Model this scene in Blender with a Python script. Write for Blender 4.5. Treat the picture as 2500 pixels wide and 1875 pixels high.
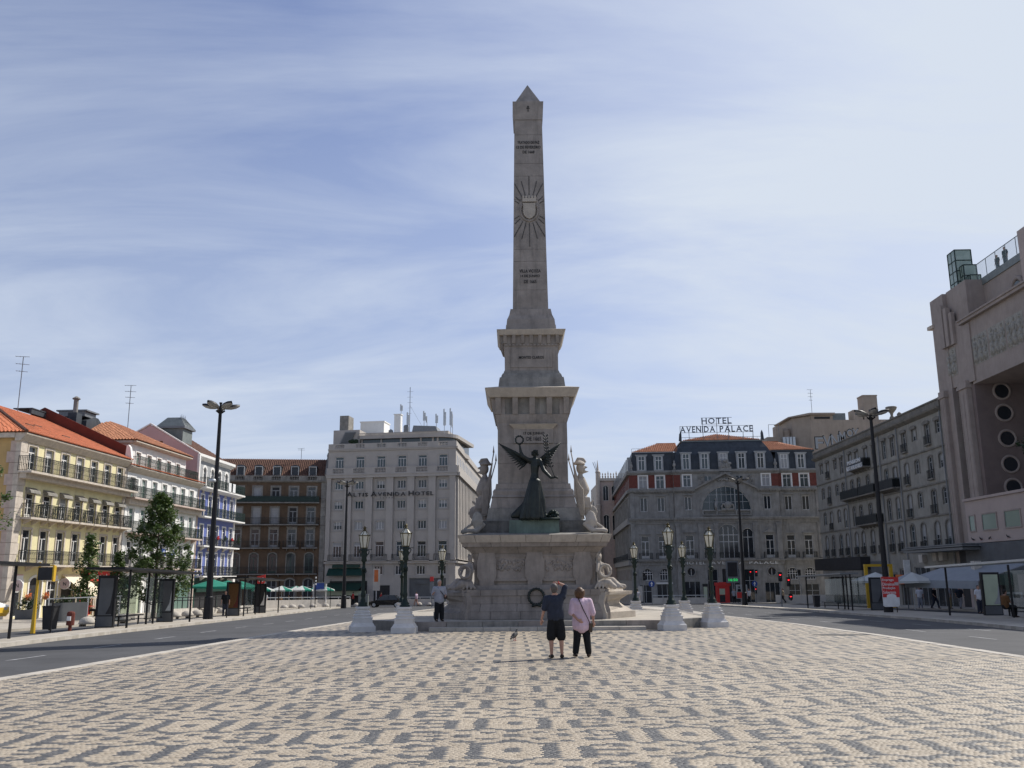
import bpy, bmesh, math, random
import numpy as np
from mathutils import Vector, Matrix
R = math.radians
random.seed(11)
sc = bpy.context.scene
for o in list(bpy.data.objects): bpy.data.objects.remove(o)
COL = sc.collection

# ---------------------------------------------------------------- camera
cam_d = bpy.data.cameras.new("camera"); cam = bpy.data.objects.new("camera", cam_d); COL.objects.link(cam)
cam_d.sensor_fit = 'HORIZONTAL'; cam_d.sensor_width = 36.0; cam_d.lens = 36.0 * 2200 / 2500
cam_d.clip_start = 0.1; cam_d.clip_end = 4000
PITCH = math.atan(470.5 / 2200); ROLL = R(0.45)
cam.matrix_world = Matrix.Translation((0, 0, 1.60)) @ Matrix.Rotation(math.pi / 2 + PITCH, 4, 'X') @ Matrix.Rotation(-ROLL, 4, 'Z')
sc.camera = cam

# ---------------------------------------------------------------- sky, sun, exposure
SUN_AZ, SUN_EL = R(53), R(45.5)
world = bpy.data.worlds.new("World"); sc.world = world; world.use_nodes = True
wn = world.node_tree.nodes; wl = world.node_tree.links; wn.clear()
def WN(t, **k):
    n = wn.new(t)
    for a, b in k.items(): setattr(n, a, b)
    return n
sky = WN('ShaderNodeTexSky', sky_type='NISHITA', sun_disc=False, sun_elevation=SUN_EL, sun_rotation=SUN_AZ,
         altitude=0, air_density=1.0, dust_density=1.6, ozone_density=2.0)
geo = WN('ShaderNodeTexCoord')
sep = WN('ShaderNodeSeparateXYZ'); wl.new(geo.outputs['Generated'], sep.inputs[0])
zz = WN('ShaderNodeMath', operation='MAXIMUM'); wl.new(sep.outputs['Z'], zz.inputs[0]); zz.inputs[1].default_value = 0.0
za = WN('ShaderNodeMath', operation='ADD'); wl.new(zz.outputs[0], za.inputs[0]); za.inputs[1].default_value = 0.18
dv = WN('ShaderNodeVectorMath', operation='DIVIDE'); wl.new(geo.outputs['Generated'], dv.inputs[0])
cz = WN('ShaderNodeCombineXYZ')
for i in range(3): wl.new(za.outputs[0], cz.inputs[i])
wl.new(cz.outputs[0], dv.inputs[1])
mp = WN('ShaderNodeMapping'); mp.inputs['Scale'].default_value = (0.8, 2.0, 0.0); mp.inputs['Rotation'].default_value = (0, 0, R(-16))
wl.new(dv.outputs[0], mp.inputs[0])
n1 = WN('ShaderNodeTexNoise'); n1.inputs['Scale'].default_value = 1.15; n1.inputs['Detail'].default_value = 8; n1.inputs['Roughness'].default_value = 0.6; n1.inputs['Distortion'].default_value = 0.6
wl.new(mp.outputs[0], n1.inputs['Vector'])
r1 = WN('ShaderNodeMapRange'); r1.inputs[1].default_value = 0.40; r1.inputs[2].default_value = 0.74; r1.inputs[3].default_value = 0.0; r1.inputs[4].default_value = 0.50
wl.new(n1.outputs['Fac'], r1.inputs[0])
# thin high cloud is thicker towards the horizon and on the sun's side of the sky
hz = WN('ShaderNodeMapRange'); hz.inputs[1].default_value = 0.65; hz.inputs[2].default_value = 0.08; hz.inputs[3].default_value = -0.02; hz.inputs[4].default_value = 0.62
wl.new(sep.outputs['Z'], hz.inputs[0])
sx = WN('ShaderNodeVectorMath', operation='DOT_PRODUCT'); wl.new(geo.outputs['Generated'], sx.inputs[0])
sx.inputs[1].default_value = (math.sin(SUN_AZ) * math.cos(SUN_EL), math.cos(SUN_AZ) * math.cos(SUN_EL), math.sin(SUN_EL))
sr = WN('ShaderNodeMapRange'); sr.inputs[1].default_value = 0.62; sr.inputs[2].default_value = 1.0; sr.inputs[3].default_value = 0.0; sr.inputs[4].default_value = 0.85
wl.new(sx.outputs['Value'], sr.inputs[0])
a1 = WN('ShaderNodeMath', operation='ADD'); wl.new(hz.outputs[0], a1.inputs[0]); wl.new(sr.outputs[0], a1.inputs[1])
a2 = WN('ShaderNodeMath', operation='MULTIPLY_ADD'); wl.new(r1.outputs[0], a2.inputs[0]); a2.inputs[1].default_value = 0.9
wl.new(a1.outputs[0], a2.inputs[2])
mx = WN('ShaderNodeMix', data_type='RGBA'); mx.clamp_factor = True
wl.new(a2.outputs[0], mx.inputs['Factor'])
tint = WN('ShaderNodeMix', data_type='RGBA', blend_type='MULTIPLY'); tint.inputs['Factor'].default_value = 1.0
tint.inputs['B'].default_value = (0.86, 0.92, 1.20, 1); wl.new(sky.outputs[0], tint.inputs['A'])
wl.new(tint.outputs['Result'], mx.inputs['A']); mx.inputs['B'].default_value = (6.8, 7.5, 8.6, 1)
bg = WN('ShaderNodeBackground'); bg.inputs['Strength'].default_value = 0.10
wl.new(mx.outputs['Result'], bg.inputs['Color'])
wo = WN('ShaderNodeOutputWorld'); wl.new(bg.outputs[0], wo.inputs['Surface'])

sun_d = bpy.data.lights.new("sun", 'SUN'); sun_d.energy = 4.9; sun_d.angle = R(0.53); sun_d.color = (1.0, 0.955, 0.89)
sun = bpy.data.objects.new("sun", sun_d); COL.objects.link(sun)
sdir = Vector((math.sin(SUN_AZ) * math.cos(SUN_EL), math.cos(SUN_AZ) * math.cos(SUN_EL), math.sin(SUN_EL)))
sun.rotation_euler = sdir.to_track_quat('Z', 'Y').to_euler(); sun.location = sdir * 200
vs = sc.view_settings
sc.display_settings.display_device = 'sRGB'
vs.view_transform = 'Standard'; vs.look = 'None'; vs.exposure = 0.0; vs.gamma = 1.0; vs.use_curve_mapping = False
sc.cycles.max_bounces = 6

# ---------------------------------------------------------------- materials
MATS = {}
def M(name, col, rough=0.75, var=0.18, scale=2.0, bump=0.0, bscale=12.0, streak=0.0, metal=0.0, spec=0.3, dirt=None, alpha=None):
    """procedural material: two noises vary the base colour, an optional vertical noise adds run-down stains"""
    if name in MATS: return MATS[name]
    m = bpy.data.materials.new(name); m.use_nodes = True; MATS[name] = m
    nt = m.node_tree; N = nt.nodes; L = nt.links; b = N['Principled BSDF']
    b.inputs['Roughness'].default_value = rough; b.inputs['Metallic'].default_value = metal
    b.inputs['Specular IOR Level'].default_value = spec
    g = N.new('ShaderNodeNewGeometry')
    no = N.new('ShaderNodeTexNoise'); no.inputs['Scale'].default_value = scale; no.inputs['Detail'].default_value = 6; no.inputs['Roughness'].default_value = 0.65
    L.new(g.outputs['Position'], no.inputs['Vector'])
    mr = N.new('ShaderNodeMapRange'); mr.inputs[1].default_value = 0.3; mr.inputs[2].default_value = 0.7
    mr.inputs[3].default_value = 1 - var; mr.inputs[4].default_value = 1 + var
    L.new(no.outputs['Fac'], mr.inputs[0])
    hs = N.new('ShaderNodeMix'); hs.data_type = 'RGBA'; hs.blend_type = 'MULTIPLY'; hs.inputs['Factor'].default_value = 1.0
    hs.inputs['A'].default_value = (*col, 1); L.new(mr.outputs[0], hs.inputs['B'])
    out = hs.outputs['Result']
    if streak > 0:
        mp_ = N.new('ShaderNodeMapping'); mp_.inputs['Scale'].default_value = (3.0, 3.0, 0.28)
        L.new(g.outputs['Position'], mp_.inputs[0])
        n2 = N.new('ShaderNodeTexNoise'); n2.inputs['Scale'].default_value = 1.3; n2.inputs['Detail'].default_value = 5; n2.inputs['Roughness'].default_value = 0.7
        L.new(mp_.outputs[0], n2.inputs['Vector'])
        m2 = N.new('ShaderNodeMapRange'); m2.inputs[1].default_value = 0.48; m2.inputs[2].default_value = 0.75; m2.inputs[3].default_value = 0; m2.inputs[4].default_value = streak
        L.new(n2.outputs['Fac'], m2.inputs[0])
        st = N.new('ShaderNodeMix'); st.data_type = 'RGBA'; L.new(m2.outputs[0], st.inputs['Factor']); L.new(out, st.inputs['A'])
        st.inputs['B'].default_value = (*(dirt or tuple(c * 0.35 for c in col)), 1); out = st.outputs['Result']
    L.new(out, b.inputs['Base Color'])
    if bump > 0:
        n3 = N.new('ShaderNodeTexNoise'); n3.inputs['Scale'].default_value = bscale; n3.inputs['Detail'].default_value = 4
        L.new(g.outputs['Position'], n3.inputs['Vector'])
        bp = N.new('ShaderNodeBump'); bp.inputs['Strength'].default_value = bump; bp.inputs['Distance'].default_value = 0.05
        L.new(n3.outputs['Fac'], bp.inputs['Height']); L.new(bp.outputs[0], b.inputs['Normal'])
    return m
def glassy(name, col, rough=0.06, alpha=1.0):
    m = bpy.data.materials.new(name); m.use_nodes = True; MATS[name] = m
    b = m.node_tree.nodes['Principled BSDF']; b.inputs['Base Color'].default_value = (*col, 1); b.inputs['Roughness'].default_value = rough
    b.inputs['Specular IOR Level'].default_value = 0.6; b.inputs['Alpha'].default_value = alpha
    g = m.node_tree.nodes.new('ShaderNodeNewGeometry'); n = m.node_tree.nodes.new('ShaderNodeTexNoise'); n.inputs['Scale'].default_value = 0.9
    m.node_tree.links.new(g.outputs['Position'], n.inputs['Vector'])
    bp = m.node_tree.nodes.new('ShaderNodeBump'); bp.inputs['Strength'].default_value = 0.04; m.node_tree.links.new(n.outputs['Fac'], bp.inputs['Height']); m.node_tree.links.new(bp.outputs[0], b.inputs['Normal'])
    return m
def emit(name, col, s):
    m = bpy.data.materials.new(name); m.use_nodes = True; MATS[name] = m
    b = m.node_tree.nodes['Principled BSDF']; b.inputs['Base Color'].default_value = (*col, 1)
    b.inputs['Emission Color'].default_value = (*col, 1); b.inputs['Emission Strength'].default_value = s
    return m
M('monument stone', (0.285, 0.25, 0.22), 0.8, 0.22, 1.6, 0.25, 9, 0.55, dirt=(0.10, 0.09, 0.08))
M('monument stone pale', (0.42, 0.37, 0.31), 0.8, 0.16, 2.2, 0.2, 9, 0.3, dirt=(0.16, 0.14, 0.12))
M('black stained stone', (0.11, 0.105, 0.095), 0.85, 0.55, 1.7, 0.3, 8, 0.6, dirt=(0.025, 0.026, 0.025))
M('green stained stone', (0.13, 0.175, 0.15), 0.85, 0.3, 1.6, 0.2, 8, 0.5, dirt=(0.05, 0.06, 0.055))
M('bronze', (0.016, 0.021, 0.019), 0.45, 0.35, 5, 0.2, 30, 0.25, 0.35, 0.5, dirt=(0.04, 0.07, 0.06))
M('green bronze', (0.012, 0.024, 0.019), 0.5, 0.3, 6, 0.1, 30, 0.2, 0.3, 0.4, dirt=(0.03, 0.05, 0.043))
M('incised letter', (0.035, 0.035, 0.035), 0.8)
M('carved groove', (0.08, 0.075, 0.07), 0.9)
M('calcada light', (0.50, 0.44, 0.36), 0.7, 0.1, 3, 0.15, 40)
M('asphalt', (0.075, 0.075, 0.077), 0.85, 0.22, 0.55, 0.25, 60)
M('kerb stone', (0.46, 0.42, 0.36), 0.8, 0.2, 2, 0.2, 20)
M('pavement', (0.40, 0.36, 0.30), 0.85, 0.2, 1.2, 0.25, 30)
M('road paint', (0.32, 0.32, 0.32), 0.8, 0.5, 4)
M('dark patch stone', (0.045, 0.042, 0.036), 0.5, 0.3, 6)
M('pedestal white', (0.63, 0.61, 0.58), 0.7, 0.1, 4, 0.15, 20, 0.15)
M('black metal', (0.016, 0.016, 0.018), 0.5, 0.2, 5, metal=0.2)
M('grey metal', (0.19, 0.20, 0.21), 0.45, 0.15, 5, metal=0.3)
M('light metal', (0.50, 0.52, 0.53), 0.35, 0.1, 5, metal=0.4)
M('lamp lens', (0.30, 0.29, 0.27), 0.35, 0.1)
M('lantern glass', (0.62, 0.60, 0.50), 0.25, 0.12, 6)
M('brass', (0.09, 0.075, 0.035), 0.4, 0.3, 6, metal=0.5)
M('yellow paint', (0.76, 0.68, 0.40), 0.85, 0.09, 1.3, 0.1, 8, 0.18, dirt=(0.55, 0.47, 0.28))
M('ochre paint', (0.50, 0.34, 0.15), 0.85, 0.14, 0.9, 0.1, 8, 0.3, dirt=(0.30, 0.22, 0.12))
M('white paint', (0.82, 0.81, 0.77), 0.85, 0.06, 1.4, 0.1, 8, 0.14, dirt=(0.58, 0.56, 0.51))
M('mauve paint', (0.55, 0.44, 0.43), 0.85, 0.08, 1.0)
M('pink gable paint', (0.52, 0.37, 0.36), 0.85, 0.08, 1.0, streak=0.15)
M('blue tile', (0.16, 0.20, 0.46), 0.35, 0.14, 9, 0.05, 30)
M('attic grey tile', (0.36, 0.37, 0.37), 0.5, 0.2, 8)
M('trim stone', (0.56, 0.49, 0.41), 0.8, 0.16, 3, 0.15, 10, 0.3, dirt=(0.30, 0.26, 0.22))
M('pink ashlar', (0.52, 0.41, 0.35), 0.8, 0.14, 2.5, 0.15, 10, 0.25)
M('white trim', (0.80, 0.78, 0.74), 0.7, 0.06, 3)
M('terracotta', (0.52, 0.175, 0.085), 0.85, 0.22, 1.4, 0.15, 14, 0.15, dirt=(0.28, 0.12, 0.07))
M('old brown tile', (0.15, 0.08, 0.056), 0.9, 0.4, 2.2, 0.2, 14, 0.3, dirt=(0.07, 0.045, 0.035))
M('orange tile', (0.40, 0.18, 0.10), 0.9, 0.35, 2.5, 0.2, 14)
M('red firewall', (0.13, 0.035, 0.025), 0.85, 0.15, 1.5)
M('brown wall', (0.125, 0.085, 0.055), 0.9, 0.3, 0.8, 0.15, 8, 0.55, dirt=(0.07, 0.05, 0.04))
M('grimy stone', (0.25, 0.235, 0.21), 0.85, 0.3, 1.5, 0.2, 8, 0.55, dirt=(0.07, 0.066, 0.06))
M('altis stone', (0.43, 0.395, 0.355), 0.8, 0.08, 0.9, 0.08, 8, 0.14, dirt=(0.27, 0.245, 0.225))
M('altis panel', (0.36, 0.335, 0.305), 0.8, 0.08, 1.0, 0.08, 8)
M('palace stone', (0.285, 0.275, 0.255), 0.85, 0.25, 1.1, 0.2, 8, 0.5, dirt=(0.085, 0.08, 0.075))
M('red brick', (0.17, 0.055, 0.042), 0.85, 0.2, 3, 0.15, 20)
M('slate', (0.045, 0.053, 0.062), 0.5, 0.3, 1.2, 0.2, 10, 0.35, dirt=(0.10, 0.11, 0.12))
M('right wall', (0.295, 0.28, 0.245), 0.85, 0.2, 0.7, 0.15, 7, 0.5, dirt=(0.12, 0.11, 0.10))
M('right trim', (0.20, 0.185, 0.16), 0.85, 0.25, 1.0, 0.2, 8, 0.5)
M('beige block', (0.38, 0.31, 0.245), 0.85, 0.12, 0.6, 0.1, 6, 0.3)
M('eden stone', (0.34, 0.285, 0.25), 0.8, 0.14, 0.8, 0.12, 7, 0.3, dirt=(0.19, 0.15, 0.14))
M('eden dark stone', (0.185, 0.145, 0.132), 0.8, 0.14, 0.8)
M('eden pink', (0.44, 0.36, 0.32), 0.85, 0.08, 0.8)
M('relief stone', (0.33, 0.31, 0.27), 0.8, 0.25, 5, 0.5, 5)
M('window white', (0.72, 0.71, 0.68), 0.5, 0.05)
M('window green', (0.05, 0.085, 0.07), 0.5, 0.1)
M('window dull', (0.36, 0.37, 0.37), 0.5, 0.1)
M('curtain', (0.33, 0.33, 0.33), 0.5, 0.12, 5)
M('shutter', (0.62, 0.60, 0.56), 0.6, 0.06)
M('railing iron', (0.022, 0.026, 0.026), 0.55, 0.2)
M('railing green', (0.018, 0.035, 0.03), 0.55, 0.2)
M('shop red', (0.56, 0.035, 0.03), 0.5, 0.05)
M('shop green', (0.012, 0.045, 0.033), 0.5, 0.2)
M('pale green', (0.45, 0.50, 0.36), 0.6, 0.1)
M('shop dark', (0.03, 0.03, 0.032), 0.6, 0.3)
M('awning cream', (0.76, 0.66, 0.48), 0.8, 0.05)
M('awning grey', (0.30, 0.32, 0.34), 0.8, 0.08)
M('parasol green', (0.015, 0.19, 0.13), 0.8, 0.08)
M('parasol white', (0.52, 0.53, 0.50), 0.8, 0.06)
M('letter black', (0.03, 0.03, 0.03), 0.5)
M('letter white', (0.78, 0.78, 0.76), 0.5)
M('letter grey', (0.10, 0.12, 0.15), 0.5)
M('sign blue', (0.03, 0.07, 0.28), 0.4)
M('sign red', (0.58, 0.045, 0.04), 0.45, 0.06)
M('orange paint', (0.62, 0.17, 0.05), 0.5)
M('post yellow', (0.62, 0.38, 0.03), 0.45, 0.06)
M('skin', (0.44, 0.25, 0.18), 0.55, 0.06, 8)
M('hair brown', (0.10, 0.055, 0.028), 0.5, 0.3, 30)
M('hair grey', (0.10, 0.09, 0.085), 0.6, 0.3, 30)
M('hair white', (0.42, 0.40, 0.38), 0.6, 0.2, 30)
M('hair black', (0.015, 0.012, 0.01), 0.5, 0.3, 30)
M('cloth navy', (0.028, 0.034, 0.052), 0.85, 0.2, 12, 0.3, 14)
M('cloth black', (0.010, 0.011, 0.013), 0.85, 0.2, 12, 0.3, 14)
M('cloth pink', (0.64, 0.48, 0.56), 0.85, 0.08, 12, 0.3, 14)
M('cloth grey', (0.30, 0.31, 0.35), 0.85, 0.1, 12, 0.3, 14)
M('cloth white', (0.66, 0.66, 0.68), 0.85, 0.08, 12, 0.3, 14)
M('cloth red', (0.40, 0.03, 0.03), 0.85, 0.1, 12, 0.3, 14)
M('cloth brown', (0.15, 0.075, 0.03), 0.85, 0.15, 12, 0.3, 14)
M('cloth khaki', (0.26, 0.22, 0.14), 0.85, 0.1, 12, 0.3, 14)
M('leather', (0.035, 0.022, 0.015), 0.5, 0.2)
M('bark', (0.075, 0.055, 0.04), 0.9, 0.3, 8, 0.4, 20)
M('rubber', (0.012, 0.012, 0.012), 0.8)
M('car black', (0.008, 0.009, 0.011), 0.15, 0.05, spec=0.6)
M('pigeon grey', (0.06, 0.058, 0.055), 0.7, 0.3, 30)
M('zinc', (0.19, 0.21, 0.20), 0.5, 0.2, 2)
M('concrete', (0.55, 0.51, 0.45), 0.85, 0.12, 1.0, 0.15, 10, 0.2)
M('grey panel', (0.11, 0.115, 0.12), 0.6, 0.2, 1.0)
M('terracotta pot', (0.34, 0.13, 0.06), 0.8, 0.15)
glassy('glass dark', (0.022, 0.027, 0.033))
glassy('glass blue', (0.035, 0.055, 0.065), 0.08)
glassy('glass green', (0.16, 0.24, 0.20), 0.12)
glassy('shelter glass', (0.12, 0.16, 0.14), 0.04, 0.30)
glassy('rail glass', (0.25, 0.33, 0.32), 0.04, 0.16)
glassy('block glass', (0.33, 0.42, 0.36), 0.12, 0.85)
emit('red light', (1.0, 0.03, 0.04), 1.6)
emit('green led', (0.02, 0.55, 0.12), 1.0)
def leafmat(name, c1, c2):
    m = bpy.data.materials.new(name); m.use_nodes = True; MATS[name] = m
    nt = m.node_tree; b = nt.nodes['Principled BSDF']; b.inputs['Roughness'].default_value = 0.5
    g = nt.nodes.new('ShaderNodeNewGeometry')
    mx_ = nt.nodes.new('ShaderNodeMix'); mx_.data_type = 'RGBA'; mx_.inputs['A'].default_value = (*c1, 1); mx_.inputs['B'].default_value = (*c2, 1)
    nt.links.new(g.outputs['Random Per Island'], mx_.inputs['Factor']); nt.links.new(mx_.outputs['Result'], b.inputs['Base Color'])
    tr = nt.nodes.new('ShaderNodeBsdfTranslucent'); nt.links.new(mx_.outputs['Result'], tr.inputs['Color'])
    ms = nt.nodes.new('ShaderNodeMixShader'); ms.inputs[0].default_value = 0.3
    nt.links.new(b.outputs[0], ms.inputs[1]); nt.links.new(tr.outputs[0], ms.inputs[2]); nt.links.new(ms.outputs[0], nt.nodes['Material Output'].inputs[0])
leafmat('leaf', (0.045, 0.085, 0.02), (0.115, 0.165, 0.045))
leafmat('leaf dark', (0.012, 0.03, 0.012), (0.03, 0.06, 0.02))

# ---------------------------------------------------------------- helpers
def gz(Y):
    "height of the ground, which falls gently away from the camera"
    return -0.012 * Y if Y < 40 else -0.48 - 0.018 * (Y - 40)
class MB:
    def __init__(s): s.v = []; s.f = []; s.m = []; s.X = None
    def add(s, vs, fs, m=0):
        o = len(s.v)
        if s.X is not None: vs = [tuple(s.X @ Vector(p)) for p in vs]
        s.v += vs; s.f += [tuple(i + o for i in f) for f in fs]; s.m += [m] * len(fs); return s
    def hexa(s, p, m=0):
        return s.add(p, [(3, 2, 1, 0), (4, 5, 6, 7), (0, 1, 5, 4), (1, 2, 6, 5), (2, 3, 7, 6), (3, 0, 4, 7)], m)
    def box(s, x0, x1, y0, y1, z0, z1, m=0):
        return s.hexa([(x0, y0, z0), (x1, y0, z0), (x1, y1, z0), (x0, y1, z0), (x0, y0, z1), (x1, y0, z1), (x1, y1, z1), (x0, y1, z1)], m)
    def frust(s, cx, cy, z0, a0, b0, z1, a1, b1, m=0):
        return s.hexa([(cx - a0, cy - b0, z0), (cx + a0, cy - b0, z0), (cx + a0, cy + b0, z0), (cx - a0, cy + b0, z0),
                       (cx - a1, cy - b1, z1), (cx + a1, cy - b1, z1), (cx + a1, cy + b1, z1), (cx - a1, cy + b1, z1)], m)
    def stack(s, cx, cy, lv, m=0):
        for (z0, h0), (z1, h1) in zip(lv[:-1], lv[1:]):
            if z1 - z0 > 1e-4: s.frust(cx, cy, z0, h0, h0, z1, h1, h1, m)
        return s
    def quad(s, a, b, c, d, m=0): return s.add([a, b, c, d], [(0, 1, 2, 3)], m)
    def tube(s, pts, r, n=6, m=0, cap=True):
        pts = [Vector(p) for p in pts]; k = len(pts); rr = r if isinstance(r, (list, tuple)) else [r] * k
        vs = []; t0 = (pts[1] - pts[0]).normalized()
        u = t0.orthogonal().normalized()
        for i, p in enumerate(pts):
            t = (pts[min(i + 1, k - 1)] - pts[max(i - 1, 0)]).normalized()
            u = (u - t * u.dot(t))
            u = u.normalized() if u.length > 1e-6 else t.orthogonal().normalized()
            w = t.cross(u)
            for j in range(n):
                a = 2 * math.pi * j / n; vs.append(tuple(p + (u * math.cos(a) + w * math.sin(a)) * rr[i]))
        fs = []
        for i in range(k - 1):
            for j in range(n): fs.append((i * n + j, i * n + (j + 1) % n, (i + 1) * n + (j + 1) % n, (i + 1) * n + j))
        if cap: fs += [tuple(range(n))[::-1], tuple(range((k - 1) * n, k * n))]
        return s.add(vs, fs, m)
    def bar(s, a, b, w=0.03, m=0): return s.tube([a, b], w * 0.7071, 4, m)
    def lathe(s, prof, n=12, cx=0, cy=0, m=0, sx=1, sy=1):
        vs = []; fs = []; k = len(prof)
        for (r, z) in prof:
            for j in range(n):
                a = 2 * math.pi * (j + 0.5) / n; vs.append((cx + sx * r * math.cos(a), cy + sy * r * math.sin(a), z))
        for i in range(k - 1):
            for j in range(n): fs.append((i * n + j, i * n + (j + 1) % n, (i + 1) * n + (j + 1) % n, (i + 1) * n + j))
        fs += [tuple(range(n))[::-1], tuple(range((k - 1) * n, k * n))]
        return s.add(vs, fs, m)
    def prism(s, poly, a0, a1, axis='y', m=0):
        "polygon extruded along an axis; poly is xz for y, xy for z, yz for x"
        n = len(poly)
        P = {'y': lambda p, a: (p[0], a, p[1]), 'z': lambda p, a: (p[0], p[1], a), 'x': lambda p, a: (a, p[0], p[1])}[axis]
        vs = [P(p, a0) for p in poly] + [P(p, a1) for p in poly]
        fs = [tuple(range(n)), tuple(range(n, 2 * n))[::-1]] + [(i, i + n, (i + 1) % n + n, (i + 1) % n) for i in range(n)]
        return s.add(vs, fs, m)
    def ell(s, c, r, n=10, k=6, m=0, X=None):
        prof = [(math.sin(math.pi * i / k), -math.cos(math.pi * i / k)) for i in range(k + 1)]
        vs = []; fs = []
        for (q, z) in prof:
            for j in range(n):
                a = 2 * math.pi * j / n; p = Vector((r[0] * q * math.cos(a), r[1] * q * math.sin(a), r[2] * z))
                if X is not None: p = X @ p
                vs.append((c[0] + p.x, c[1] + p.y, c[2] + p.z))
        for i in range(k):
            for j in range(n): fs.append((i * n + j, i * n + (j + 1) % n, (i + 1) * n + (j + 1) % n, (i + 1) * n + j))
        return s.add(vs, fs, m)
    def mesh(s, name, mats, smooth=False, weld=True):
        me = bpy.data.meshes.new(name); me.from_pydata(s.v, [], s.f)
        for mt in mats: me.materials.append(MATS[mt])
        if len(mats) > 1: me.polygons.foreach_set('material_index', s.m)
        bm = bmesh.new(); bm.from_mesh(me)
        if weld: bmesh.ops.remove_doubles(bm, verts=bm.verts, dist=1e-5)
        bmesh.ops.recalc_face_normals(bm, faces=bm.faces); bm.to_mesh(me); bm.free()
        if smooth:
            me.polygons.foreach_set('use_smooth', [True] * len(me.polygons))
        return me
def put(name, me, parent=None, loc=(0, 0, 0), rz=0.0, **kw):
    o = bpy.data.objects.new(name, me); COL.objects.link(o); o.location = loc; o.rotation_euler = (0, 0, rz)
    if parent: o.parent = parent
    for k, v in kw.items(): o[k] = v
    return o
def build(name, mb, mats, parent=None, loc=(0, 0, 0), rz=0.0, smooth=False, **kw):
    if isinstance(mats, str): mats = [mats]
    return put(name, mb.mesh(name, mats, smooth), parent, loc, rz, **kw)
def thing(name, label, cat, loc=(0, 0, 0), rz=0.0, group=None):
    o = put(name, None, None, loc, rz, label=label, category=cat)
    o.empty_display_size = 0.3
    if group: o['group'] = group
    return o
def tag(o, label, cat, group=None):
    o['label'] = label; o['category'] = cat
    if group: o['group'] = group
    return o
KIDS = {}
def copy_thing(root, loc, rz, label, group=None):
    c = root.copy(); COL.objects.link(c); c.location = loc; c.rotation_euler = (0, 0, rz); c['label'] = label
    if group: c['group'] = group
    for ch in root.children:
        k = ch.copy(); COL.objects.link(k); k.parent = c
        for g in ch.children:
            q = g.copy(); COL.objects.link(q); q.parent = k
    return c
_txt = {}
def text_mesh(s, mat, ext=0.02, font=None):
    key = (s, mat, ext)
    if key in _txt: return _txt[key]
    cu = bpy.data.curves.new('lettering', 'FONT'); cu.body = s; cu.size = 1.0; cu.extrude = ext; cu.resolution_u = 2; cu.offset = 0.012
    ob = bpy.data.objects.new('lettering', cu); COL.objects.link(ob)
    dg = bpy.context.evaluated_depsgraph_get(); me = bpy.data.meshes.new_from_object(ob.evaluated_get(dg))
    bpy.data.objects.remove(ob); bpy.data.curves.remove(cu)
    me.materials.clear(); me.materials.append(MATS[mat]); me.name = 'lettering'
    xs = [v.co.x for v in me.vertices] or [0]; ys = [v.co.y for v in me.vertices] or [0]
    _txt[key] = (me, min(xs), max(xs), min(ys), max(ys)); return _txt[key]
def words(parent, s, x0, x1, z0, z1, y, mat, name='lettering', ext=0.02, rz=0.0, flipx=False):
    "a flat run of lettering, fitted into x0..x1 and z0..z1 on a plane facing -y of its parent"
    me, a, b, c, d = text_mesh(s, mat, ext)
    kx = (x1 - x0) / (b - a); kz = (z1 - z0) / (d - c)
    o = put(name, me, parent); o.rotation_euler = (math.pi / 2, 0, rz)
    o.scale = (kx, kz, 0.5); o.location = (x0 - a * kx, y, z0 - c * kz)
    return o
def letters(parent, s, x0, x1, z0, z1, y, mat, big=None, name='letter', ext=0.06):
    "one object per letter; capitals marked in big are taller"
    adv = []; tot = 0
    H = z1 - z0
    for i, ch in enumerate(s):
        if ch == ' ': adv.append((None, 0.42, 0.7)); tot += 0.30; continue
        me, a, b, c, d = text_mesh(ch, mat, ext); hh = 1.0 if (big is None or i in big) else 0.80
        w = (b - a) / (0.72) * hh; w = max(w, .17) if ch == 'I' else w; adv.append((me, a, b, c, d, hh, w)); tot += w + 0.2
    k = (x1 - x0) / (tot - 0.2); x = x0
    for t in adv:
        if t[0] is None: x += 0.30 * k; continue
        me, a, b, c, d, hh, w = t
        o = put(name, me, parent); o.rotation_euler = (math.pi / 2, 0, 0)
        sx_ = w * k / (b - a); sz_ = H * hh / max(0.6, (d - c)) if (d - c) > 0.5 else H * hh
        o.scale = (sx_, sz_, 1.0); o.location = (x - a * sx_, y, z0 - c * sz_)
        x += (w + 0.2) * k
def bake(name, mb, vox, mat, smooth_it=4):
    "one continuous skin over overlapping solids"
    me = mb.mesh(name + '_raw', [mat], weld=False); ob = bpy.data.objects.new('tmp', me); COL.objects.link(ob)
    m1 = ob.modifiers.new('r', 'REMESH'); m1.mode = 'VOXEL'; m1.voxel_size = vox
    if smooth_it:
        m2 = ob.modifiers.new('s', 'SMOOTH'); m2.factor = 0.5; m2.iterations = smooth_it
    dg = bpy.context.evaluated_depsgraph_get(); out = bpy.data.meshes.new_from_object(ob.evaluated_get(dg))
    bpy.data.objects.remove(ob); out.name = name
    if not out.materials: out.materials.append(MATS[mat])
    out.polygons.foreach_set('use_smooth', [True] * len(out.polygons))
    return out
def cap(mb, a, b, r0, r1, n=10):
    a = Vector(a); b = Vector(b)
    mb.tube([a, b], [r0, r1], n); mb.ell(tuple(a), (r0, r0, r0), n, 6); mb.ell(tuple(b), (r1, r1, r1), n, 6); return mb
def chain(mb, pts, rs, n=10):
    for i in range(len(pts) - 1): cap(mb, pts[i], pts[i + 1], rs[i], rs[i + 1], n)
    return mb

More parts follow.
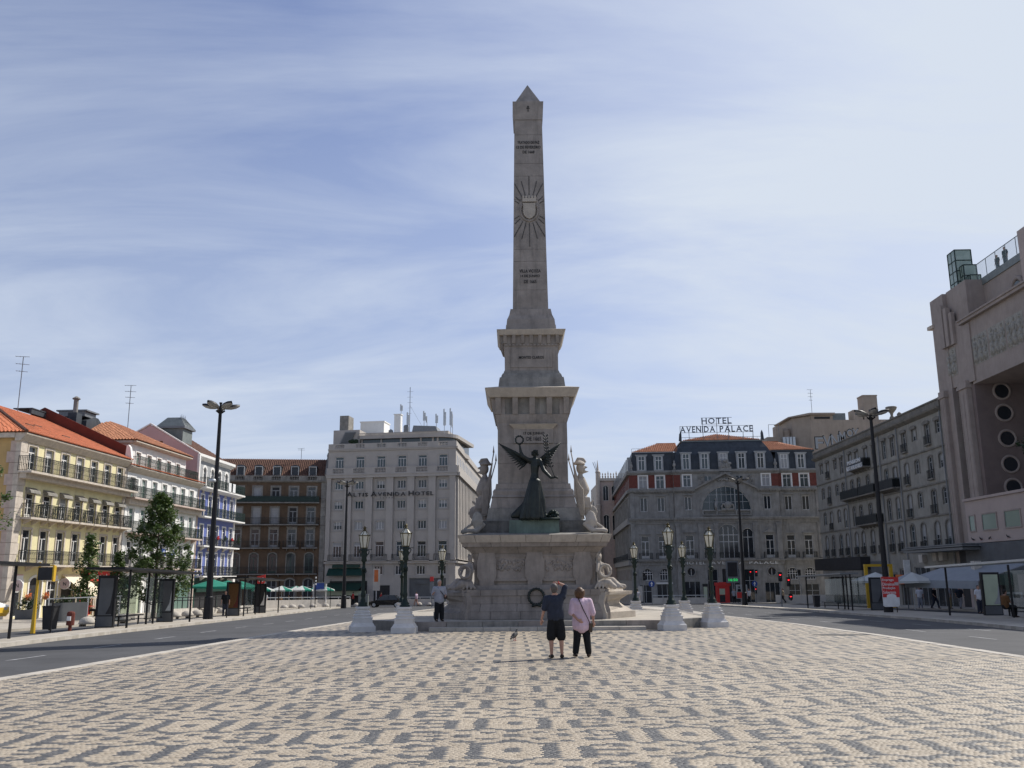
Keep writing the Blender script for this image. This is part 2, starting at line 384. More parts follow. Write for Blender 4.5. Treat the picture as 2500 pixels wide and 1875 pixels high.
# ================================================================ GROUND
def sheet(name, xs_of_y, ys, dz, mat, parent=None, kind='structure'):
    "sheet between a left and a right edge, following the fall of the ground"
    v = []; f = []
    for y in ys:
        for x in xs_of_y(y): v.append((x, y, gz(y) + dz))
    n = len(xs_of_y(ys[0]))
    for i in range(len(ys) - 1):
        for j in range(n - 1): f.append((i * n + j, i * n + j + 1, (i + 1) * n + j + 1, (i + 1) * n + j))
    me = bpy.data.meshes.new(name); me.from_pydata(v, [], f); me.materials.append(MATS[mat])
    o = put(name, me, parent)
    if kind: o['kind'] = kind
    return o
def lerp_tab(tab, y):
    if y <= tab[0][0]: return tab[0][1]
    for (a, p), (b, q) in zip(tab[:-1], tab[1:]):
        if y <= b: return p + (q - p) * (y - a) / (b - a)
    return tab[-1][1]
PL = [(-6, -10.4), (18, -9.83), (25.4, -9.5), (41, -8.75), (64, -8.3), (79, -8.4), (90, -7.9), (96, -6.9), (101, -4.5), (104, 0)]
PR = [(-6, 10.7), (21, 11.59), (31, 12.15), (55, 12.5), (63, 12.95), (79, 14.2), (90, 14.6), (97, 13.6), (101, 11.5), (104, 3)]
IL = [(-6, -15.6), (29.6, -16.28), (44, -16.63), (60, -17.4), (116, -20.6)]   # near kerb of the left bus island
IL2 = [(-6, -17.7), (32, -17.95), (41, -18.6), (60, -20.1), (116, -23.6)]     # its far kerb
BL = [(-6, -21.7), (43, -22.3), (60, -22.6), (105, -24.6), (116, -25.0)]      # kerb of the pavement by the left houses
IR = [(-6, 17.2), (35, 19.25), (48, 20.8), (72, 22.4), (108, 22.6)]
IR2 = [(-6, 23.5), (46, 26.6), (64, 27.6), (80, 29.6), (108, 30.2)]
BR = [(-6, 29.5), (46, 31.2), (108, 34.5)]
ys = [-20, 0, 20, 40, 60, 80, 100, 120, 150, 200, 400]
road = sheet('road', lambda y: [-300, -60, 0, 60, 300], ys, -0.12, 'asphalt')
def island(name, L_, R_, y0, y1, mat='pavement', skirt=True):
    ys = [y0 + (y1 - y0) * i / 40 for i in range(41)]
    mb = MB(); k = len(ys)
    vs = []
    for y in ys:
        a, b = lerp_tab(L_, y), lerp_tab(R_, y); vs += [(a, y, gz(y) - 0.2), (a, y, gz(y)), (b, y, gz(y)), (b, y, gz(y) - 0.2)]
    fs = []
    for i in range(k - 1):
        for j in range(3): fs.append((i * 4 + j, i * 4 + j + 1, (i + 1) * 4 + j + 1, (i + 1) * 4 + j))
    fs += [(0, 1, 2, 3), tuple(range(4 * k - 4, 4 * k))[::-1]]
    mb.add(vs, fs)
    return build(name, mb, mat, kind='structure')
kerb_me = None
def kerbs(parent, tab, y0, y1, side, w=0.3, step=1.15):
    "separate kerb stones laid end to end along an edge"
    y = y0; i = 0
    while y < y1:
        st = step * (1 if y < 45 else 2.2)
        a = lerp_tab(tab, y); b = lerp_tab(tab, y + st)
        mb = MB(); g = 0.012
        x0, x1 = (a, a + w) if side < 0 else (a - w, a); X0, X1 = (b, b + w) if side < 0 else (b - w, b)
        za, zb = gz(y) + 0.012 + random.uniform(-.004, .004), gz(y + st) + 0.012 + random.uniform(-.004, .004)
        ya, yb = y + g, y + st - g
        mb.hexa([(x0, ya, za - .2), (x1, ya, za - .2), (X1, yb, zb - .2), (X0, yb, zb - .2), (x0, ya, za), (x1, ya, za), (X1, yb, zb), (X0, yb, zb)])
        build('kerb_stone', mb, 'kerb stone', parent); y += st; i += 1
isl_l = island('bus_island_pavement', IL2, IL, -6, 112); kerbs(isl_l, IL, 26, 100, 1)
isl_r = island('bus_island_pavement', IR, IR2, -6, 106); kerbs(isl_r, IR, 33, 100, -1)
pav_l = island('house_pavement', [(-6, -60), (116, -60)], BL, -6, 118)
pav_r = island('house_pavement', BR, [(-6, 60), (116, 60)], -6, 112)
pav_far_l = island('far_pavement', [(118, -60), (140, -60)], [(118, -9), (140, -6)], 121, 175)
pav_far_r = island('far_pavement', [(117, 15.5), (140, 15.5)], [(117, 60), (140, 60)], 116, 175)

# the patterned square: a bed of mortar, small cubes of pale limestone and dark basalt, and a kerb of long stones
plaza = island('plaza_pavement', PL, PR, -6, 103.5, 'kerb stone')
plaza.location.z = -0.006
kerbs(plaza, PL, 15, 100, -1); kerbs(plaza, PR, 19, 100, 1)
AX, AY, X0P, Y0P = 1.40, 1.345, -0.02, 9.70
def dark_at(x, y):
    "interlaced ribbons: nested six sided loops on a staggered lattice, pale and dark by turns"
    x, y = X0P + (x - X0P) / 1.4, Y0P + (y - Y0P) / 1.4
    best = np.full(x.shape, 9.0); S_ = np.zeros(x.shape); T_ = np.zeros(x.shape); J_ = np.zeros(x.shape)
    for (ox, oy) in ((0, 0), (AX, AY / 2)):
        i = np.floor((x - X0P - ox) / (2 * AX) + .5); j0 = np.floor((y - Y0P - oy) / AY + .5)
        for dj in (-1, 0, 1):
            lx = np.abs(x - X0P - ox - i * 2 * AX); ly = y - Y0P - oy - (j0 + dj) * AY
            m_ = np.maximum(lx, .56 * np.abs(ly) + .34 * lx); c = m_ < best
            best = np.where(c, m_, best); S_ = np.where(c, lx, S_); T_ = np.where(c, ly, T_); J_ = np.where(c, i, J_)
    m, t = best, np.abs(T_)
    d = (m < .065) & (t < .10)
    d |= (m > .215) & (m < .335) & ((t < .34) | (np.mod(S_ + t * .8, .30) < .13))
    d |= (m > .475) & (m < .595) & (np.abs(T_ + .07) < .25)
    f1 = np.mod(1.65 * t + S_ + .05, .40); f2 = np.mod(1.65 * t - S_ + .05, .40)
    d |= (t > .36) & (f1 > .20) & (f2 > .20)
    d |= (S_ > .58) & (np.mod(t + .06, .225) < .085) & (f1 > .10)
    return d
def paving(name, pos, size, hgt, dark, tone, parent, kind=None, inset=0.06, flat=False):
    n = len(pos); me = bpy.data.meshes.new(name)
    hx = size[:, 0] / 2; hy = size[:, 1] / 2
    sg = np.array([(-1, -1), (1, -1), (1, 1), (-1, 1)], float)
    rng = np.random.RandomState(5)
    if flat:
        V = np.zeros((n, 4, 3)); V[:, :, 0] = pos[:, None, 0] + sg[None, :, 0] * hx[:, None]; V[:, :, 1] = pos[:, None, 1] + sg[None, :, 1] * hy[:, None]
        V[:, :, 2] = np.where(V[:, :, 1] < 40, -0.012 * V[:, :, 1], -0.48 - 0.018 * (V[:, :, 1] - 40)) + hgt[:, None]
        F = np.arange(n * 4).reshape(n, 4); nf = 1; nv = 4
    else:
        V = np.zeros((n, 8, 3)); jit = rng.uniform(-.003, .003, (n, 4, 2))
        for k, (f_, dz) in enumerate(((1.0, -.02), (1 - inset, 0.0))):
            q = slice(4 * k, 4 * k + 4)
            V[:, q, 0] = pos[:, None, 0] + sg[None, :, 0] * hx[:, None] * f_ + jit[:, :, 0]
            V[:, q, 1] = pos[:, None, 1] + sg[None, :, 1] * hy[:, None] * f_ + jit[:, :, 1]
            V[:, q, 2] = np.where(V[:, q, 1] < 40, -0.012 * V[:, q, 1], -0.48 - 0.018 * (V[:, q, 1] - 40)) + hgt[:, None] + dz * .09
        V[:, 4:, 2] += rng.uniform(-.001, .001, (n, 4))
        base = np.array([(4, 5, 6, 7), (0, 1, 5, 4), (1, 2, 6, 5), (2, 3, 7, 6), (3, 0, 4, 7)])
        F = (np.arange(n)[:, None, None] * 8 + base[None]).reshape(-1, 4); nf = 5; nv = 8
    me.vertices.add(n * nv); me.vertices.foreach_set('co', V.reshape(-1))
    me.loops.add(F.size); me.loops.foreach_set('vertex_index', F.reshape(-1).astype(np.int32))
    me.polygons.add(len(F)); me.polygons.foreach_set('loop_start', (np.arange(len(F)) * 4).astype(np.int32))
    at = me.attributes.new('tone', 'FLOAT', 'FACE'); at.data.foreach_set('value', np.repeat(tone, nf).astype(np.float32))
    me.materials.append(MATS['cobble limestone']); me.materials.append(MATS['cobble basalt'])
    me.update(calc_edges=True)
    me.polygons.foreach_set('material_index', np.repeat(dark.astype(np.int32), nf))
    o = put(name, me, parent)
    if kind: o['kind'] = kind
    return o
def stonemat(name, c0, c1, rough):
    m = bpy.data.materials.new(name); m.use_nodes = True; MATS[name] = m
    nt = m.node_tree; b = nt.nodes['Principled BSDF']; b.inputs['Roughness'].default_value = rough; b.inputs['Specular IOR Level'].default_value = 0.35
    a = nt.nodes.new('ShaderNodeAttribute'); a.attribute_name = 'tone'
    x = nt.nodes.new('ShaderNodeMix'); x.data_type = 'RGBA'; x.inputs['A'].default_value = (*c0, 1); x.inputs['B'].default_value = (*c1, 1)
    nt.links.new(a.outputs['Fac'], x.inputs['Factor'])
    g = nt.nodes.new('ShaderNodeNewGeometry'); n = nt.nodes.new('ShaderNodeTexNoise'); n.inputs['Scale'].default_value = 0.45; n.inputs['Detail'].default_value = 5
    nt.links.new(g.outputs['Position'], n.inputs['Vector'])
    mr = nt.nodes.new('ShaderNodeMapRange'); mr.inputs[1].default_value = .35; mr.inputs[2].default_value = .7; mr.inputs[3].default_value = 1.06; mr.inputs[4].default_value = .84; nt.links.new(n.outputs['Fac'], mr.inputs[0])
    y = nt.nodes.new('ShaderNodeMix'); y.data_type = 'RGBA'; y.blend_type = 'MULTIPLY'; y.inputs['Factor'].default_value = 1
    nt.links.new(x.outputs['Result'], y.inputs['A']); nt.links.new(mr.outputs[0], y.inputs['B']); nt.links.new(y.outputs['Result'], b.inputs['Base Color'])
stonemat('cobble limestone', (0.32, 0.265, 0.195), (0.44, 0.375, 0.285), 0.6)
stonemat('cobble basalt', (0.075, 0.075, 0.075), (0.135, 0.13, 0.122), 0.55)
rng = np.random.RandomState(3)
def field(y0, y1, sx, sy, xlim, jit):
    nx = int(24 / sx); ny = int((y1 - y0) / sy)
    gx, gy = np.meshgrid(np.arange(nx), np.arange(ny))
    x = -12 + (gx + 0.5 + 0.5 * (gy % 2) * jit) * sx; y = y0 + (gy + 0.5) * sy
    x = (x + (rng.uniform(-.3, .3, (ny, 1)) * sx + .010 * np.sin(y * 3.1)) * jit).ravel(); y = y.ravel() + (rng.uniform(-1, 1, y.size) * sy * .05 + .016 * np.sin(x * 1.9 + .6 * np.sin(y.ravel() * .7))) * jit
    lo = np.interp(y, [p[0] for p in PL], [p[1] for p in PL]) + 0.30; hi = np.interp(y, [p[0] for p in PR], [p[1] for p in PR]) - 0.30
    ok = (x - sx / 2 > lo) & (x + sx / 2 < hi) & (np.abs(x) < xlim(y))
    return x[ok], y[ok]
# near stones: every cube its own raised block
x, y = field(7.0, 21.0, 0.060, 0.056, lambda y: .62 * y + .9, 1.0)
d = dark_at(x, y); tone = np.clip(rng.normal(.5, .28, x.size), 0, 1)
sz = np.stack([rng.uniform(.0585, .0610, x.size), rng.uniform(.0545, .0568, x.size)], 1); hg = rng.uniform(-.001, .001, x.size) + .004
rank = np.argsort(y + np.abs(x - 0.1) * .25); near = np.zeros(x.size, bool); near[rank[:300]] = True
P = np.stack([x, y], 1)
paving('cobble_paving', P[~near], sz[~near], hg[~near], d[~near], tone[~near], plaza, 'stuff')
for i in np.where(near)[0]:
    paving('cobble', P[i:i + 1], sz[i:i + 1], hg[i:i + 1], d[i:i + 1], tone[i:i + 1], plaza)
# farther: double stones, then patches, laid flat a hair above the bed
for (y0, y1, sx, sy) in ((21.0, 30.0, .06, .06), (30.0, 46.0, .10, .10), (46.0, 103, .16, .19)):
    x, y = field(y0, y1, sx, sy, lambda y: .66 * y + 1, 0.0)
    d = dark_at(x, y); tone = np.clip(rng.normal(.5, .2, x.size), 0, 1)
    paving('cobble_paving', np.stack([x, y], 1), np.tile([sx * 1.0, sy * 1.0], (x.size, 1)), np.full(x.size, .006), d, tone, plaza, 'stuff', flat=True)
# dark patch by the right kerb, worn lane marks
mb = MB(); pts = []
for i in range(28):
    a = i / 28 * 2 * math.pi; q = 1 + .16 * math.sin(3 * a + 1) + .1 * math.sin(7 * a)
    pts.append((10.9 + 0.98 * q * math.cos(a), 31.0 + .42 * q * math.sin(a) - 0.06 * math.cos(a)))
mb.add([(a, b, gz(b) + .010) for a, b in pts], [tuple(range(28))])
build('dark_patch', mb, 'dark patch stone', plaza)
for (xa, xb, ya, n, st) in ((15.35, 15.9, 24.6, 16, 5.2), (17.9, 18.9, 30, 14, 5.2), (-13.0, -13.6, 24, 16, 5.0)):
    for k in range(n):
        y0 = ya + k * st; x0 = xa + (xb - xa) * k / n
        mb = MB(); mb.add([(x0 - .05, y0, gz(y0) - .114), (x0 + .05, y0, gz(y0) - .114), (x0 + .09, y0 + 1.9, gz(y0 + 1.9) - .114), (x0 - .01, y0 + 1.9, gz(y0 + 1.9) - .114)], [(0, 1, 2, 3)])
        build('lane_mark', mb, 'road paint', road)

# ================================================================ MONUMENT
MX, MY = 0.88, 40.6
BASEZ = -0.09
mon = thing('obelisk_monument', 'tall pale stone obelisk on a stepped pedestal in the middle of the square', 'monument', (MX, MY, BASEZ))
def mpart(name, mb, mat, par=None, **k):   # parts are written in world metres, held by the monument
    o = build(name, mb, mat, par or mon, **k); 
    if par is None: o.location = (-MX, -MY, -BASEZ)
    return o
# platform with its riser stones
plat = [(-4.0, 36.05), (5.75, 36.05), (8.3, 38.6), (8.3, 45.5), (5.9, 47.9), (-4.1, 47.9), (-6.6, 45.5), (-6.6, 38.6)]
def inset(poly, d):
    c = (sum(p[0] for p in poly) / len(poly), sum(p[1] for p in poly) / len(poly))
    return [(p[0] + (c[0] - p[0]) * d / math.hypot(c[0] - p[0], c[1] - p[1]), p[1] + (c[1] - p[1]) * d / math.hypot(c[0] - p[0], c[1] - p[1])) for p in poly]
mb = MB(); mb.prism(inset(plat, .30), -1.2, BASEZ - 0.004, 'z'); mpart('platform_slab', mb, 'pavement')
for (p, q) in zip(plat, plat[1:] + plat[:1]):
    L_ = math.hypot(q[0] - p[0], q[1] - p[1]); n = max(1, int(L_ / 1.25)); ux, uy = (q[0] - p[0]) / L_, (q[1] - p[1]) / L_
    for k in range(n):
        a = L_ * k / n + .008; b = L_ * (k + 1) / n - .008; w = .36
        zt = BASEZ + random.uniform(-.004, .004)
        mb = MB(); P0 = (p[0] + ux * a, p[1] + uy * a); P1 = (p[0] + ux * b, p[1] + uy * b); nx_, ny_ = -uy * w, ux * w
        mb.hexa([(P0[0], P0[1], -1), (P1[0], P1[1], -1), (P1[0] + nx_, P1[1] + ny_, -1), (P0[0] + nx_, P0[1] + ny_, -1),
                 (P0[0], P0[1], zt), (P1[0], P1[1], zt), (P1[0] + nx_, P1[1] + ny_, zt), (P0[0] + nx_, P0[1] + ny_, zt)])
        mpart('riser_stone', mb, ['grimy stone', 'monument stone', 'grimy stone'][(k * 7 + n) % 3])
for k in range(8):
    a = -3.25 + k * 8.3 / 8
    mb = MB(); mb.box(a + .006, a + 8.3 / 8 - .006, 35.55, 36.2, -1, -.292 + random.uniform(-.003, .003)); mpart('step_stone', mb, 'kerb stone')

# pedestal: courses of blocks with open joints
def course(z0, z1, h0, h1, nblk, mat, name='pedestal_block', off=0.0, sides=True, g=.008):
    core = MB(); core.frust(MX, MY, z0, h0 - .05, h0 - .05, z1, h1 - .05, h1 - .05); mpart('joint_core', core, 'carved groove')
    for k in range(nblk + (1 if off else 0)):
        a = -1 + 2 * (k + off) / nblk; b = a + 2 / nblk
        a = max(-1, a); b = min(1, b)
        if b - a < .02: continue
        for sgn in (-1, 1):
            mb = MB(); y0, y1 = MY + sgn * h0, MY + sgn * h1; d = -sgn * .6
            x = lambda t, h: MX + t * h
            ga = 0 if a <= -1 else g; gb = 0 if b >= 1 else g
            p = [(x(a, h0) + ga, y0, z0 + g), (x(b, h0) - gb, y0, z0 + g), (x(b, h0) - gb, y0 + d, z0 + g), (x(a, h0) + ga, y0 + d, z0 + g),
                 (x(a, h1) + ga, y1, z1), (x(b, h1) - gb, y1, z1), (x(b, h1) - gb, y1 + d, z1), (x(a, h1) + ga, y1 + d, z1)]
            mb.hexa(p); mpart(name, mb, mat)
    for sgn in (-1, 1):
        mb = MB(); x0, x1 = MX + sgn * h0, MX + sgn * h1; d = -sgn * .6
        mb.hexa([(x0, MY - h0 + .602, z0 + g), (x0 + d, MY - h0 + .602, z0 + g), (x0 + d, MY + h0 - .602, z0 + g), (x0, MY + h0 - .602, z0 + g),
                 (x1, MY - h1 + .602, z1), (x1 + d, MY - h1 + .602, z1), (x1 + d, MY + h1 - .602, z1), (x1, MY + h1 - .602, z1)]); mpart(name, mb, mat)
course(BASEZ, .22, 3.03, 3.03, 5, 'monument stone'); course(.22, .52, 3.03, 2.96, 4, 'monument stone', off=-.5)
course(.52, .84, 2.93, 2.93, 5, 'monument stone'); course(.84, 1.08, 2.97, 2.99, 4, 'monument stone', off=-.5)
mb = MB(); mb.stack(MX, MY, [(1.08, 2.72), (1.26, 2.66), (1.26, 2.52), (1.5, 2.50)]); mpart('pedestal_moulding', mb, 'monument stone')
mb = MB(); mb.stack(MX, MY, [(1.5, 2.50), (2.30, 2.52), (2.54, 2.62)]); mpart('pedestal_die', mb, 'monument stone')
# front of the die: three pilasters with swelling edges, two carved panels and two rows of small triglyphs
FY = MY - 2.53
for cx_, w in ((-1.98, .34), (0.0, .34), (1.98, .34)):
    mb = MB(); x = MX + cx_
    for (za, wa), (zb, wb) in zip([(1.26, .30), (1.42, .30), (1.62, .40), (2.25, .40), (2.45, .33), (2.62, .33)][:-1], [(1.42, .30), (1.62, .40), (2.25, .40), (2.45, .33), (2.62, .33)]):
        mb.hexa([(x - wa, FY - .12, za), (x + wa, FY - .12, za), (x + wa, FY + .1, za), (x - wa, FY + .1, za), (x - wb, FY - .12, zb), (x + wb, FY - .12, zb), (x + wb, FY + .1, zb), (x - wb, FY + .1, zb)])
    mpart('pilaster', mb, 'monument stone')
random.seed(5)
for cx_ in (-1.0, 1.0):
    mb = MB(); x = MX + cx_; mb.box(x - .62, x + .62, FY - .05, FY + .05, 1.52, 2.42)
    mb.box(x - .66, x + .66, FY - .10, FY - .02, 1.42, 1.53); mb.box(x - .66, x + .66, FY - .10, FY - .02, 2.41, 2.47)
    panel = mpart('relief_panel', mb, 'monument stone')
    mb = MB()
    for k in range(46):
        px = x - .55 + 1.1 * random.random(); pz = 1.85 + .42 * random.random(); r = random.uniform(.03, .075)
        mb.ell((px, FY - .05, pz), (r, .045, r * random.uniform(.8, 1.8)), 6, 4)
    o = build('carving', mb, 'monument stone', panel, smooth=True)
    for k in range(11):
        mb = MB(); q = x - .5 + k * .1; mb.box(q - .028, q + .028, FY - .13, FY, 2.62, 2.76); mpart('triglyph', mb, 'brass' if (k % 4 == 2) else 'monument stone')
course(2.54, 2.80, 2.62, 2.86, 4, 'monument stone', 'cornice_block', off=-.5); course(2.80, 2.97, 2.96, 3.02, 5, 'monument stone', 'cornice_block')
course(2.97, 3.28, 3.06, 3.18, 6, 'monument stone pale', 'cornice_block', off=-.35)
mb = MB(); mb.stack(MX, MY, [(3.28, 3.18), (3.40, 2.45)]); mpart('cornice_top', mb, 'grimy stone')
# corner buttresses that fan outwards; sunlight on the right pair is put into a paler stone
def buttress(sx, sy):
    prof = [(-.09, 1.0), (.16, 1.0), (.18, .94), (.34, .80), (.50, .70), (.53, .70), (.60, .70), (.82, .86), (.84, .94), (.98, .96), (.985, .78), (1.10, .76)]
    A = [(2.86, 3.14), (4.30, 1.05)]; base = [(2.3, 1.0), (1.9, 2.3)]
    mb = MB()
    for (z0, k0), (z1, k1) in zip(prof[:-1], prof[1:]):
        if z1 - z0 < .004: continue
        def ring(k):
            out = [(2.35 + (p[0] - 2.35) * k if i else 2.86 + .0, p[1] + (1 - k) * .15) for i, p in enumerate(A)]
            o1 = (2.1 + (A[0][0] - 2.1) * (.55 + .45 * k), 2.0 + (A[0][1] - 2.0) * (.93 + .07 * k)); o2 = (2.1 + (A[1][0] - 2.1) * k, A[1][1])
            return [o1, o2, base[0], base[1]]
        r0, r1_ = ring(k0), ring(k1)
        pts = [(MX + sx * p[0], MY + sy * p[1], z0) for p in r0] + [(MX + sx * p[0], MY + sy * p[1], z1) for p in r1_]
        mb.hexa(pts)
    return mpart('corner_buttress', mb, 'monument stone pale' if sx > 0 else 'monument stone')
for sx in (-1, 1):
    for sy in (-1, 1): buttress(sx, sy)
# second stage
mb = MB(); mb.stack(MX, MY, [(3.38, 2.42), (3.91, 2.28)]); mpart('plinth', mb, 'black stained stone')
mb = MB(); mb.frust(MX, MY - 2.44, 3.37, 1.05, .22, 3.91, 1.03, .20); mpart('statue_base', mb, 'green stained stone')
for lv, mt in (([(3.91, 2.02), (4.46, 1.92)], 'grimy stone'), ([(4.47, 1.86), (4.93, 1.76)], 'monument stone'), ([(4.94, 1.80), (5.04, 1.74), (5.20, 1.74), (5.29, 1.68)], 'monument stone'), ([(5.30, 1.64), (5.53, 1.60)], 'monument stone')):
    mb = MB(); mb.stack(MX, MY, lv); mpart('stepped_course', mb, mt)
for z0, z1 in ((5.54, 6.42), (6.428, 7.28), (7.288, 8.22)):
    mb = MB(); mb.stack(MX, MY, [(z0, 1.525), (z1, 1.52)]); mpart('die_block', mb, 'monument stone')
mb = MB(); mb.stack(MX, MY, [(8.22, 1.53), (8.40, 1.58), (8.58, 1.62)]); mpart('neck_moulding', mb, 'monument stone')
mb = MB(); mb.stack(MX, MY, [(8.58, 1.52), (9.31, 1.58)]); mpart('bracket_frieze', mb, 'grimy stone')
def brackets(z0, z1, hin, hb, ht, n, w, name='bracket'):
    for side in range(4):
        c, s = [(0, -1), (1, 0), (0, 1), (-1, 0)][side]
        for k in range(n):
            t = -hin + 2 * hin * k / (n - 1) if n > 1 else 0
            mb = MB()
            def P(u, d, z): return (MX + (u if c == 0 else c * d), MY + (u if s == 0 else s * d), z)
            t0, t1 = t - w / 2, t + w / 2
            mb.hexa([P(t0, hb, z0), P(t1, hb, z0), P(t1, hin * .8, z0), P(t0, hin * .8, z0), P(t0, ht, z1), P(t1, ht, z1), P(t1, hin * .8, z1), P(t0, hin * .8, z1)])
            mpart(name, mb, 'monument stone')
brackets(8.585, 9.305, 1.50, 1.66, 1.82, 5, .24)
mb = MB(); mb.stack(MX, MY, [(9.31, 1.87), (9.69, 2.07)]); mpart('cornice', mb, 'monument stone pale')
mb = MB(); mb.stack(MX, MY, [(9.69, 2.07), (9.86, 1.46)]); mpart('cornice_top', mb, 'monument stone pale')
for lv in ([(9.70, 1.50), (9.96, 1.47)], [(9.965, 1.47), (10.2, 1.44), (10.29, 1.42)], [(10.295, 1.37), (10.42, 1.33), (10.5, 1.28)], [(10.505, 1.26), (10.63, 1.22)]):
    mb = MB(); mb.stack(MX, MY, lv); mpart('stepped_course', mb, 'grimy stone')
mb = MB(); mb.stack(MX, MY, [(10.63, 1.20), (11.75, 1.20)]); mpart('die_block', mb, 'monument stone')
for k in range(15):
    mb = MB(); q = MX - 1.12 + k * .16; mb.box(q - .05, q + .05, MY - 1.27, MY - 1.1, 11.78, 11.86); mpart('dentil', mb, 'monument stone')
mb = MB(); mb.stack(MX, MY, [(11.75, 1.21), (11.87, 1.24), (12.24, 1.27)]); mpart('neck_moulding', mb, 'monument stone')
brackets(11.88, 12.23, 1.18, 1.30, 1.42, 7, .15)
mb = MB(); mb.stack(MX, MY, [(12.24, 1.44), (12.47, 1.55)]); mpart('cornice', mb, 'monument stone pale')
mb = MB(); mb.stack(MX, MY, [(12.47, 1.55), (12.60, 1.12)]); mpart('cornice_top', mb, 'monument stone pale')
mb = MB(); mb.stack(MX, MY, [(12.48, 1.15), (12.78, 1.13)]); mpart('plinth', mb, 'monument stone')
mb = MB(); mb.stack(MX, MY, [(12.785, 1.11), (13.06, 1.08), (13.30, 0.98), (13.60, .92)]); mpart('shaft_foot', mb, 'monument stone')
# shaft in courses
zs = [13.60, 14.55, 15.95, 16.55, 18.0, 19.05, 20.25, 20.9, 22.4, 23.19]
def shw(z): return .815 + (.665 - .815) * (z - 13.6) / (23.2 - 13.6)
mb = MB(); mb.stack(MX, MY, [(13.5, shw(13.6) - .03), (23.2, shw(23.2) - .03)]); mpart('joint_core', mb, 'carved groove')
for a, b in zip(zs[:-1], zs[1:]):
    mb = MB(); mb.stack(MX, MY, [(a + .006, shw(a)), (b - .006, shw(b))]); mpart('shaft_block', mb, 'monument stone')
mb = MB(); mb.stack(MX, MY, [(23.19, .70), (24.13, .745)]); mpart('shaft_cap', mb, 'monument stone')
mb = MB(); mb.stack(MX, MY, [(24.13, .63), (25.43, .004)]); mpart('pyramid_tip', mb, 'monument stone')
for zc in (23.75,):
    mb = MB(); f = MY - .755
    mb.box(MX - .02, MX + .02, f, f + .05, zc - .16, zc + .14); mb.box(MX - .08, MX + .08, f, f + .05, zc + .0, zc + .04); mb.box(MX - .055, MX + .055, f, f + .05, zc + .09, zc + .12)
    mpart('carved_cross', mb, 'carved groove')
def inscr(s, w, z0, z1, y):
    o = words(mon, s, MX - w / 2, MX + w / 2, z0, z1, y, 'incised letter', 'inscription', ext=.01); o.location -= Vector((MX, MY, BASEZ)); return o
for s, w, z, h in (('TRATADO DE PAZ', 1.05, 21.92, .15), ('13 DE FEVEREIRO', 1.15, 21.67, .15), ('DE 1668', .56, 21.42, .15)): inscr(s, w, z, z + h, MY - shw(z) - .012)
for s, w, z, h in (('VILLA VIÇOZA', .98, 15.36, .19), ('14 DE JUNHO', .90, 15.13, .16), ('DE 1665', .58, 14.87, .17)): inscr(s, w, z, z + h, MY - shw(z) - .012)
inscr('MONTES CLAROS', 1.12, 11.17, 11.30, MY - 1.245)
mb = MB(); mb.box(MX - .93, MX + .93, MY - 1.232, MY - 1.19, 10.78, 11.62); mpart('inscription_panel', mb, 'monument stone')
mb = MB(); mb.box(MX - .82, MX + .90, MY - 1.60, MY - 1.50, 7.30, 7.92); pn = mpart('inscription_panel', mb, 'monument stone')
mb = MB(); mb.hexa([(MX - .80, MY - 1.60, 7.92), (MX + .88, MY - 1.60, 7.92), (MX + .88, MY - 1.5, 7.92), (MX - .80, MY - 1.5, 7.92), (MX - 1.02, MY - 1.76, 8.13), (MX + 1.10, MY - 1.76, 8.13), (MX + 1.10, MY - 1.5, 8.13), (MX - 1.02, MY - 1.5, 8.13)]); mpart('panel_hood', mb, 'monument stone pale')
o = words(mon, '17 DE JUNHO', MX - .40, MX + .52, 7.63, 7.79, MY - 1.612, 'incised letter', 'inscription', .01); o.location -= Vector((MX, MY, BASEZ))
o = words(mon, 'DE 1665', MX - .26, MX + .38, 7.40, 7.58, MY - 1.612, 'incised letter', 'inscription', .01); o.location -= Vector((MX, MY, BASEZ))
# shield with crown and rays on the shaft
zc = 18.52; f = MY - shw(zc)
for k, (a0, l0, l1) in enumerate([(90, .75, 1.72), (76, .74, 1.5), (64, .72, 1.48), (104, .74, 1.5), (117, .72, 1.50), (46, .62, .92), (134, .62, .92), (34, .58, .82), (146, .58, .82),
                                  (-90, .66, 1.85), (-76, .66, 1.50), (-62, .66, 1.62), (-104, .66, 1.5), (-118, .66, 1.62), (-46, .62, .98), (-134, .62, .98), (-33, .56, .84), (-147, .56, .84)]):
    a = R(a0); mb = MB(); c, s = math.cos(a), math.sin(a)
    p0 = Vector((MX + c * l0, 0, zc + s * l0)); p1 = Vector((MX + c * l1, 0, zc + s * l1))
    if abs(p1.x - MX) > shw(p1.z) - .03: 
        t = (shw(p1.z) - .04 - abs(p0.x - MX)) / (abs(p1.x - MX) - abs(p0.x - MX)); p1 = p0 + (p1 - p0) * t
    p0.y = MY - shw(p0.z) - .004; p1.y = MY - shw(p1.z) - .004
    mb.bar(tuple(p0), tuple(p1), .034); mpart('ray', mb, 'carved groove')
mb = MB()
sh = [(-.29, .30), (.29, .30), (.29, -.12), (.25, -.30), (.12, -.44), (0, -.49), (-.12, -.44), (-.25, -.30), (-.29, -.12)]
mb.prism([(MX + a, zc + b) for a, b in sh], f - .13, f + .05); mpart('shield', mb, 'monument stone pale')
mb = MB()
for k in range(30):
    a = R(150 + 240 * k / 29); mb.ell((MX + .40 * math.cos(a), f - .02, zc - .05 + .50 * math.sin(a)), (.06, .07, .075), 6, 4)
mpart('shield_garland', mb, 'monument stone', smooth=True)
mb = MB(); mb.box(MX - .32, MX + .32, f - .15, f + .05, zc + .36, zc + .54)
for k in range(5): mb.box(MX - .32 + k * .14, MX - .24 + k * .14, f - .15, f + .02, zc + .54, zc + .66)
mpart('crown', mb, 'monument stone pale')

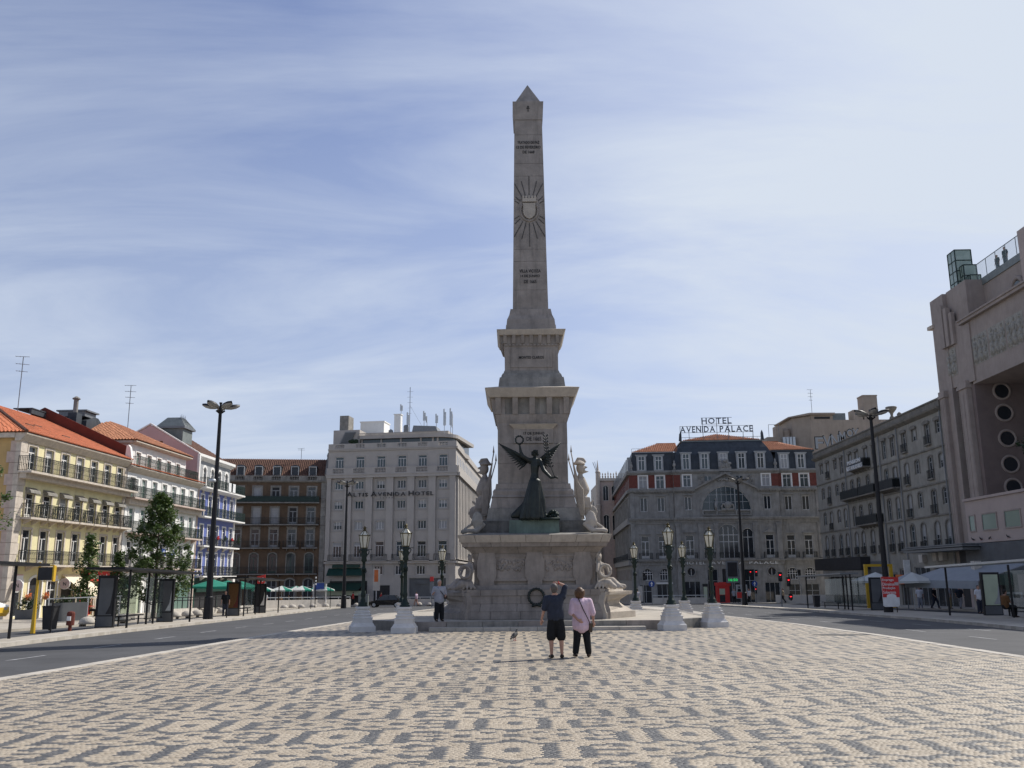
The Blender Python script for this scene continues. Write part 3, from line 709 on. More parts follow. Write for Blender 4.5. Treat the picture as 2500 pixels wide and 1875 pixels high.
# bronze wreath on the pedestal front
def torus(mb, c, r, w, n=28, k=6, wav=.0):
    pts = [(c[0] + r * math.cos(2 * math.pi * i / n), c[1], c[2] + r * math.sin(2 * math.pi * i / n)) for i in range(n + 1)]
    mb.tube(pts, [w * (1 + wav * ((i % 2) * 2 - 1)) for i in range(n + 1)], k, cap=False); return mb
mb = MB(); torus(mb, (MX + .04, MY - 3.04, .80), .31, .05, 36, 6, .22)
for k in range(7): mb.ell((MX + .04 + (k - 3) * .05, MY - 3.07, .47 - .02 * abs(k - 3) + .03), (.05, .05, .06), 6, 4)
o = build('bronze_wreath', mb, 'bronze', smooth=True); tag(o, 'round dark bronze wreath hung on the front of the pedestal', 'wreath')
o.location = (0, 0, 0)

# winged victory in bronze, standing on the green stained base
def victory():
    K = 38.1 / 36.9
    def p(x, z, y=38.05): return (x * K, y, 1.6 + (z - 1.6) * K)
    root = thing('victory_statue', 'dark bronze winged woman raising a wreath, standing in front of the obelisk pedestal', 'statue', (0.95, 38.05, 3.92))
    mb = MB()
    mb.ell(p(.92, 6.57), (.115, .13, .15), 12, 8)
    chain(mb, [p(.92, 6.50), p(.90, 6.30)], [.06, .085])
    chain(mb, [p(.90, 6.28), p(.91, 6.02), p(.90, 5.72), p(.88, 5.45)], [.15, .19, .155, .205], 12)
    chain(mb, [p(.74, 6.26), p(1.10, 6.24)], [.12, .12])
    chain(mb, [p(.70, 6.26), p(.42, 6.42, 37.95), p(.335, 6.62, 37.95), p(.30, 6.84, 37.95)], [.10, .085, .065, .045])   # raised arm
    chain(mb, [p(1.12, 6.24), p(1.27, 5.82, 37.85), p(1.55, 5.52, 37.75), p(1.68, 5.52, 37.7)], [.10, .085, .06, .045])   # lowered arm
    mb.ell(p(.295, 6.91, 37.95), (.05, .05, .06), 8, 6); mb.ell(p(1.75, 5.53, 37.66), (.07, .05, .04), 8, 6)
    for k in range(4): cap(mb, p(.27 + .018 * k, 6.92, 37.95), p(.26 + .02 * k, 6.98, 37.95), .014, .011, 6); cap(mb, p(1.76, 5.54 - .02 * k, 37.66), p(1.84, 5.54 - .03 * k, 37.62), .016, .012, 6)
    # gown: falling folds that spread towards the hem
    for k in range(15):
        t = k / 14; a = R(200 + 140 * t)
        xt, yt = .90 * K + .17 * math.cos(a), 38.05 + .15 * math.sin(a)
        xb, yb = (.36 + .86 * t) * K + .08 * math.sin(k * 2.3), 38.10 + .36 * math.sin(a)
        xm, ym = xt * .45 + xb * .55 + .03 * math.sin(k), yt * .5 + yb * .5
        chain(mb, [(xt, yt, 5.52), (xm, ym, 4.75), (xb, yb, 3.99)], [.10, .105 + .02 * (k % 2), .085 + .03 * (k % 3 == 0)], 8)
    chain(mb, [p(.90, 5.4, 38.15), p(.82, 4.6, 38.2), p(.58, 4.05, 38.25)], [.2, .36, .40]); chain(mb, [p(.95, 4.7, 38.2), p(1.0, 4.05, 38.2)], [.2, .26])
    for k in range(9): chain(mb, [p(.75 - .03 * k, 5.0 - .06 * k, 38.2), p(.42 - .052 * k, 4.02, 38.2)], [.11, .11], 8)
    me = bake('body', mb, .022, 'bronze', 2); b = put('body', me, root, (-.95, -38.05, -3.92))
    for sg, tip, ln in ((-1, p(-.58, 7.02, 38.35), 13), (1, p(2.02, 7.05, 38.35), 13)):
        mb = MB(); sh_ = Vector(p(.90 + sg * .13, 6.20, 38.25)); tp = Vector(tip)
        for k in range(ln):
            t = k / (ln - 1); st = sh_.lerp(tp, .10 + .50 * t); en = sh_.lerp(tp, .38 + .62 * t) + Vector((0, 0, -.62 * (1 - t) ** 1.1 * (1 if t < .96 else 0)))
            en.y += .02 * k / ln
            mb.tube([tuple(st), tuple(st.lerp(en, .5) + Vector((0, 0, -.015))), tuple(en)], [.05 * (1 - .5 * t), .06 * (1 - .4 * t), .012], 5)
        mb.tube([tuple(sh_), tuple(sh_.lerp(tp, .5) + Vector((0, 0, .03))), tuple(tp)], [.10, .065, .015], 6)
        o = build('wing', mb, 'bronze', root, (-.95, -38.05, -3.92), smooth=True)
    mb = MB(); c = p(.285, 7.10, 37.93); torus(mb, c, .165, .036, 24, 6, .35)
    build('held_wreath', mb, 'bronze', root, (-.95, -38.05, -3.92), smooth=True)
    mb = MB(); a = Vector(p(1.70, 5.55, 37.68)); e = Vector(p(1.36, 7.2, 37.75)); 
    pts = [a.lerp(e, t) + Vector((-.10 * math.sin(t * 3.1), 0, 0)) for t in np.linspace(0, 1, 14)]
    mb.tube([tuple(q) for q in pts], .016, 5)
    for k, q in enumerate(pts[3:]):
        for sg in (-1, 1): mb.ell((q.x + sg * .07, q.y, q.z + .06), (.075, .02, .028), 6, 4, X=Matrix.Rotation(-sg * .9, 3, 'Y'))
    build('palm_frond', mb, 'bronze', root, (-.95, -38.05, -3.92), smooth=True)
    mb = MB(); random.seed(9)
    for k in range(60):
        a = random.random() * 6.28; r = .10 + .03 * random.random(); mb.ell((.95 + r * math.cos(a), 38.03 + r * math.sin(a), 6.72 + random.uniform(-.08, .10) + .0), (.04, .04, .045), 5, 3)
    build('hair', mb, 'bronze', root, (-.95, -38.05, -3.92), smooth=True)
    mb = MB()
    for k in range(26):
        t = random.random(); mb.ell((1.25 + .62 * t, 37.95 + .2 * random.random(), 3.98 + .55 * random.random() * (1 - abs(t - .5) * 1.3)), (.08, .07, .08), 6, 4)
    mb.box(1.05, 1.95, 37.75, 38.2, 3.90, 3.99)
    build('trophy_heap', mb, 'green bronze', root, (-.95, -38.05, -3.92), smooth=True)
victory()
# stone trophies of arms at the two sides, seated figures and shells on the corners; sunny side coloured paler, shaded side darker
def trophy(sx, label):
    X = MX + sx * 1.92; Y0 = 40.0
    root = thing('armour_trophy', label, 'sculpture', (X, Y0, 3.92))
    mb = MB(); P = lambda x, y, z: (sx * x, y, z)
    mb.ell(P(.22, 0, 2.38), (.20, .22, .27), 12, 8)                                   # helmet
    mb.lathe([(.30, 2.55), (.24, 2.63), (.10, 2.75), (.03, 2.80)], 12, sx * .16, 0)
    chain(mb, [P(.0, 0, 2.62), P(.12, 0, 2.80), P(.34, 0, 2.78), P(.46, 0, 2.66)], [.05, .07, .07, .03])
    mb.prism([(sx * .30, 2.30), (sx * .56, 2.42), (sx * .34, 2.50)], -.07, .07)        # visor and chin guard
    mb.prism([(sx * .28, 2.12), (sx * .58, 2.22), (sx * .34, 2.30)], -.08, .08)
    chain(mb, [P(.20, 0, 2.05), P(.18, 0, 1.85)], [.12, .20])
    chain(mb, [P(.20, 0, 1.82), P(.30, 0, 1.42), P(.26, 0, 1.20)], [.24, .30, .22], 12)  # cuirass
    chain(mb, [P(.24, 0, 1.15), P(.30, 0, .75)], [.24, .30], 12)
    chain(mb, [P(.12, -.22, 1.78), P(.02, -.30, 1.35), P(.10, -.3, 1.05)], [.12, .10, .07])
    for k in range(10): cap(mb, P(.02 + .06 * k, -.2, 1.05), P(0.0 + .068 * k, -.24, .62), .04, .035, 6)
    chain(mb, [P(.2, 0, .7), P(.16, 0, .2), P(.1, -.1, .02)], [.2, .16, .12])
    mb.ell(P(.62, -.15, .42), (.30, .09, .32), 12, 6); chain(mb, [P(.45, -.1, .62), P(.72, -.1, .92)], [.05, .05]); chain(mb, [P(.2, -.2, .5), P(.55, -.2, .8)], [.04, .04])
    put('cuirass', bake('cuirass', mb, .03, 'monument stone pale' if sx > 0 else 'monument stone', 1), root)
    mb = MB()
    for k, (dx, tz, ty) in enumerate(((-.20, 3.05, -.25), (-.30, 2.7, -.1))):
        mb.tube([P(.30 + .1 * k, -.4, .1), P(dx, ty, tz)], .025, 6); mb.lathe([(.02, tz), (.05, tz + .04), (.035, tz + .12), (.004, tz + .34)], 6, sx * dx, ty)
    build('spear', mb, 'monument stone', root, smooth=True)
    mb = MB()
    mb.prism([(sx * -.10, 2.35), (sx * -.2, 2.95), (sx * .06, 1.9), (sx * .30, .95), (sx * .32, .25), (sx * .10, .30), (sx * -.12, 1.2)], -.42, -.34)
    for k in range(5): mb.tube([P(-.15 + .03 * k, -.42, 2.6 - .2 * k), P(.02 + .06 * k, -.44, 1.4), P(.10 + .05 * k, -.43, .35)], [.02, .035, .03], 5)
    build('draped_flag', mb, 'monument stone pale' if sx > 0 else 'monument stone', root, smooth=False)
trophy(-1, 'shaded stone trophy of arms with helmet on the left side of the monument')
trophy(1, 'sunlit stone trophy of arms with helmet on the right side of the monument')
def shell(sx, label):
    root = thing('shell_scroll', label, 'sculpture', (MX + sx * 2.45, 38.0, 3.38))
    mb = MB()
    for k in range(11):
        a = R(60 + 70 * k / 10)
        chain(mb, [(sx * -.05, 0, .10), (sx * (-.05 + .35 * math.cos(a)), -.05, .1 + .42 * math.sin(a)), (sx * (-.05 + .30 * math.cos(a) - .02), .06, .1 + .78 * math.sin(a))], [.05, .06, .03], 6)
    chain(mb, [(sx * -.35, 0, .35), (sx * -.05, -.1, .08), (sx * .30, -.1, .10), (sx * .52, -.05, .06)], [.08, .10, .08, .10])
    chain(mb, [(sx * -.2, 0, .62), (sx * .12, 0, .40), (sx * .42, 0, .20)], [.05, .06, .05])
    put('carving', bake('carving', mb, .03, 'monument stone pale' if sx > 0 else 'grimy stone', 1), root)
shell(-1, 'carved shell scroll on the left corner of the pedestal cornice')
shell(1, 'carved shell scroll on the right corner of the pedestal cornice')
def seated(sx, label):
    root = thing('seated_figure', label, 'sculpture', (MX + sx * 2.78, 38.05, 1.10)); root.scale = (.92, .92, .98)
    mb = MB(); P = lambda x, y, z: (sx * x, y, z)
    mb.ell(P(-.12, -.05, 1.28), (.11, .13, .15), 10, 7)
    for k in range(9): mb.ell(P(-.14 + .1 * math.cos(k), -.05 + .1 * math.sin(k), 1.36 + .05 * math.sin(k * 2)), (.05, .05, .06), 6, 4)
    chain(mb, [P(-.12, 0, 1.12), P(-.10, 0, .90), P(-.05, 0, .45), P(.05, 0, .18)], [.09, .18, .17, .22])
    chain(mb, [P(-.20, -.12, 1.0), P(-.24, -.32, .72), P(.02, -.42, .55)], [.08, .07, .05]); chain(mb, [P(.02, 0, 1.0), P(.22, -.1, .85), P(.28, -.25, .60)], [.08, .07, .05])
    chain(mb, [P(.05, -.1, .25), P(.42, -.25, .30), P(.72, -.2, .10), P(.95, -.2, .08)], [.20, .17, .12, .10])
    chain(mb, [P(-.1, -.15, .2), P(.25, -.42, .22), P(.5, -.45, .06)], [.19, .16, .1])
    for k in range(8): chain(mb, [P(-.2 + .1 * k, -.32, .28), P(-.35 + .17 * k, -.44, .04)], [.05, .06], 6)
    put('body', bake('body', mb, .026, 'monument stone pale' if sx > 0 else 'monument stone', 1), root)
    mb = MB()
    for k in range(7): mb.tube([P(-.18, .12, .95), P(-.36 - .03 * k, .14, 1.15 - .08 * k), P(-.50 - .01 * k, .12, 1.28 - .15 * k)], [.05, .05, .012], 5)
    build('wing', mb, 'monument stone', root, smooth=True)
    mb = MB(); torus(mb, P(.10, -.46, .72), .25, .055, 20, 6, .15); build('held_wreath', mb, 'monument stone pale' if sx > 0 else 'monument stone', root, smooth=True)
seated(-1, 'shaded stone figure seated on the left corner of the pedestal')
seated(1, 'sunlit stone figure with a wreath seated on the right corner of the pedestal')

# ================================================================ BUILDINGS
_wc = {}
def arcpts(w, h, rise, n=8):
    "points of an arched head: half width w/2 at height h-rise up to h in the middle"
    if rise >= w / 2 - 1e-6:
        return [(-w / 2 * math.cos(math.pi * i / n), h - w / 2 + w / 2 * math.sin(math.pi * i / n)) for i in range(n + 1)]
    r = (w * w / 4 + rise * rise) / (2 * rise); a = math.asin(w / 2 / r)
    return [(r * math.sin(-a + 2 * a * i / n), h - r + r * math.cos(-a + 2 * a * i / n)) for i in range(n + 1)]
class Bld:
    def __init__(s, name, label, cat, A, ang, zb=None):
        s.A = A; s.zb = gz(A[1]) if zb is None else zb
        s.root = thing(name, label, cat, (A[0], A[1], s.zb), R(ang))
    def part(s, name, mb, mats, par=None, **k):
        if par is None: return build(name, mb, mats, s.root, (0, 0, -s.zb), **k)
        o = build(name, mb, mats, par, **k); o.location = -Vector(par.location) + Vector((0, 0, -s.zb)); return o
    def box(s, name, x0, x1, y0, y1, z0, z1, mat, par=None):
        mb = MB(); mb.box(x0, x1, y0, y1, z0, z1); return s.part(name, mb, mat, par)
    def wall(s, u0, u1, z0, z1, ops, mat, y=0.0, dep=.24, name='wall'):
        us = sorted({u0, u1} | {v for o in ops for v in (o[0], o[1]) if u0 < v < u1}); zs = sorted({z0, z1} | {v for o in ops for v in (o[2], o[3]) if z0 < v < z1})
        mb = MB()
        for i in range(len(us) - 1):
            run = None
            for j in range(len(zs) - 1):
                cu, cz_ = (us[i] + us[i + 1]) / 2, (zs[j] + zs[j + 1]) / 2
                if any(o[0] < cu < o[1] and o[2] < cz_ < o[3] for o in ops): continue
                mb.quad((us[i], y, zs[j]), (us[i + 1], y, zs[j]), (us[i + 1], y, zs[j + 1]), (us[i], y, zs[j + 1]))
        for (a, b, c, d) in ops:
            e = y + dep
            mb.quad((a, y, c), (a, e, c), (a, e, d), (a, y, d)); mb.quad((b, y, c), (b, y, d), (b, e, d), (b, e, c))
            mb.quad((a, y, d), (a, e, d), (b, e, d), (b, y, d)); mb.quad((a, y, c), (b, y, c), (b, e, c), (a, e, c))
        return s.part(name, mb, mat)
    def win(s, u, z0, z1, w, style='fr', surr=None, pane='glass dark', frame='window white', y=0.0, rise=0.0, wallmat=None, sw=.14, name='window', curtain=None, hood=None):
        h = z1 - z0; key = ('f', round(w, 2), round(h, 2), style, frame, round(rise, 2), wallmat)
        if key not in _wc:
            mb = MB(); t = .06; Y0, Y1 = .10, .17
            a, b = -w / 2, w / 2
            if rise:
                ap = arcpts(w, h, rise)
                for (p, q) in zip(ap[:-1], ap[1:]): mb.hexa([(p[0], Y0, p[1] - t * 1.1), (q[0], Y0, q[1] - t * 1.1), (q[0], Y1, q[1] - t * 1.1), (p[0], Y1, p[1] - t * 1.1), (p[0], Y0, p[1]), (q[0], Y0, q[1]), (q[0], Y1, q[1]), (p[0], Y1, p[1])])
                sp = MB()
                hh = h - rise
                mb.box(a, a + t, Y0, Y1, 0, hh); mb.box(b - t, b, Y0, Y1, 0, hh)
            else:
                mb.box(a, a + t, Y0, Y1, 0, h); mb.box(b - t, b, Y0, Y1, 0, h); mb.box(a + t, b - t, Y0, Y1, h - t, h); hh = h
            mb.box(a + t, b - t, Y0, Y1, 0, t)
            top = h - t if not rise else h - t - rise * .25
            def vbar(x, z_0=t, z_1=None, th=.05): mb.box(x - th / 2, x + th / 2, Y0 + .005, Y1 - .005, z_0, top if z_1 is None else z_1)
            def hbar(z, th=.05): mb.box(a + t, b - t, Y0 + .008, Y1 - .008, z - th / 2, z + th / 2)
            if style == 'fr':
                T = h * .76; hbar(T, .07); vbar(0, t, T - .035, .09); hbar(h * .40, .035)
                for q in (-w * .25, w * .25): pass
                mb.box(a + t, -.045, Y0 + .01, Y1 - .01, t, h * .13); mb.box(.045, b - t, Y0 + .01, Y1 - .01, t, h * .13)
            elif style == 'sash': hbar(h * .74, .05); vbar(0, th=.07); hbar(h * .37, .03)
            elif style == 'tri': vbar(-w / 6, th=.06); vbar(w / 6, th=.06)
            elif style == 'triT': hbar(h * .74, .06); vbar(-w / 6, t, h * .74, .06); vbar(w / 6, t, h * .74, .06)
            elif style == 'plain': vbar(0, th=.07)
            elif style == 'cross': vbar(0, th=.07); hbar(h * .70, .06)
            elif style == 'arcade':
                for q in (-.25, 0, .25): vbar(q * w, th=.06)
                hbar(h * .48, .06); hbar(h * .68, .06)
            elif style == 'none': pass
            me = mb.mesh('window', [frame])
            pb = MB()
            if rise:
                ap = arcpts(w - .04, h - .02, rise * .98); pb.prism([(a + .02, .02), (b - .02, .02)] + ap[::-1], .13, .145)
            else: pb.box(a + .02, b - .02, .13, .145, .02, h - .02)
            _wc[key] = (me, pb)
        me, pb = _wc[key]
        f = put(name, me, s.root, (u, y, z0 - s.zb))
        pk = ('p', key, pane)
        if pk not in _wc: _wc[pk] = pb.mesh('pane', [pane])
        put('pane', _wc[pk], f)
        if curtain is not None:
            ck = ('c', round(w, 2), round(h, 2), curtain)
            if ck not in _wc:
                cb = MB(); cb.box(-w / 2 + .07, w / 2 - .07, .118, .126, h * (1 - curtain), h - .07); _wc[ck] = cb.mesh('blind', ['curtain'])
            put('blind', _wc[ck], f)
        if rise and wallmat:
            sk = ('s', key)
            if sk not in _wc:
                sp = MB(); ap = arcpts(w, h, rise); k = len(ap) // 2; e = .005
                L = [(-w / 2, h + .0), (0, h + .0)] + [ap[i] for i in range(k, -1, -1)]
                sp.prism([( -w / 2 - e, h + e), (0, h + e)] + [ap[i] for i in range(k, -1, -1)], .001, .10)
                sp.prism([(0, h + e), (w / 2 + e, h + e)] + [ap[i] for i in range(len(ap) - 1, k - 1, -1)], .001, .10)
                _wc[sk] = sp.mesh('spandrel', [wallmat])
            put('spandrel', _wc[sk], f)
        if surr:
            k2 = ('b', round(w, 2), round(h, 2), surr, sw, round(rise, 2), hood)
            if k2 not in _wc:
                sb = MB(); a, b = -w / 2, w / 2
                hh = h - rise
                sb.box(a - sw, a, -.05, .03, -.02, hh); sb.box(b, b + sw, -.05, .03, -.02, hh)
                if rise:
                    ap = arcpts(w, h, rise); aq = arcpts(w + 2 * sw, h + sw, rise if rise < w / 2 - .001 else w / 2 + sw)
                    for i in range(len(ap) - 1):
                        p, q, r_, t_ = ap[i], ap[i + 1], aq[i + 1], aq[i]
                        sb.hexa([(p[0], -.05, p[1]), (q[0], -.05, q[1]), (q[0], .03, q[1]), (p[0], .03, p[1]), (t_[0], -.05, t_[1]), (r_[0], -.05, r_[1]), (r_[0], .03, r_[1]), (t_[0], .03, t_[1])])
                else: sb.box(a - sw, b + sw, -.052, .03, h, h + sw)
                if hood == 'flat': sb.box(a - sw - .08, b + sw + .08, -.20, .02, h + sw + .10, h + sw + .22); sb.box(a - sw, b + sw, -.08, .02, h + sw, h + sw + .10)
                if hood == 'gable':
                    sb.prism([(a - sw - .15, h + sw + .12), (b + sw + .15, h + sw + .12), (0, h + sw + .62)], -.22, .02); sb.box(a - sw, b + sw, -.08, .02, h + sw, h + sw + .12)
                if hood == 'curve':
                    ap = arcpts(w + 2 * sw + .3, .52, .45); sb.prism([(p[0], p[1] + h + sw + .12) for p in ap], -.22, .02); sb.box(a - sw, b + sw, -.08, .02, h + sw, h + sw + .12)
                if hood == 'brow':
                    ap = arcpts(w + .36, .22, .14); n_ = len(ap); sb.prism([(p[0], p[1] + h + .02) for p in ap] + [(ap[-1][0], h - .1), (ap[0][0], h - .1)], -.18, -.06)
                if hood == 'sill': sb.box(a - sw, b + sw, -.10, .02, -.12, -.02)
                _wc[k2] = sb.mesh('surround', [surr])
            put('surround', _wc[k2], f)
        return f
    def op(s, u, z0, z1, w): return (u - w / 2, u + w / 2, z0, z1)
    def balcony(s, u0, u1, z, d=.75, rail=.95, mat='trim stone', iron='railing iron', th=.14, ends=True, solid=False, pitch=.115, y=0.0, slab=True, brackets=0):
        L = u1 - u0; key = ('bal', round(L, 2), d, rail, mat, iron, th, solid, brackets, pitch)
        if key not in _wc:
            mb = MB(); mb.box(0, L, -d, 0.02, -th, 0)
            for k in range(brackets):
                x = L * (k + .5) / brackets; mb.prism([(-d * .8, -th), (0, -th), (0, -th - .32), (-d * .15, -th - .28)], x - .06, x + .06, 'x')
            sl = mb.mesh('balcony', [mat])
            rb = MB(); e = -d + .05
            def run(p, q):
                rb.bar((*p, rail), (*q, rail), .045); rb.bar((*p, .07), (*q, .07), .03); rb.bar((*p, rail - .14), (*q, rail - .14), .022)
                n = max(2, int(math.hypot(q[0] - p[0], q[1] - p[1]) / pitch))
                for i in range(n + 1):
                    t = i / n; x_, y_ = p[0] + (q[0] - p[0]) * t, p[1] + (q[1] - p[1]) * t
                    w_ = .03 if i % 9 else .05
                    rb.box(x_ - w_ / 2, x_ + w_ / 2, y_ - .01, y_ + .01, 0, rail)
                    if i % 2 and pitch < .13 and not solid: rb.box(x_ - .045, x_ + .045, y_ - .008, y_ + .008, rail * .36, rail * .42); rb.box(x_ - .045, x_ + .045, y_ - .008, y_ + .008, rail * .72, rail * .78)
                if solid: rb.hexa([(p[0], p[1] - .008, .08), (q[0], q[1] - .008, .08), (q[0], q[1] + .008, .08), (p[0], p[1] + .008, .08), (p[0], p[1] - .008, rail - .06), (q[0], q[1] - .008, rail - .06), (q[0], q[1] + .008, rail - .06), (p[0], p[1] + .008, rail - .06)])
            run((.04, e), (L - .04, e)); run((.04, e), (.04, 0)); run((L - .04, e), (L - .04, 0))
            _wc[key] = (sl, rb.mesh('railing', [iron], weld=False))
        sl, rl = _wc[key]
        b = put('balcony', sl, s.root, (u0, y, z - s.zb)); put('railing', rl, b); return b
    def body(s, u0, u1, y1, z0, z1, mat, y0=.30, name='side_wall'):
        mb = MB(); mb.box(u0, u1, y0, y1, z0, z1); return s.part(name, mb, mat)
def tiles(mb, O, U, V, L, tmax, tmin=lambda s: 0.0, pitch=.27, course=.40, m=0):
    O, U, V = Vector(O), Vector(U).normalized(), Vector(V).normalized(); N = U.cross(V).normalized()
    if N.z < 0: N = -N
    n = int(L / pitch); prof = [(0.0, .0), (.20, .075), (.50, .085), (.72, .0), (1.0, .0)]
    for i in range(n):
        s0 = i * L / n; sm = s0 + .4 * L / n; a, b = tmin(sm), tmax(sm)
        if b - a < .12: continue
        k = max(1, round((b - a) / course))
        for j in range(k):
            t0 = a + (b - a) * j / k; t1 = a + (b - a) * (j + 1) / k + (.03 if j < k - 1 else 0)
            vs = []
            for t, up in ((t0, .035), (t1, .0)):
                for (q, hgt) in prof: vs.append(tuple(O + U * (s0 + q * L / n) + V * t + N * (hgt + up)))
            q = len(prof)
            mb.add(vs, [(x, x + 1, x + 1 + q, x + q) for x in range(q - 1)] + [tuple(range(q))], m)
    return mb
def antenna(label, x, y, z, h, arms=4, rz=0.0):
    root = thing('roof_antenna', label, 'antenna', (x, y, z), rz); mb = MB(); mb.tube([(0, 0, 0), (0, 0, h)], .035, 5); build('mast', mb, 'grey metal', root)
    mb = MB()
    for k in range(arms):
        zz_ = h * (1 - .13 * k); L = .55 - .07 * k; mb.bar((-L, 0, zz_), (L * (1.0 if k else .8), .1, zz_ + .06 * (k == 0)), .03)
        for q in range(3): mb.bar((-L + q * L * .6, -.2, zz_), (-L + q * L * .6, .2, zz_), .018)
    build('aerial', mb, 'grey metal', root)

# ---------------------------------------------------------------- yellow house (left)
LANG = 87
def Lp(u): a = R(3); return (-33 + u * math.sin(a), 60 + u * math.cos(a))
Yb = Bld('yellow_house', 'pale yellow four storey house with orange tile roof and iron balconies', 'house', Lp(0), LANG)
cu = [1.39, 3.46, 5.53, 7.62, 9.72, 11.80, 13.88]; c2 = [1.62, 3.74, 5.86, 7.93, 9.98, 12.05, 14.1]; c3 = [1.66, 3.74, 5.86, 7.93, 9.98, 12.08, 14.14]
ops = [Yb.op(u, 8.80, 10.60, .98) for u in cu] + [Yb.op(u, 5.80, 7.42, 1.0) for u in c2] + [Yb.op(u, 2.66, 4.99, 1.02) for u in c3]
gops = [(.62, 1.72, -.75, 1.55), (2.55, 4.05, -.9, 1.85), (4.75, 6.05, -.5, 1.55), (6.55, 8.2, -.95, 1.6), (8.8, 11.3, -1.0, 1.45), (11.7, 14.5, -1.0, 1.45)]
Yb.wall(.75, 14.75, 2.3, 10.8, ops, 'yellow paint'); Yb.wall(.75, 14.75, -2.4, 2.3, gops, 'yellow paint')
Yb.body(.06, 14.95, 12, -2.4, 11.3, 'ochre paint')
for k in range(17):      # corner stones, alternate lengths, both faces
    z0 = -2.0 + k * .755; w = .80 if k % 2 else .66
    if z0 > 10.6: break
    mb = MB(); mb.box(-.10, w, -.07, .28, z0 + .012, min(z0 + .745, 10.8)); Yb.part('quoin_stone', mb, 'trim stone')
    mb = MB(); mb.box(-.09, .05, .285, .66 + .22 * (k % 2), z0 + .012, min(z0 + .745, 10.8)); Yb.part('quoin_stone', mb, 'pink ashlar')
for k in range(12):
    z0 = -2.0 + k * 1.06; mb = MB(); mb.box(14.62, 15.0, -.05, .25, z0 + .01, min(z0 + 1.05, 10.8)); Yb.part('quoin_stone', mb, 'trim stone')
random.seed(4)
for i, u in enumerate(cu): Yb.win(u, 8.80, 10.60, .98, 'fr', 'trim stone', curtain=[None, .3, None, .3, None, None, None][i])
for i, u in enumerate(c2):
    Yb.win(u, 5.80, 7.42, 1.0, 'fr', 'trim stone', curtain=.66 if i == 2 else (.15 if i in (3, 4) else None))
    mb = MB(); mb.hexa([(u - .60, -.40, 7.40), (u + .60, -.40, 7.40), (u + .62, 0, 7.40), (u - .62, 0, 7.40), (u - .60, -.36, 7.58), (u + .60, -.36, 7.58), (u + .62, 0, 7.80), (u - .62, 0, 7.80)]); Yb.part('window_hood', mb, 'grimy stone')
for i, u in enumerate(c3): Yb.win(u, 2.66, 4.99, 1.02, 'fr', 'trim stone', pane='glass dark')
Yb.balcony(-.15, 15.3, 8.78, 1.0, .98, brackets=0); Yb.box('balcony_cove', 0, 15.0, -.55, .0, 8.30, 8.64, 'trim stone')
for i, u in enumerate(c2): Yb.balcony(u - .95, u + .97, 5.76, .8, .92, brackets=2)
Yb.balcony(.95, 15.0, 2.66, .8, .92, brackets=7)
mb = MB(); mb.prism([(0, 10.78), (-.10, 10.80), (-.34, 11.08), (-.48, 11.22), (-.50, 11.32), (.3, 11.32), (.3, 10.78)], -.3, 15.0, 'x'); Yb.part('cornice', mb, 'trim stone')
mb = MB(); mb.box(-.34, .0, .31, 12, 11.0, 11.32); Yb.part('cornice', mb, 'trim stone')
mb = MB()
sl = Vector((0, 8.0, 3.55)); Ls = sl.length
tiles(mb, (-.45, -.55, 11.34), (1, 0, 0), (0, 8.0, 3.55), 15.45, lambda s: min(Ls, s * 1.10))
tiles(mb, (-.45, 13, 11.34), (0, -1, 0), (8.0, 0, 3.55), 13.5, lambda s: min(Ls, (13.5 - s) * 1.10, s * 1.3 + 1))
mb.quad((-.42, -.52, 11.33), (15, -.52, 11.33), (15, 7.4, 14.84), (7.5, 7.4, 14.84)); mb.quad((-.42, -.52, 11.33), (7.5, 7.4, 14.84), (7.5, 12, 14.8), (-.42, 13, 11.33)); mb.quad((7.5, 7.4, 14.84), (15, 7.4, 14.84), (15, 14, 12), (7.5, 14, 12))
Yb.part('roof', mb, 'terracotta')['kind'] = 'stuff'
mb = MB(); q0 = Vector((-.45, -.55, 11.40)); q1 = Vector((7.5, 7.4, 14.93))
for k in range(26): mb.tube([tuple(q0.lerp(q1, k / 26)), tuple(q0.lerp(q1, (k + 1.15) / 26) + Vector((0, 0, .02)))], [.13, .10], 6)
Yb.part('hip_tiles', mb, 'old brown tile')
for (x, t) in ((3.3, 2.6), (5.2, 3.2), (7.0, 1.9)):
    mb = MB(); mb.box(x, x + 1.0, 0, .12, 0, .10); o = Yb.part('roof_slit', mb, 'old brown tile'); o.location = (0, -.55 + 8 * t / Ls, 11.42 - Yb.zb + 3.55 * t / Ls)
mb = MB(); mb.prism([(-.35, 11.0), (.1, 12.55), (7.58, 16.0), (12.5, 13.5), (12.5, 11.0)], 14.98, 15.16, 'x'); Yb.part('firewall', mb, 'red firewall')
mb = MB(); mb.prism([(-.38, 11.5), (-.2, 12.45), (-.02, 12.68), (.12, 12.6), (.2, 11.5)], 14.93, 15.24, 'x'); Yb.part('firewall_scroll', mb, 'white trim')
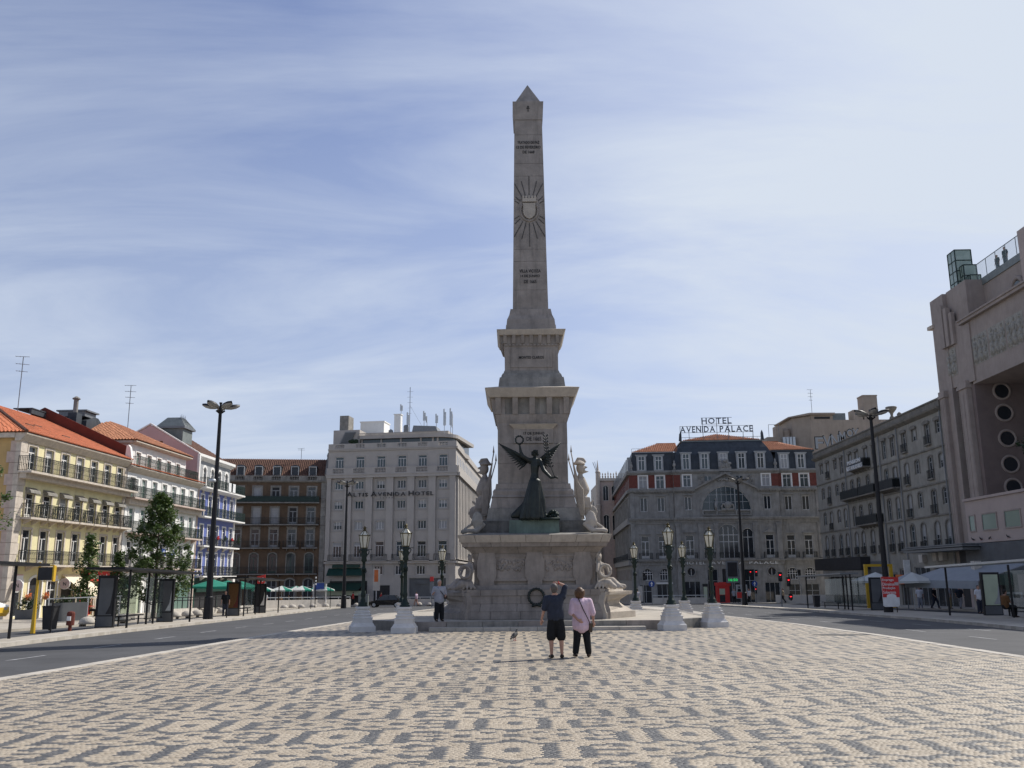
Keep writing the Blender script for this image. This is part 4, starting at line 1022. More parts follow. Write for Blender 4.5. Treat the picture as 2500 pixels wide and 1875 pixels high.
# ground floor shops
Yb.win(1.17, -.75, 1.55, 1.10, 'cross', 'white trim', name='shop_window'); Yb.win(3.30, -.9, 1.85, 1.50, 'none', 'white trim', frame='window white', rise=.35, wallmat='yellow paint', name='shop_door', pane='shop dark'); Yb.win(5.40, -.5, 1.55, 1.30, 'cross', 'white trim', name='shop_window')
Yb.win(7.38, -.95, 1.6, 1.65, 'none', 'trim stone', pane='shop dark', frame='window green', name='shop_door'); Yb.win(10.05, -1.0, 1.45, 2.5, 'tri', 'trim stone', pane='glass dark', frame='shop red', name='shop_window'); Yb.win(13.1, -1.0, 1.45, 2.8, 'tri', 'trim stone', pane='glass dark', frame='shop red', name='shop_window')
for u in (1.17, 5.40):
    mb = MB(); mb.box(u - .5, u + .5, -.09, 0, 1.60, 2.0); f = Yb.part('fascia_board', mb, 'white trim')
    mb = MB(); mb.box(u - .46, u + .46, -.10, -.09, 1.95, 1.985); Yb.part('fascia_line', mb, 'shop red')
def blade(B, u, z):
    mb = MB(); pts = [(-.42 + .36 * math.cos(a), z + .36 * math.sin(a)) for a in np.linspace(0, 2 * math.pi, 25)[:-1]]
    mb.prism(pts, u - .05, u + .05, 'x'); p = B.part('round_blade_sign', mb, 'mauve paint')
    mb = MB(); pts = [(-.42 + .39 * math.cos(a), z + .39 * math.sin(a)) for a in np.linspace(0, 2 * math.pi, 25)[:-1]]
    mb.prism(pts, u - .035, u + .035, 'x'); B.part('sign_rim', mb, 'white trim'); mb = MB(); mb.bar((u, -.1, z), (u, .05, z), .05); B.part('sign_arm', mb, 'black metal')
    me, a, b, c, d = text_mesh('N', 'letter black', .01)
    o = put('lettering', me, B.root); o.rotation_euler = (math.pi / 2, 0, -math.pi / 2); k = .34; o.scale = (k, k, .5); o.location = (u - .056, -.42 + k * .35, z - B.zb - .12)
blade(Yb, .55, 1.28); blade(Yb, 6.32, 1.35)
for u in (2.28, 4.42):
    mb = MB(); mb.lathe([(.05, 0), (.16, .05), (.19, .24), (.17, .26)], 8, u, -.22)
    o = Yb.part('wall_pot', mb, 'terracotta pot'); o.location.z += .28
    mb = MB(); random.seed(int(u * 10))
    for k in range(40): mb.ell((u + random.gauss(0, .13), -.22 + random.gauss(0, .08), .62 + random.gauss(0, .10)), (.045, .045, .03), 5, 3)
    Yb.part('pot_plant', mb, 'orange paint')
mb = MB(); mb.hexa([(6.5, -2.0, .55), (9.3, -2.0, .55), (9.3, -.05, 1.98), (6.5, -.05, 1.98), (6.5, -2.0, .58), (9.3, -2.0, .58), (9.3, -.05, 2.02), (6.5, -.05, 2.02)]); mb.box(6.5, 9.3, -2.02, -2.0, .30, .57)
aw = Yb.part('awning', mb, 'awning cream'); mb = MB(); mb.bar((6.55, -1.95, .55), (6.55, -.02, 1.2), .03); mb.bar((9.25, -1.95, .55), (9.25, -.02, 1.2), .03); Yb.part('awning_arm', mb, 'white trim')
mb = MB(); mb.box(9.2, 14.95, -.22, -.02, 1.5, 2.24); Yb.part('bank_fascia', mb, 'shop red')
words(Yb.root, 'Santander', 10.75, 13.3, 1.68 - Yb.zb, 2.08 - Yb.zb, -.232, 'letter white', ext=.008)
mb = MB(); mb.box(14.05, 15.0, -.30, -.225, 1.5, 2.24); Yb.part('bank_emblem_panel', mb, 'shop red')
def flame(B, x, z, s, y):
    mb = MB(); mb.prism([(x + s * a, z + s * b) for a, b in ((-.5, -.35), (-.2, -.5), (.2, -.5), (.5, -.35), (.38, -.15), (.2, -.1), (.22, .12), (.05, .5), (-.02, .25), (-.15, .05), (-.2, -.12), (-.4, -.18))], y - .008, y); B.part('emblem', mb, 'letter white')
flame(Yb, 14.5, 1.87, .5, -.302); flame(Yb, 10.45, 1.88, .45, -.222)
Yb.box('side_poster', -.06, -.02, .9, 1.6, -.35, .75, 'white trim')

# ---------------------------------------------------------------- white house
Wb = Bld('white_house', 'white five storey house with green balcony rails and a set back top floor', 'house', Lp(15.16), LANG)
o_ = 15.16
w3 = [u - o_ for u in (16.2, 18.33, 20.42, 22.46, 24.48, 26.52, 28.58)]; w2 = [u + .22 for u in w3]; w1 = [u + .28 for u in w3]
ops = [Wb.op(u, 8.35, 10.08, .95) for u in w3] + [Wb.op(u, 5.45, 7.52, .98) for u in w2] + [Wb.op(u, 2.60, 4.75, 1.0) for u in w1]
gop = [(.6, 4.2, -1.3, 1.4), (4.9, 6.1, -1.3, 1.5), (6.8, 10.3, -1.3, 1.4), (11, 14.6, -1.3, 1.4)]
Wb.wall(.0, 15.3, 2.2, 10.5, ops, 'white paint'); Wb.wall(0, 15.3, -2.6, 2.2, gop, 'white paint'); Wb.body(.0, 15.3, 12, -2.6, 10.5, 'mauve paint')
for k in range(12):
    z0 = -1.6 + k * 1.0; mb = MB(); mb.box(.0, .36, -.05, .2, z0 + .01, z0 + .99); Wb.part('quoin_stone', mb, 'white trim'); mb = MB(); mb.box(15.0, 15.32, -.05, .2, z0 + .01, z0 + .99); Wb.part('quoin_stone', mb, 'pink ashlar')
for u in w3: Wb.win(u, 8.35, 10.08, .95, 'sash', 'white trim', frame='window white', pane='glass green')
for u in w2: Wb.win(u, 5.45, 7.52, .98, 'fr', 'white trim', pane='glass green')
for u in w1: Wb.win(u, 2.60, 4.75, 1.0, 'fr', 'white trim')
Wb.balcony(.1, 15.2, 8.35, .8, .92, 'pink ashlar', 'railing green'); Wb.box('balcony_cove', 0, 15.3, -.40, 0, 7.78, 8.2, 'trim stone')
Wb.balcony(.25, 4.3, 5.45, .75, .92, 'pink ashlar', 'railing green', brackets=3); Wb.balcony(4.5, 15.0, 5.45, .75, .92, 'pink ashlar', 'railing green', brackets=6)
Wb.balcony(.25, 15.1, 2.58, .75, .92, 'pink ashlar', 'railing iron', brackets=8)
mb = MB(); mb.prism([(.0, 10.45), (-.25, 10.6), (-.55, 10.85), (-.55, 10.92), (.6, 11.20), (.6, 10.45)], -.1, 15.32, 'x'); Wb.part('cornice', mb, 'trim stone')
mb = MB(); tiles(mb, (-.1, -.62, 10.95), (1, 0, 0), (0, 1.2, .30), 15.4, lambda s: 1.2, course=.4); Wb.part('eave_tiles', mb, 'terracotta')['kind'] = 'stuff'
at = [u - o_ for u in (18.2, 20.32, 22.36, 24.42, 26.5)]
ops = [Wb.op(u, 11.02, 12.46, .85) for u in at]
Wb.wall(1.6, 13.2, 10.9, 13.1, ops, 'white paint', y=.65); Wb.body(1.6, 13.2, 10, 10.9, 13.25, 'mauve paint', y0=.95)
mb = MB(); mb.box(1.6, 1.64, .66, .95, 10.9, 13.2); mb.box(13.16, 13.2, .66, .95, 10.9, 13.2); Wb.part('side_wall', mb, 'mauve paint')
for u in at: Wb.win(u, 11.02, 12.46, .85, 'sash', 'white trim', pane='glass green', y=.65)
Wb.balcony(1.5, 14.2, 10.98, .85, .95, 'white trim', 'railing green', y=.55)
mb = MB(); mb.prism([(.65, 13.05), (.40, 13.08), (.1, 13.2), (.1, 13.3), (.95, 13.3), (.95, 13.05)], 1.4, 13.5, 'x'); mb.box(1.3, 1.6, .4, 10, 13.1, 13.3); Wb.part('cornice', mb, 'trim stone')
mb = MB(); Lr = math.hypot(5.2, 2.5)
tiles(mb, (1.2, .05, 13.34), (1, 0, 0), (0, 5.2, 2.5), 12.4, lambda s: min(Lr, s * 1.11, (12.4 - s) * 1.11 + .3))
tiles(mb, (1.2, 10.4, 13.34), (0, -1, 0), (5.2, 0, 2.5), 10.4, lambda s: min(Lr, s * 1.11, (10.4 - s) * 1.11))
mb.quad((1.2, .06, 13.33), (13.6, .06, 13.33), (8.4, 5.2, 15.8), (6.4, 5.2, 15.8)); mb.quad((1.2, .06, 13.33), (6.4, 5.2, 15.8), (6.4, 5.3, 15.8), (1.2, 10.3, 13.33)); mb.quad((13.6, .06, 13.33), (13.6, 10.3, 13.33), (8.4, 5.3, 15.8), (8.4, 5.2, 15.8))
Wb.part('roof', mb, 'orange tile')['kind'] = 'stuff'
# chimney, roof lantern and long zinc dormer on the white house
cx_, cy_ = 2.2, 6.2
mb = MB(); mb.box(cx_ - .45, cx_ + .45, cy_ - .4, cy_ + .4, 13.4, 15.9); Wb.part('chimney', mb, 'slate')
mb = MB(); mb.lathe([(.20, 15.9), (.20, 17.1), (.33, 17.14), (.33, 17.22), (.08, 17.4)], 10, cx_, cy_); Wb.part('chimney_pot', mb, 'grimy stone')
mb = MB(); mb.prism([(cx_ + .9, 14.2), (cx_ + 4.6, 14.2), (cx_ + 4.4, 15.0), (cx_ + 2.9, 15.9), (cx_ + 2.3, 15.9), (cx_ + .9, 15.4)], 5.6, 9.0); Wb.part('zinc_dormer', mb, 'slate')
mb = MB(); mb.box(cx_ + .8, cx_ + 3.0, 5.6, 8.4, 16.25, 16.38); mb.box(cx_ + .9, cx_ + 2.8, 5.8, 8.2, 15.8, 16.25); Wb.part('dormer_cap', mb, 'grey metal')
mb = MB(); mb.box(-2.3, 1.4, 7.4, 7.6, 15.1, 15.5); mb.box(-2.3, 1.4, 7.35, 9, 15.5, 15.58); Wb.part('parapet', mb, 'slate')
# ground floor
Wb.win(2.4, -1.3, 1.4, 3.6, 'none', 'white trim', pane='pale green', frame='window green', name='shop_window'); Wb.win(5.5, -1.3, 1.5, 1.2, 'cross', 'white trim', name='shop_window'); Wb.win(8.55, -1.3, 1.4, 3.5, 'tri', 'white trim', pane='pale green', frame='window white', name='shop_window'); Wb.win(12.8, -1.3, 1.4, 3.6, 'tri', 'white trim', pane='glass green', frame='window green', name='shop_window')
mb = MB(); mb.box(.55, 1.75, -.25, -.05, .85, 1.6); Wb.part('shop_sign', mb, 'shop green')
for u, z in ((5.3, 3.62), (7.3, 3.55)):
    mb = MB(); mb.box(u, u + .75, -1.1, -1.02, z, z + .6); p = Wb.part('hanging_sign', mb, 'sign blue'); mb = MB(); mb.bar((u + .37, -1.06, z + .6), (u + .37, 0, z + .75), .03); Wb.part('sign_arm', mb, 'black metal')
    mb = MB(); mb.box(u + .12, u + .63, -1.112, -1.10, z + .18, z + .24); mb.box(u + .3, u + .45, -1.112, -1.10, z + .28, z + .46); Wb.part('sign_mark', mb, 'letter white')
mb = MB(); mb.box(10.55, 10.9, -.06, 0, -1.2, 1.3); Wb.part('door_banner', mb, 'orange paint')

# ---------------------------------------------------------------- blue tiled house
Bb = Bld('blue_tiled_house', 'blue tiled house with white trim and a grey attic of arched windows', 'house', Lp(30.5), LANG)
o_ = 30.5
bc = [u - o_ for u in (31.41, 33.42, 35.5, 37.55, 39.55)]
ops = [Bb.op(u, 7.80, 9.93, .85) for u in bc] + [Bb.op(u + .18, 4.92, 6.96, .85) for u in bc] + [Bb.op(u + .22, 1.95, 4.16, .9) for u in bc]
Bb.wall(.0, 10.3, 1.75, 10.45, ops, 'blue tile'); Bb.wall(0, 10.3, -2.8, 1.75, [(.5, 9.8, -2.0, 1.1)], 'shop green'); Bb.body(0, 10.3, 12, -2.8, 10.4, 'mauve paint')
for k in range(9):
    z0 = 1.75 + k * .97; mb = MB(); mb.box(9.95, 10.35, -.06, .25, z0 + .008, z0 + .962); Bb.part('quoin_stone', mb, 'white trim')
for i, u in enumerate(bc):
    Bb.win(u, 7.80, 9.93, .85, 'fr', 'white trim', hood='curve' if i < 0 else None); Bb.win(u + .18, 4.92, 6.96, .85, 'fr', 'white trim'); Bb.win(u + .22, 1.95, 4.16, .9, 'fr', 'white trim', pane='curtain' if i > 2 else 'glass dark')
    for z in (10.12, 4.38):
        mb = MB(); mb.prism([(u + (.22 if z < 5 else 0) + a, z + b) for a, b in ((-.35, 0), (.35, 0), (.22, .1), (.1, .28), (0, .34), (-.1, .28), (-.22, .1))], -.08, -.01); Bb.part('carved_crest', mb, 'trim stone')
Bb.balcony(-.1, 11.6, 7.78, .75, .92, 'white trim', 'railing green'); Bb.balcony(.3, 10.4, 4.90, .7, .80, 'white trim', 'railing iron', brackets=5); Bb.balcony(.6, 10.0, 1.92, .7, .92, 'white trim', 'railing iron', brackets=5)
for i, u in enumerate(bc):
    mb = MB(); random.seed(20 + i)
    for k in range(26): mb.ell((u + .9 + random.gauss(0, .16), -.75, 5.75 + random.gauss(0, .1)), (.07, .07, .06), 5, 3)
    Bb.part('balcony_flowers', mb, 'cloth red' if i % 2 else 'leaf dark')
mb = MB(); mb.prism([(.0, 10.35), (-.3, 10.45), (-.75, 10.55), (-.75, 10.72), (1.2, 10.72), (1.2, 10.35)], -.05, 11.2, 'x'); Bb.part('cornice', mb, 'white trim')
Bb.balcony(0, 11.2, 10.72, .75, .9, 'white trim', 'railing green', th=.05)
ops = [Bb.op(u, 11.05, 12.98, .80) for u in bc]
Bb.wall(0.1, 10.2, 10.72, 13.75, ops, 'attic grey tile', y=.75); Bb.body(.1, 10.2, 11.5, 10.72, 13.9, 'attic grey tile', y0=1.05)
for u in bc: Bb.win(u, 11.05, 12.98, .80, 'cross', 'white trim', y=.75, rise=.38, wallmat='attic grey tile', sw=.22)
mb = MB(); mb.prism([(.75, 13.55), (.55, 13.65), (.25, 13.85), (.25, 14.12), (1.1, 14.12), (1.1, 13.55)], 0.05, 10.4, 'x'); Bb.part('cornice', mb, 'white trim')
mb = MB(); Lr = math.hypot(4.8, 2.9); tiles(mb, (.1, .7, 14.05), (1, 0, 0), (0, 4.8, 2.9), 10.2, lambda s: Lr); tiles(mb, (10.3, 10.3, 14.05), (-1, 0, 0), (0, -4.8, 2.9), 10.2, lambda s: Lr); mb.quad((.1, .7, 14.0), (10.3, .7, 14.0), (10.3, 5.5, 16.9), (.1, 5.5, 16.9)); Bb.part('roof', mb, 'old brown tile')['kind'] = 'stuff'
mb = MB(); mb.prism([(.28, 10.6), (.28, 14.0), (5.46, 17.0), (11.0, 13.9), (11.0, 10.6)], -.06, .10, 'x'); Bb.part('gable_wall', mb, 'pink gable paint')
mb = MB()
for a, b in (((.22, 13.98), (5.46, 17.08)), ((5.46, 17.08), (11, 13.98))): mb.hexa([(-.14, a[0], a[1]), (.16, a[0], a[1]), (.16, b[0], b[1]), (-.14, b[0], b[1]), (-.14, a[0], a[1] + .14), (.16, a[0], a[1] + .14), (.16, b[0], b[1] + .14), (-.14, b[0], b[1] + .14)])
mb.box(-.14, .16, .1, .34, 10.9, 14.0); mb.box(-.2, .22, -.3, .4, 10.75, 11.0); Bb.part('gable_coping', mb, 'white trim')
for y in (4.25, 4.85):
    mb = MB(); mb.box(-.075, -.05, y - .16, y + .16, 14.65, 15.35); Bb.part('gable_vent', mb, 'cloth brown')
cx_, cy_ = 3.4, 4.0
mb = MB(); mb.box(cx_ - 1.3, cx_ + 1.1, cy_ - 1.0, cy_ + 1.6, 14.5, 17.0); Bb.part('roof_lantern', mb, 'zinc')
mb = MB(); mb.box(cx_ - 1.55, cx_ + 1.35, cy_ - 1.25, cy_ + 1.85, 17.0, 17.22); Bb.part('lantern_eave', mb, 'grey metal')
mb = MB(); mb.frust(cx_ - .1, cy_ + .3, 17.22, 1.40, 1.5, 18.25, .62, .7); Bb.part('lantern_roof', mb, 'zinc')
mb = MB()
for k in range(7): mb.bar((cx_ - 1.4 + k * .43, cy_ - 1.2, 17.25), (cx_ - .7 + k * .2, cy_ - .4, 18.27), .05)
for k in range(6): mb.tube([(cx_ - .7 + k * .24, cy_ - .4, 18.25), (cx_ - .7 + k * .24, cy_ - .4, 18.5 + .15 * (k % 2))], [.03, .01], 5)
Bb.part('lantern_ribs', mb, 'grey metal')
mb = MB(); mb.box(.4, 9.8, -.2, -.03, .35, 1.05); Bb.part('shop_fascia', mb, 'shop green')
Bb.win(5.15, -2.0, 1.1, 9.3, 'tri', None, pane='shop dark', frame='window green', name='shop_window')
for k, dz in enumerate((.0, .0)):
    mb = MB(); x = 5.9 + 1.25 * k; mb.box(x, x + .75, -.80, -.76, 10.72, 11.65); mb.box(x, x + .75, -.80, -.76, 10.72, 11.65); Bb.part('for_sale_board', mb, 'letter white')
mb = MB(); mb.box(9.3, 9.95, -.55, -.02, 1.02, 1.72); Bb.part('air_conditioner', mb, 'white trim')
antenna('tall thin television mast on the orange roof of the yellow house', *(Vector((*Lp(11.0), 0)) + Vector((-7.2, 0, 14.75))), 4.6, 3, .4)
antenna('comb shaped television aerial rising behind the white house roof', *(Vector((*Lp(24.5), 0)) + Vector((-4.8, 0, 15.4))), 4.4, 4, .2)

# ---------------------------------------------------------------- brown house at the end of the square
Nb = Bld('brown_house', 'grimy brown house with dormers in an old brown tile roof', 'house', (-44.52, 127.49), 8)
nc = [.62, 3.15, 5.72, 8.24, 10.78, 13.3, 15.82]
ops = [Nb.op(u, 12.25, 14.40, 1.1) for u in nc] + [Nb.op(u - .02, 9.15, 11.5, 1.1) for u in nc] + [Nb.op(u - .04, 5.90, 8.42, 1.1) for u in nc] + [Nb.op(u - .06, 2.30, 5.1, 1.1) for u in nc] + [Nb.op(u - .05, -2.2, 1.58, 1.3) for u in nc]
Nb.wall(0, 17.15, -3, 15.2, ops, 'brown wall'); Nb.body(0, 17.8, 12, -3, 15.6, 'brown wall')
for k in range(14):
    z0 = -2.6 + k * 1.28; mb = MB(); mb.box(17.15, 17.85, -.10, .28, z0 + .012, z0 + 1.268); Nb.part('quoin_stone', mb, 'grimy stone')
random.seed(8)
for i, u in enumerate(nc):
    Nb.win(u, 12.25, 14.40, 1.1, 'fr', 'grimy stone', frame='window dull', pane=['glass dark', 'curtain', 'glass dark', 'curtain', 'shop dark', 'glass dark', 'glass dark'][i], sw=.2)
    Nb.win(u - .02, 9.15, 11.5, 1.1, 'fr', 'grimy stone', frame='window dull', pane=['glass dark', 'curtain', 'curtain', 'curtain', 'curtain', 'shop dark', 'glass dark'][i], sw=.16)
    Nb.win(u - .04, 5.90, 8.42, 1.1, 'fr', 'grimy stone', frame='window dull', sw=.16, hood='flat'); Nb.win(u - .06, 2.30, 5.1, 1.1, 'fr', 'grimy stone', frame='window green', pane='glass dark', sw=.14, rise=.3, wallmat='brown wall')
    Nb.win(u - .05, -2.2, 1.58, 1.3, 'cross', 'grimy stone', frame='window dull', pane='shop dark', rise=.4, wallmat='brown wall', name='shop_door')
Nb.balcony(0, 16.95, 12.2, .8, .85, 'grimy stone', 'railing green', solid=True, pitch=.2); Nb.balcony(0, 16.95, 9.1, .8, .92, 'grimy stone', 'railing iron', pitch=.16)
Nb.balcony(0, 11.7, 5.85, .7, .92, 'grimy stone', 'railing iron', pitch=.16, brackets=5); Nb.balcony(12.1, 14.3, 5.85, .7, .92, 'grimy stone', 'railing iron', pitch=.16, brackets=2); Nb.balcony(14.7, 16.9, 5.85, .7, .92, 'grimy stone', 'railing iron', pitch=.16, brackets=2)
Nb.balcony(0, 16.95, 2.25, .7, .92, 'grimy stone', 'railing iron', pitch=.16, brackets=8)
mb = MB(); mb.prism([(.0, 15.05), (-.25, 15.15), (-.32, 15.28), (.4, 15.28), (.4, 15.05)], -.2, 17.9, 'x'); Nb.part('cornice', mb, 'grimy stone')
edges = [0.0]
for u in nc: edges += [u - .62, u + .62]
edges += [17.9]
for a, b in zip(edges[::2], edges[1::2]):
    mb = MB(); mb.box(a, b, -.14, .1, 15.28, 16.02); Nb.part('parapet', mb, 'grimy stone')
for u in nc:
    mb = MB(); mb.box(u - .62, u + .62, -.14, .1, 15.28, 15.42); mb.box(u - .62, u + .62, -.14, .1, 15.88, 16.02)
    for k in range(5): mb.lathe([(.05, 15.42), (.085, 15.58), (.05, 15.75), (.06, 15.88)], 6, u - .48 + k * .24, -.02)
    Nb.part('balustrade', mb, 'grimy stone')
mb = MB(); Lr = math.hypot(4.0, 2.9); tiles(mb, (0, .25, 16.0), (1, 0, 0), (0, 4.0, 2.9), 17.6, lambda s: Lr, course=.32); mb.quad((0, .25, 15.97), (17.6, .25, 15.97), (17.6, 4.25, 18.87), (0, 4.25, 18.87)); mb.quad((0, 4.25, 18.9), (17.6, 4.25, 18.9), (17.6, 9, 15.5), (0, 9, 15.5)); Nb.part('roof', mb, 'old brown tile')['kind'] = 'stuff'
mb = MB(); mb.prism([(.0, 15.3), (.1, 16.3), (4.25, 19.35), (4.6, 19.35), (9, 15.3)], 17.55, 17.95, 'x'); mb.lathe([(.22, 19.3), (.28, 19.5), (.16, 19.9), (.02, 20.1)], 8, 17.75, 4.3); Nb.part('firewall', mb, 'grimy stone')
for u in nc:
    mb = MB(); mb.box(u - .58, u + .58, .32, 2.6, 16.02, 17.38); mb.prism([(p[0] + u, p[1]) for p in arcpts(1.3, 17.62, .22)] + [(u + .65, 17.38), (u - .65, 17.38)], .24, 2.7)
    d = Nb.part('dormer', mb, 'slate')
    f = Nb.win(u, 16.12, 17.32, .95, 'plain', 'window white', frame='window white', y=.22, sw=.06, curtain=.9 if random.random() < .5 else None)
antenna('small cross shaped aerial on the ridge of the brown house', -31.4, 133.2, 18.9, 1.6, 2, .1)

# ---------------------------------------------------------------- Altis hotel
Ab = Bld('grey_hotel', 'pale grey modernist hotel with tall pilasters and black lettering across its front', 'hotel', (-26.7, 130.0), -8.7)
ac = [1.72, 4.80, 7.95, 11.02, 14.05, 17.05]; WA = 18.88
ops = []
for u in ac: ops += [Ab.op(u, 17.08, 18.72, 1.24), Ab.op(u, 14.03, 15.18, 1.20), Ab.op(u, 11.20, 12.33, 1.20), Ab.op(u, 8.30, 9.46, 1.20), Ab.op(u, 4.45, 6.60, 1.24)]
for u in ac[2:]: ops.append(Ab.op(u - .1, 2.02, 3.24, 1.22))
Ab.wall(0, WA, 1.75, 19.7, ops, 'altis stone')
gop = [(.8, 6.3, -2.4, 1.2), (7.2, 9.6, -2.3, .6), (12.3, 17.6, -2.3, 1.55)]
Ab.wall(0, WA, -3, 1.75, gop, 'altis stone'); Ab.body(0.05, WA - 1.9, 14, -3, 19.6, 'altis stone')
random.seed(2)
for u in ac:
    for (z0, z1) in ((14.03, 15.18), (11.20, 12.33), (8.30, 9.46)):
        mb = MB(); mb.box(u - 1.0, u + 1.0, -.05, -.002, z0 - .35, z1 + .28); 
        for a, b, c, d in ((u - 1.0, u - .64, z0 - .35, z1 + .28), (u + .64, u + 1.0, z0 - .35, z1 + .28)): pass
        mb = MB(); mb.box(u - 1.0, u - .60, -.06, .01, z0 - .30, z1 + .28); mb.box(u + .60, u + 1.0, -.06, .01, z0 - .30, z1 + .28); mb.box(u - .60, u + .60, -.06, .01, z1, z1 + .28); mb.box(u - .60, u + .60, -.06, .01, z0 - .30, z0); Ab.part('window_panel', mb, 'altis panel')
        Ab.win(u, z0, z1, 1.20, 'tri', None, pane=random.choice(['glass blue', 'glass dark', 'glass blue']), curtain=random.choice([None, None, .5, 1.0]))
    Ab.win(u, 17.08, 18.72, 1.24, 'triT', 'altis stone', pane='glass blue', sw=.12); Ab.win(u, 4.45, 6.60, 1.24, 'triT', 'altis stone', pane=random.choice(['glass blue', 'glass dark']), sw=.10, curtain=random.choice([None, None, .3]))
    Ab.balcony(u - 1.18, u + 1.2, 3.95, .55, .85, 'altis stone', 'railing iron', pitch=.17, th=.10)
for u in ac[2:]: Ab.win(u - .1, 2.02, 3.24, 1.22, 'tri', 'altis panel', pane='glass dark', sw=.2)
for a, b in ((0.0, .62), (2.70, 3.72), (5.80, 6.80), (8.86, 9.86), (11.94, 12.94), (15.02, 16.04), (18.05, 18.88)):
    mb = MB(); mb.box(a, b, -.32, .0, 4.05, 15.6); mb.box(a - .04, b + .04, -.36, .0, 3.97, 4.25); mb.box(a - .04, b + .04, -.36, .0, 15.35, 15.62); Ab.part('pilaster', mb, 'altis stone')
def balus(B, mat, spans, u0, u1, y, z0, z1, n=6, dep=.22):
    e = [u0]
    for a, b in spans: e += [a, b]
    e += [u1]
    for a, b in zip(e[::2], e[1::2]): B.box('parapet', a, b, y, y + dep, z0, z1, mat)
    for a, b in spans:
        mb = MB(); mb.box(a, b, y, y + dep, z0, z0 + .14); mb.box(a, b, y, y + dep, z1 - .14, z1)
        for k in range(n):
            x = a + (b - a) * (k + .5) / n; mb.lathe([(.04, z0 + .14), (.085, z0 + .14 + (z1 - z0 - .28) * .35), (.045, z0 + .14 + (z1 - z0 - .28) * .7), (.055, z1 - .14)], 6, x, y + dep / 2)
        B.part('balustrade', mb, mat)
mb = MB(); mb.box(-.08, WA + .3, -.52, .02, 15.62, 16.02); mb.box(-.12, WA + .42, -.60, .02, 16.02, 16.16); Ab.part('cornice', mb, 'altis stone')
balus(Ab, 'altis stone', [(u - .8, u + .8) for u in ac], -.05, WA + .3, -.50, 16.16, 17.08, 7)
mb = MB(); mb.box(-.02, WA + .05, -.16, .02, 19.55, 19.75); mb.box(-.04, WA + .12, -.24, .02, 19.75, 19.86); Ab.part('cornice', mb, 'altis stone')
balus(Ab, 'altis stone', [(u - .65, u + .65) for u in ac], 0, WA, -.12, 19.86, 20.62, 6)
mb = MB(); mb.box(-.05, WA + .25, -.34, .02, 3.55, 3.84); Ab.part('cornice', mb, 'altis stone')
for k in range(8):
    z = 1.80 + k * .22
    for a, b in ((6.2, ac[2] - .95), (ac[2] + .75, ac[3] - .95), (ac[3] + .75, ac[4] - .95), (ac[4] + .75, ac[5] - .95), (ac[5] + .75, WA)):
        mb = MB(); mb.box(a, b, -.05, .0, z + .015, z + .205); Ab.part('rusticated_course', mb, 'altis stone')
letters(Ab.root, 'ALTIS AVENIDA HOTEL', 3.05, 15.76, 12.92 - Ab.zb, 13.60 - Ab.zb, -.40, 'letter black', big={0, 6, 14})
for k in range(5):
    mb = MB(); x = 8.05 + k * .43; mb.prism([(x + .085 * (1 if i % 2 == 0 else .42) * math.sin(i * math.pi / 5), 12.68 + .085 * (1 if i % 2 == 0 else .42) * math.cos(i * math.pi / 5)) for i in range(10)], -.38, -.34); Ab.part('sign_star', mb, 'letter black')
# side front along the side street
SA = R(3 - 98.7 + 0)   # direction of the side street in the hotel's own frame
sdx, sdy = math.cos(R(98.7 - 3)), math.sin(R(98.7 - 3))
mb = MB(); L_ = 42.0
def S(t, d, z): return (WA + sdx * t + sdy * d, sdy * t - sdx * d, z)
def sbox(mb, t0, t1, d0, d1, z0, z1):
    mb.hexa([S(t0, d0, z0), S(t1, d0, z0), S(t1, d1, z0), S(t0, d1, z0), S(t0, d0, z1), S(t1, d0, z1), S(t1, d1, z1), S(t0, d1, z1)]); return mb
sbox(mb, .95, L_, -6, 0, -3, 19.7); sbox(mb, .38, .95, -2.2, 0, -3, 19.7); sbox(mb, .08, .38, -.6, 0, -3, 19.7); Ab.part('side_wall', mb, 'altis stone')
for k in range(20):
    mb = MB(); sbox(mb, .2 + k * 2.1, 1.1 + k * 2.1, 0, .32, 4.0, 15.6); Ab.part('pilaster', mb, 'altis stone')
    mb = MB(); sbox(mb, 1.4 + k * 2.1, 2.0 + k * 2.1, 0, .02, 17.1, 18.7); 
    for z in (4.5, 8.3, 11.2, 14.0): sbox(mb, 1.25 + k * 2.1, 2.15 + k * 2.1, 0, .02, z, z + (2.1 if z < 5 else 1.15))
    Ab.part('side_window', mb, 'glass dark')
mb = MB(); sbox(mb, -.3, L_, 0, .62, 15.62, 16.16); sbox(mb, -.3, L_, 0, .45, 16.16, 17.05); Ab.part('cornice', mb, 'altis stone')
mb = MB(); sbox(mb, -.1, L_, -.2, .25, 19.55, 19.86); sbox(mb, -.1, L_, -.2, .10, 19.86, 20.62); Ab.part('cornice', mb, 'altis stone')
mb = MB(); sbox(mb, 0, L_, 0, .34, 3.55, 3.84); sbox(mb, .2, L_, 0, .5, 4.0, 4.05); Ab.part('cornice', mb, 'altis stone')
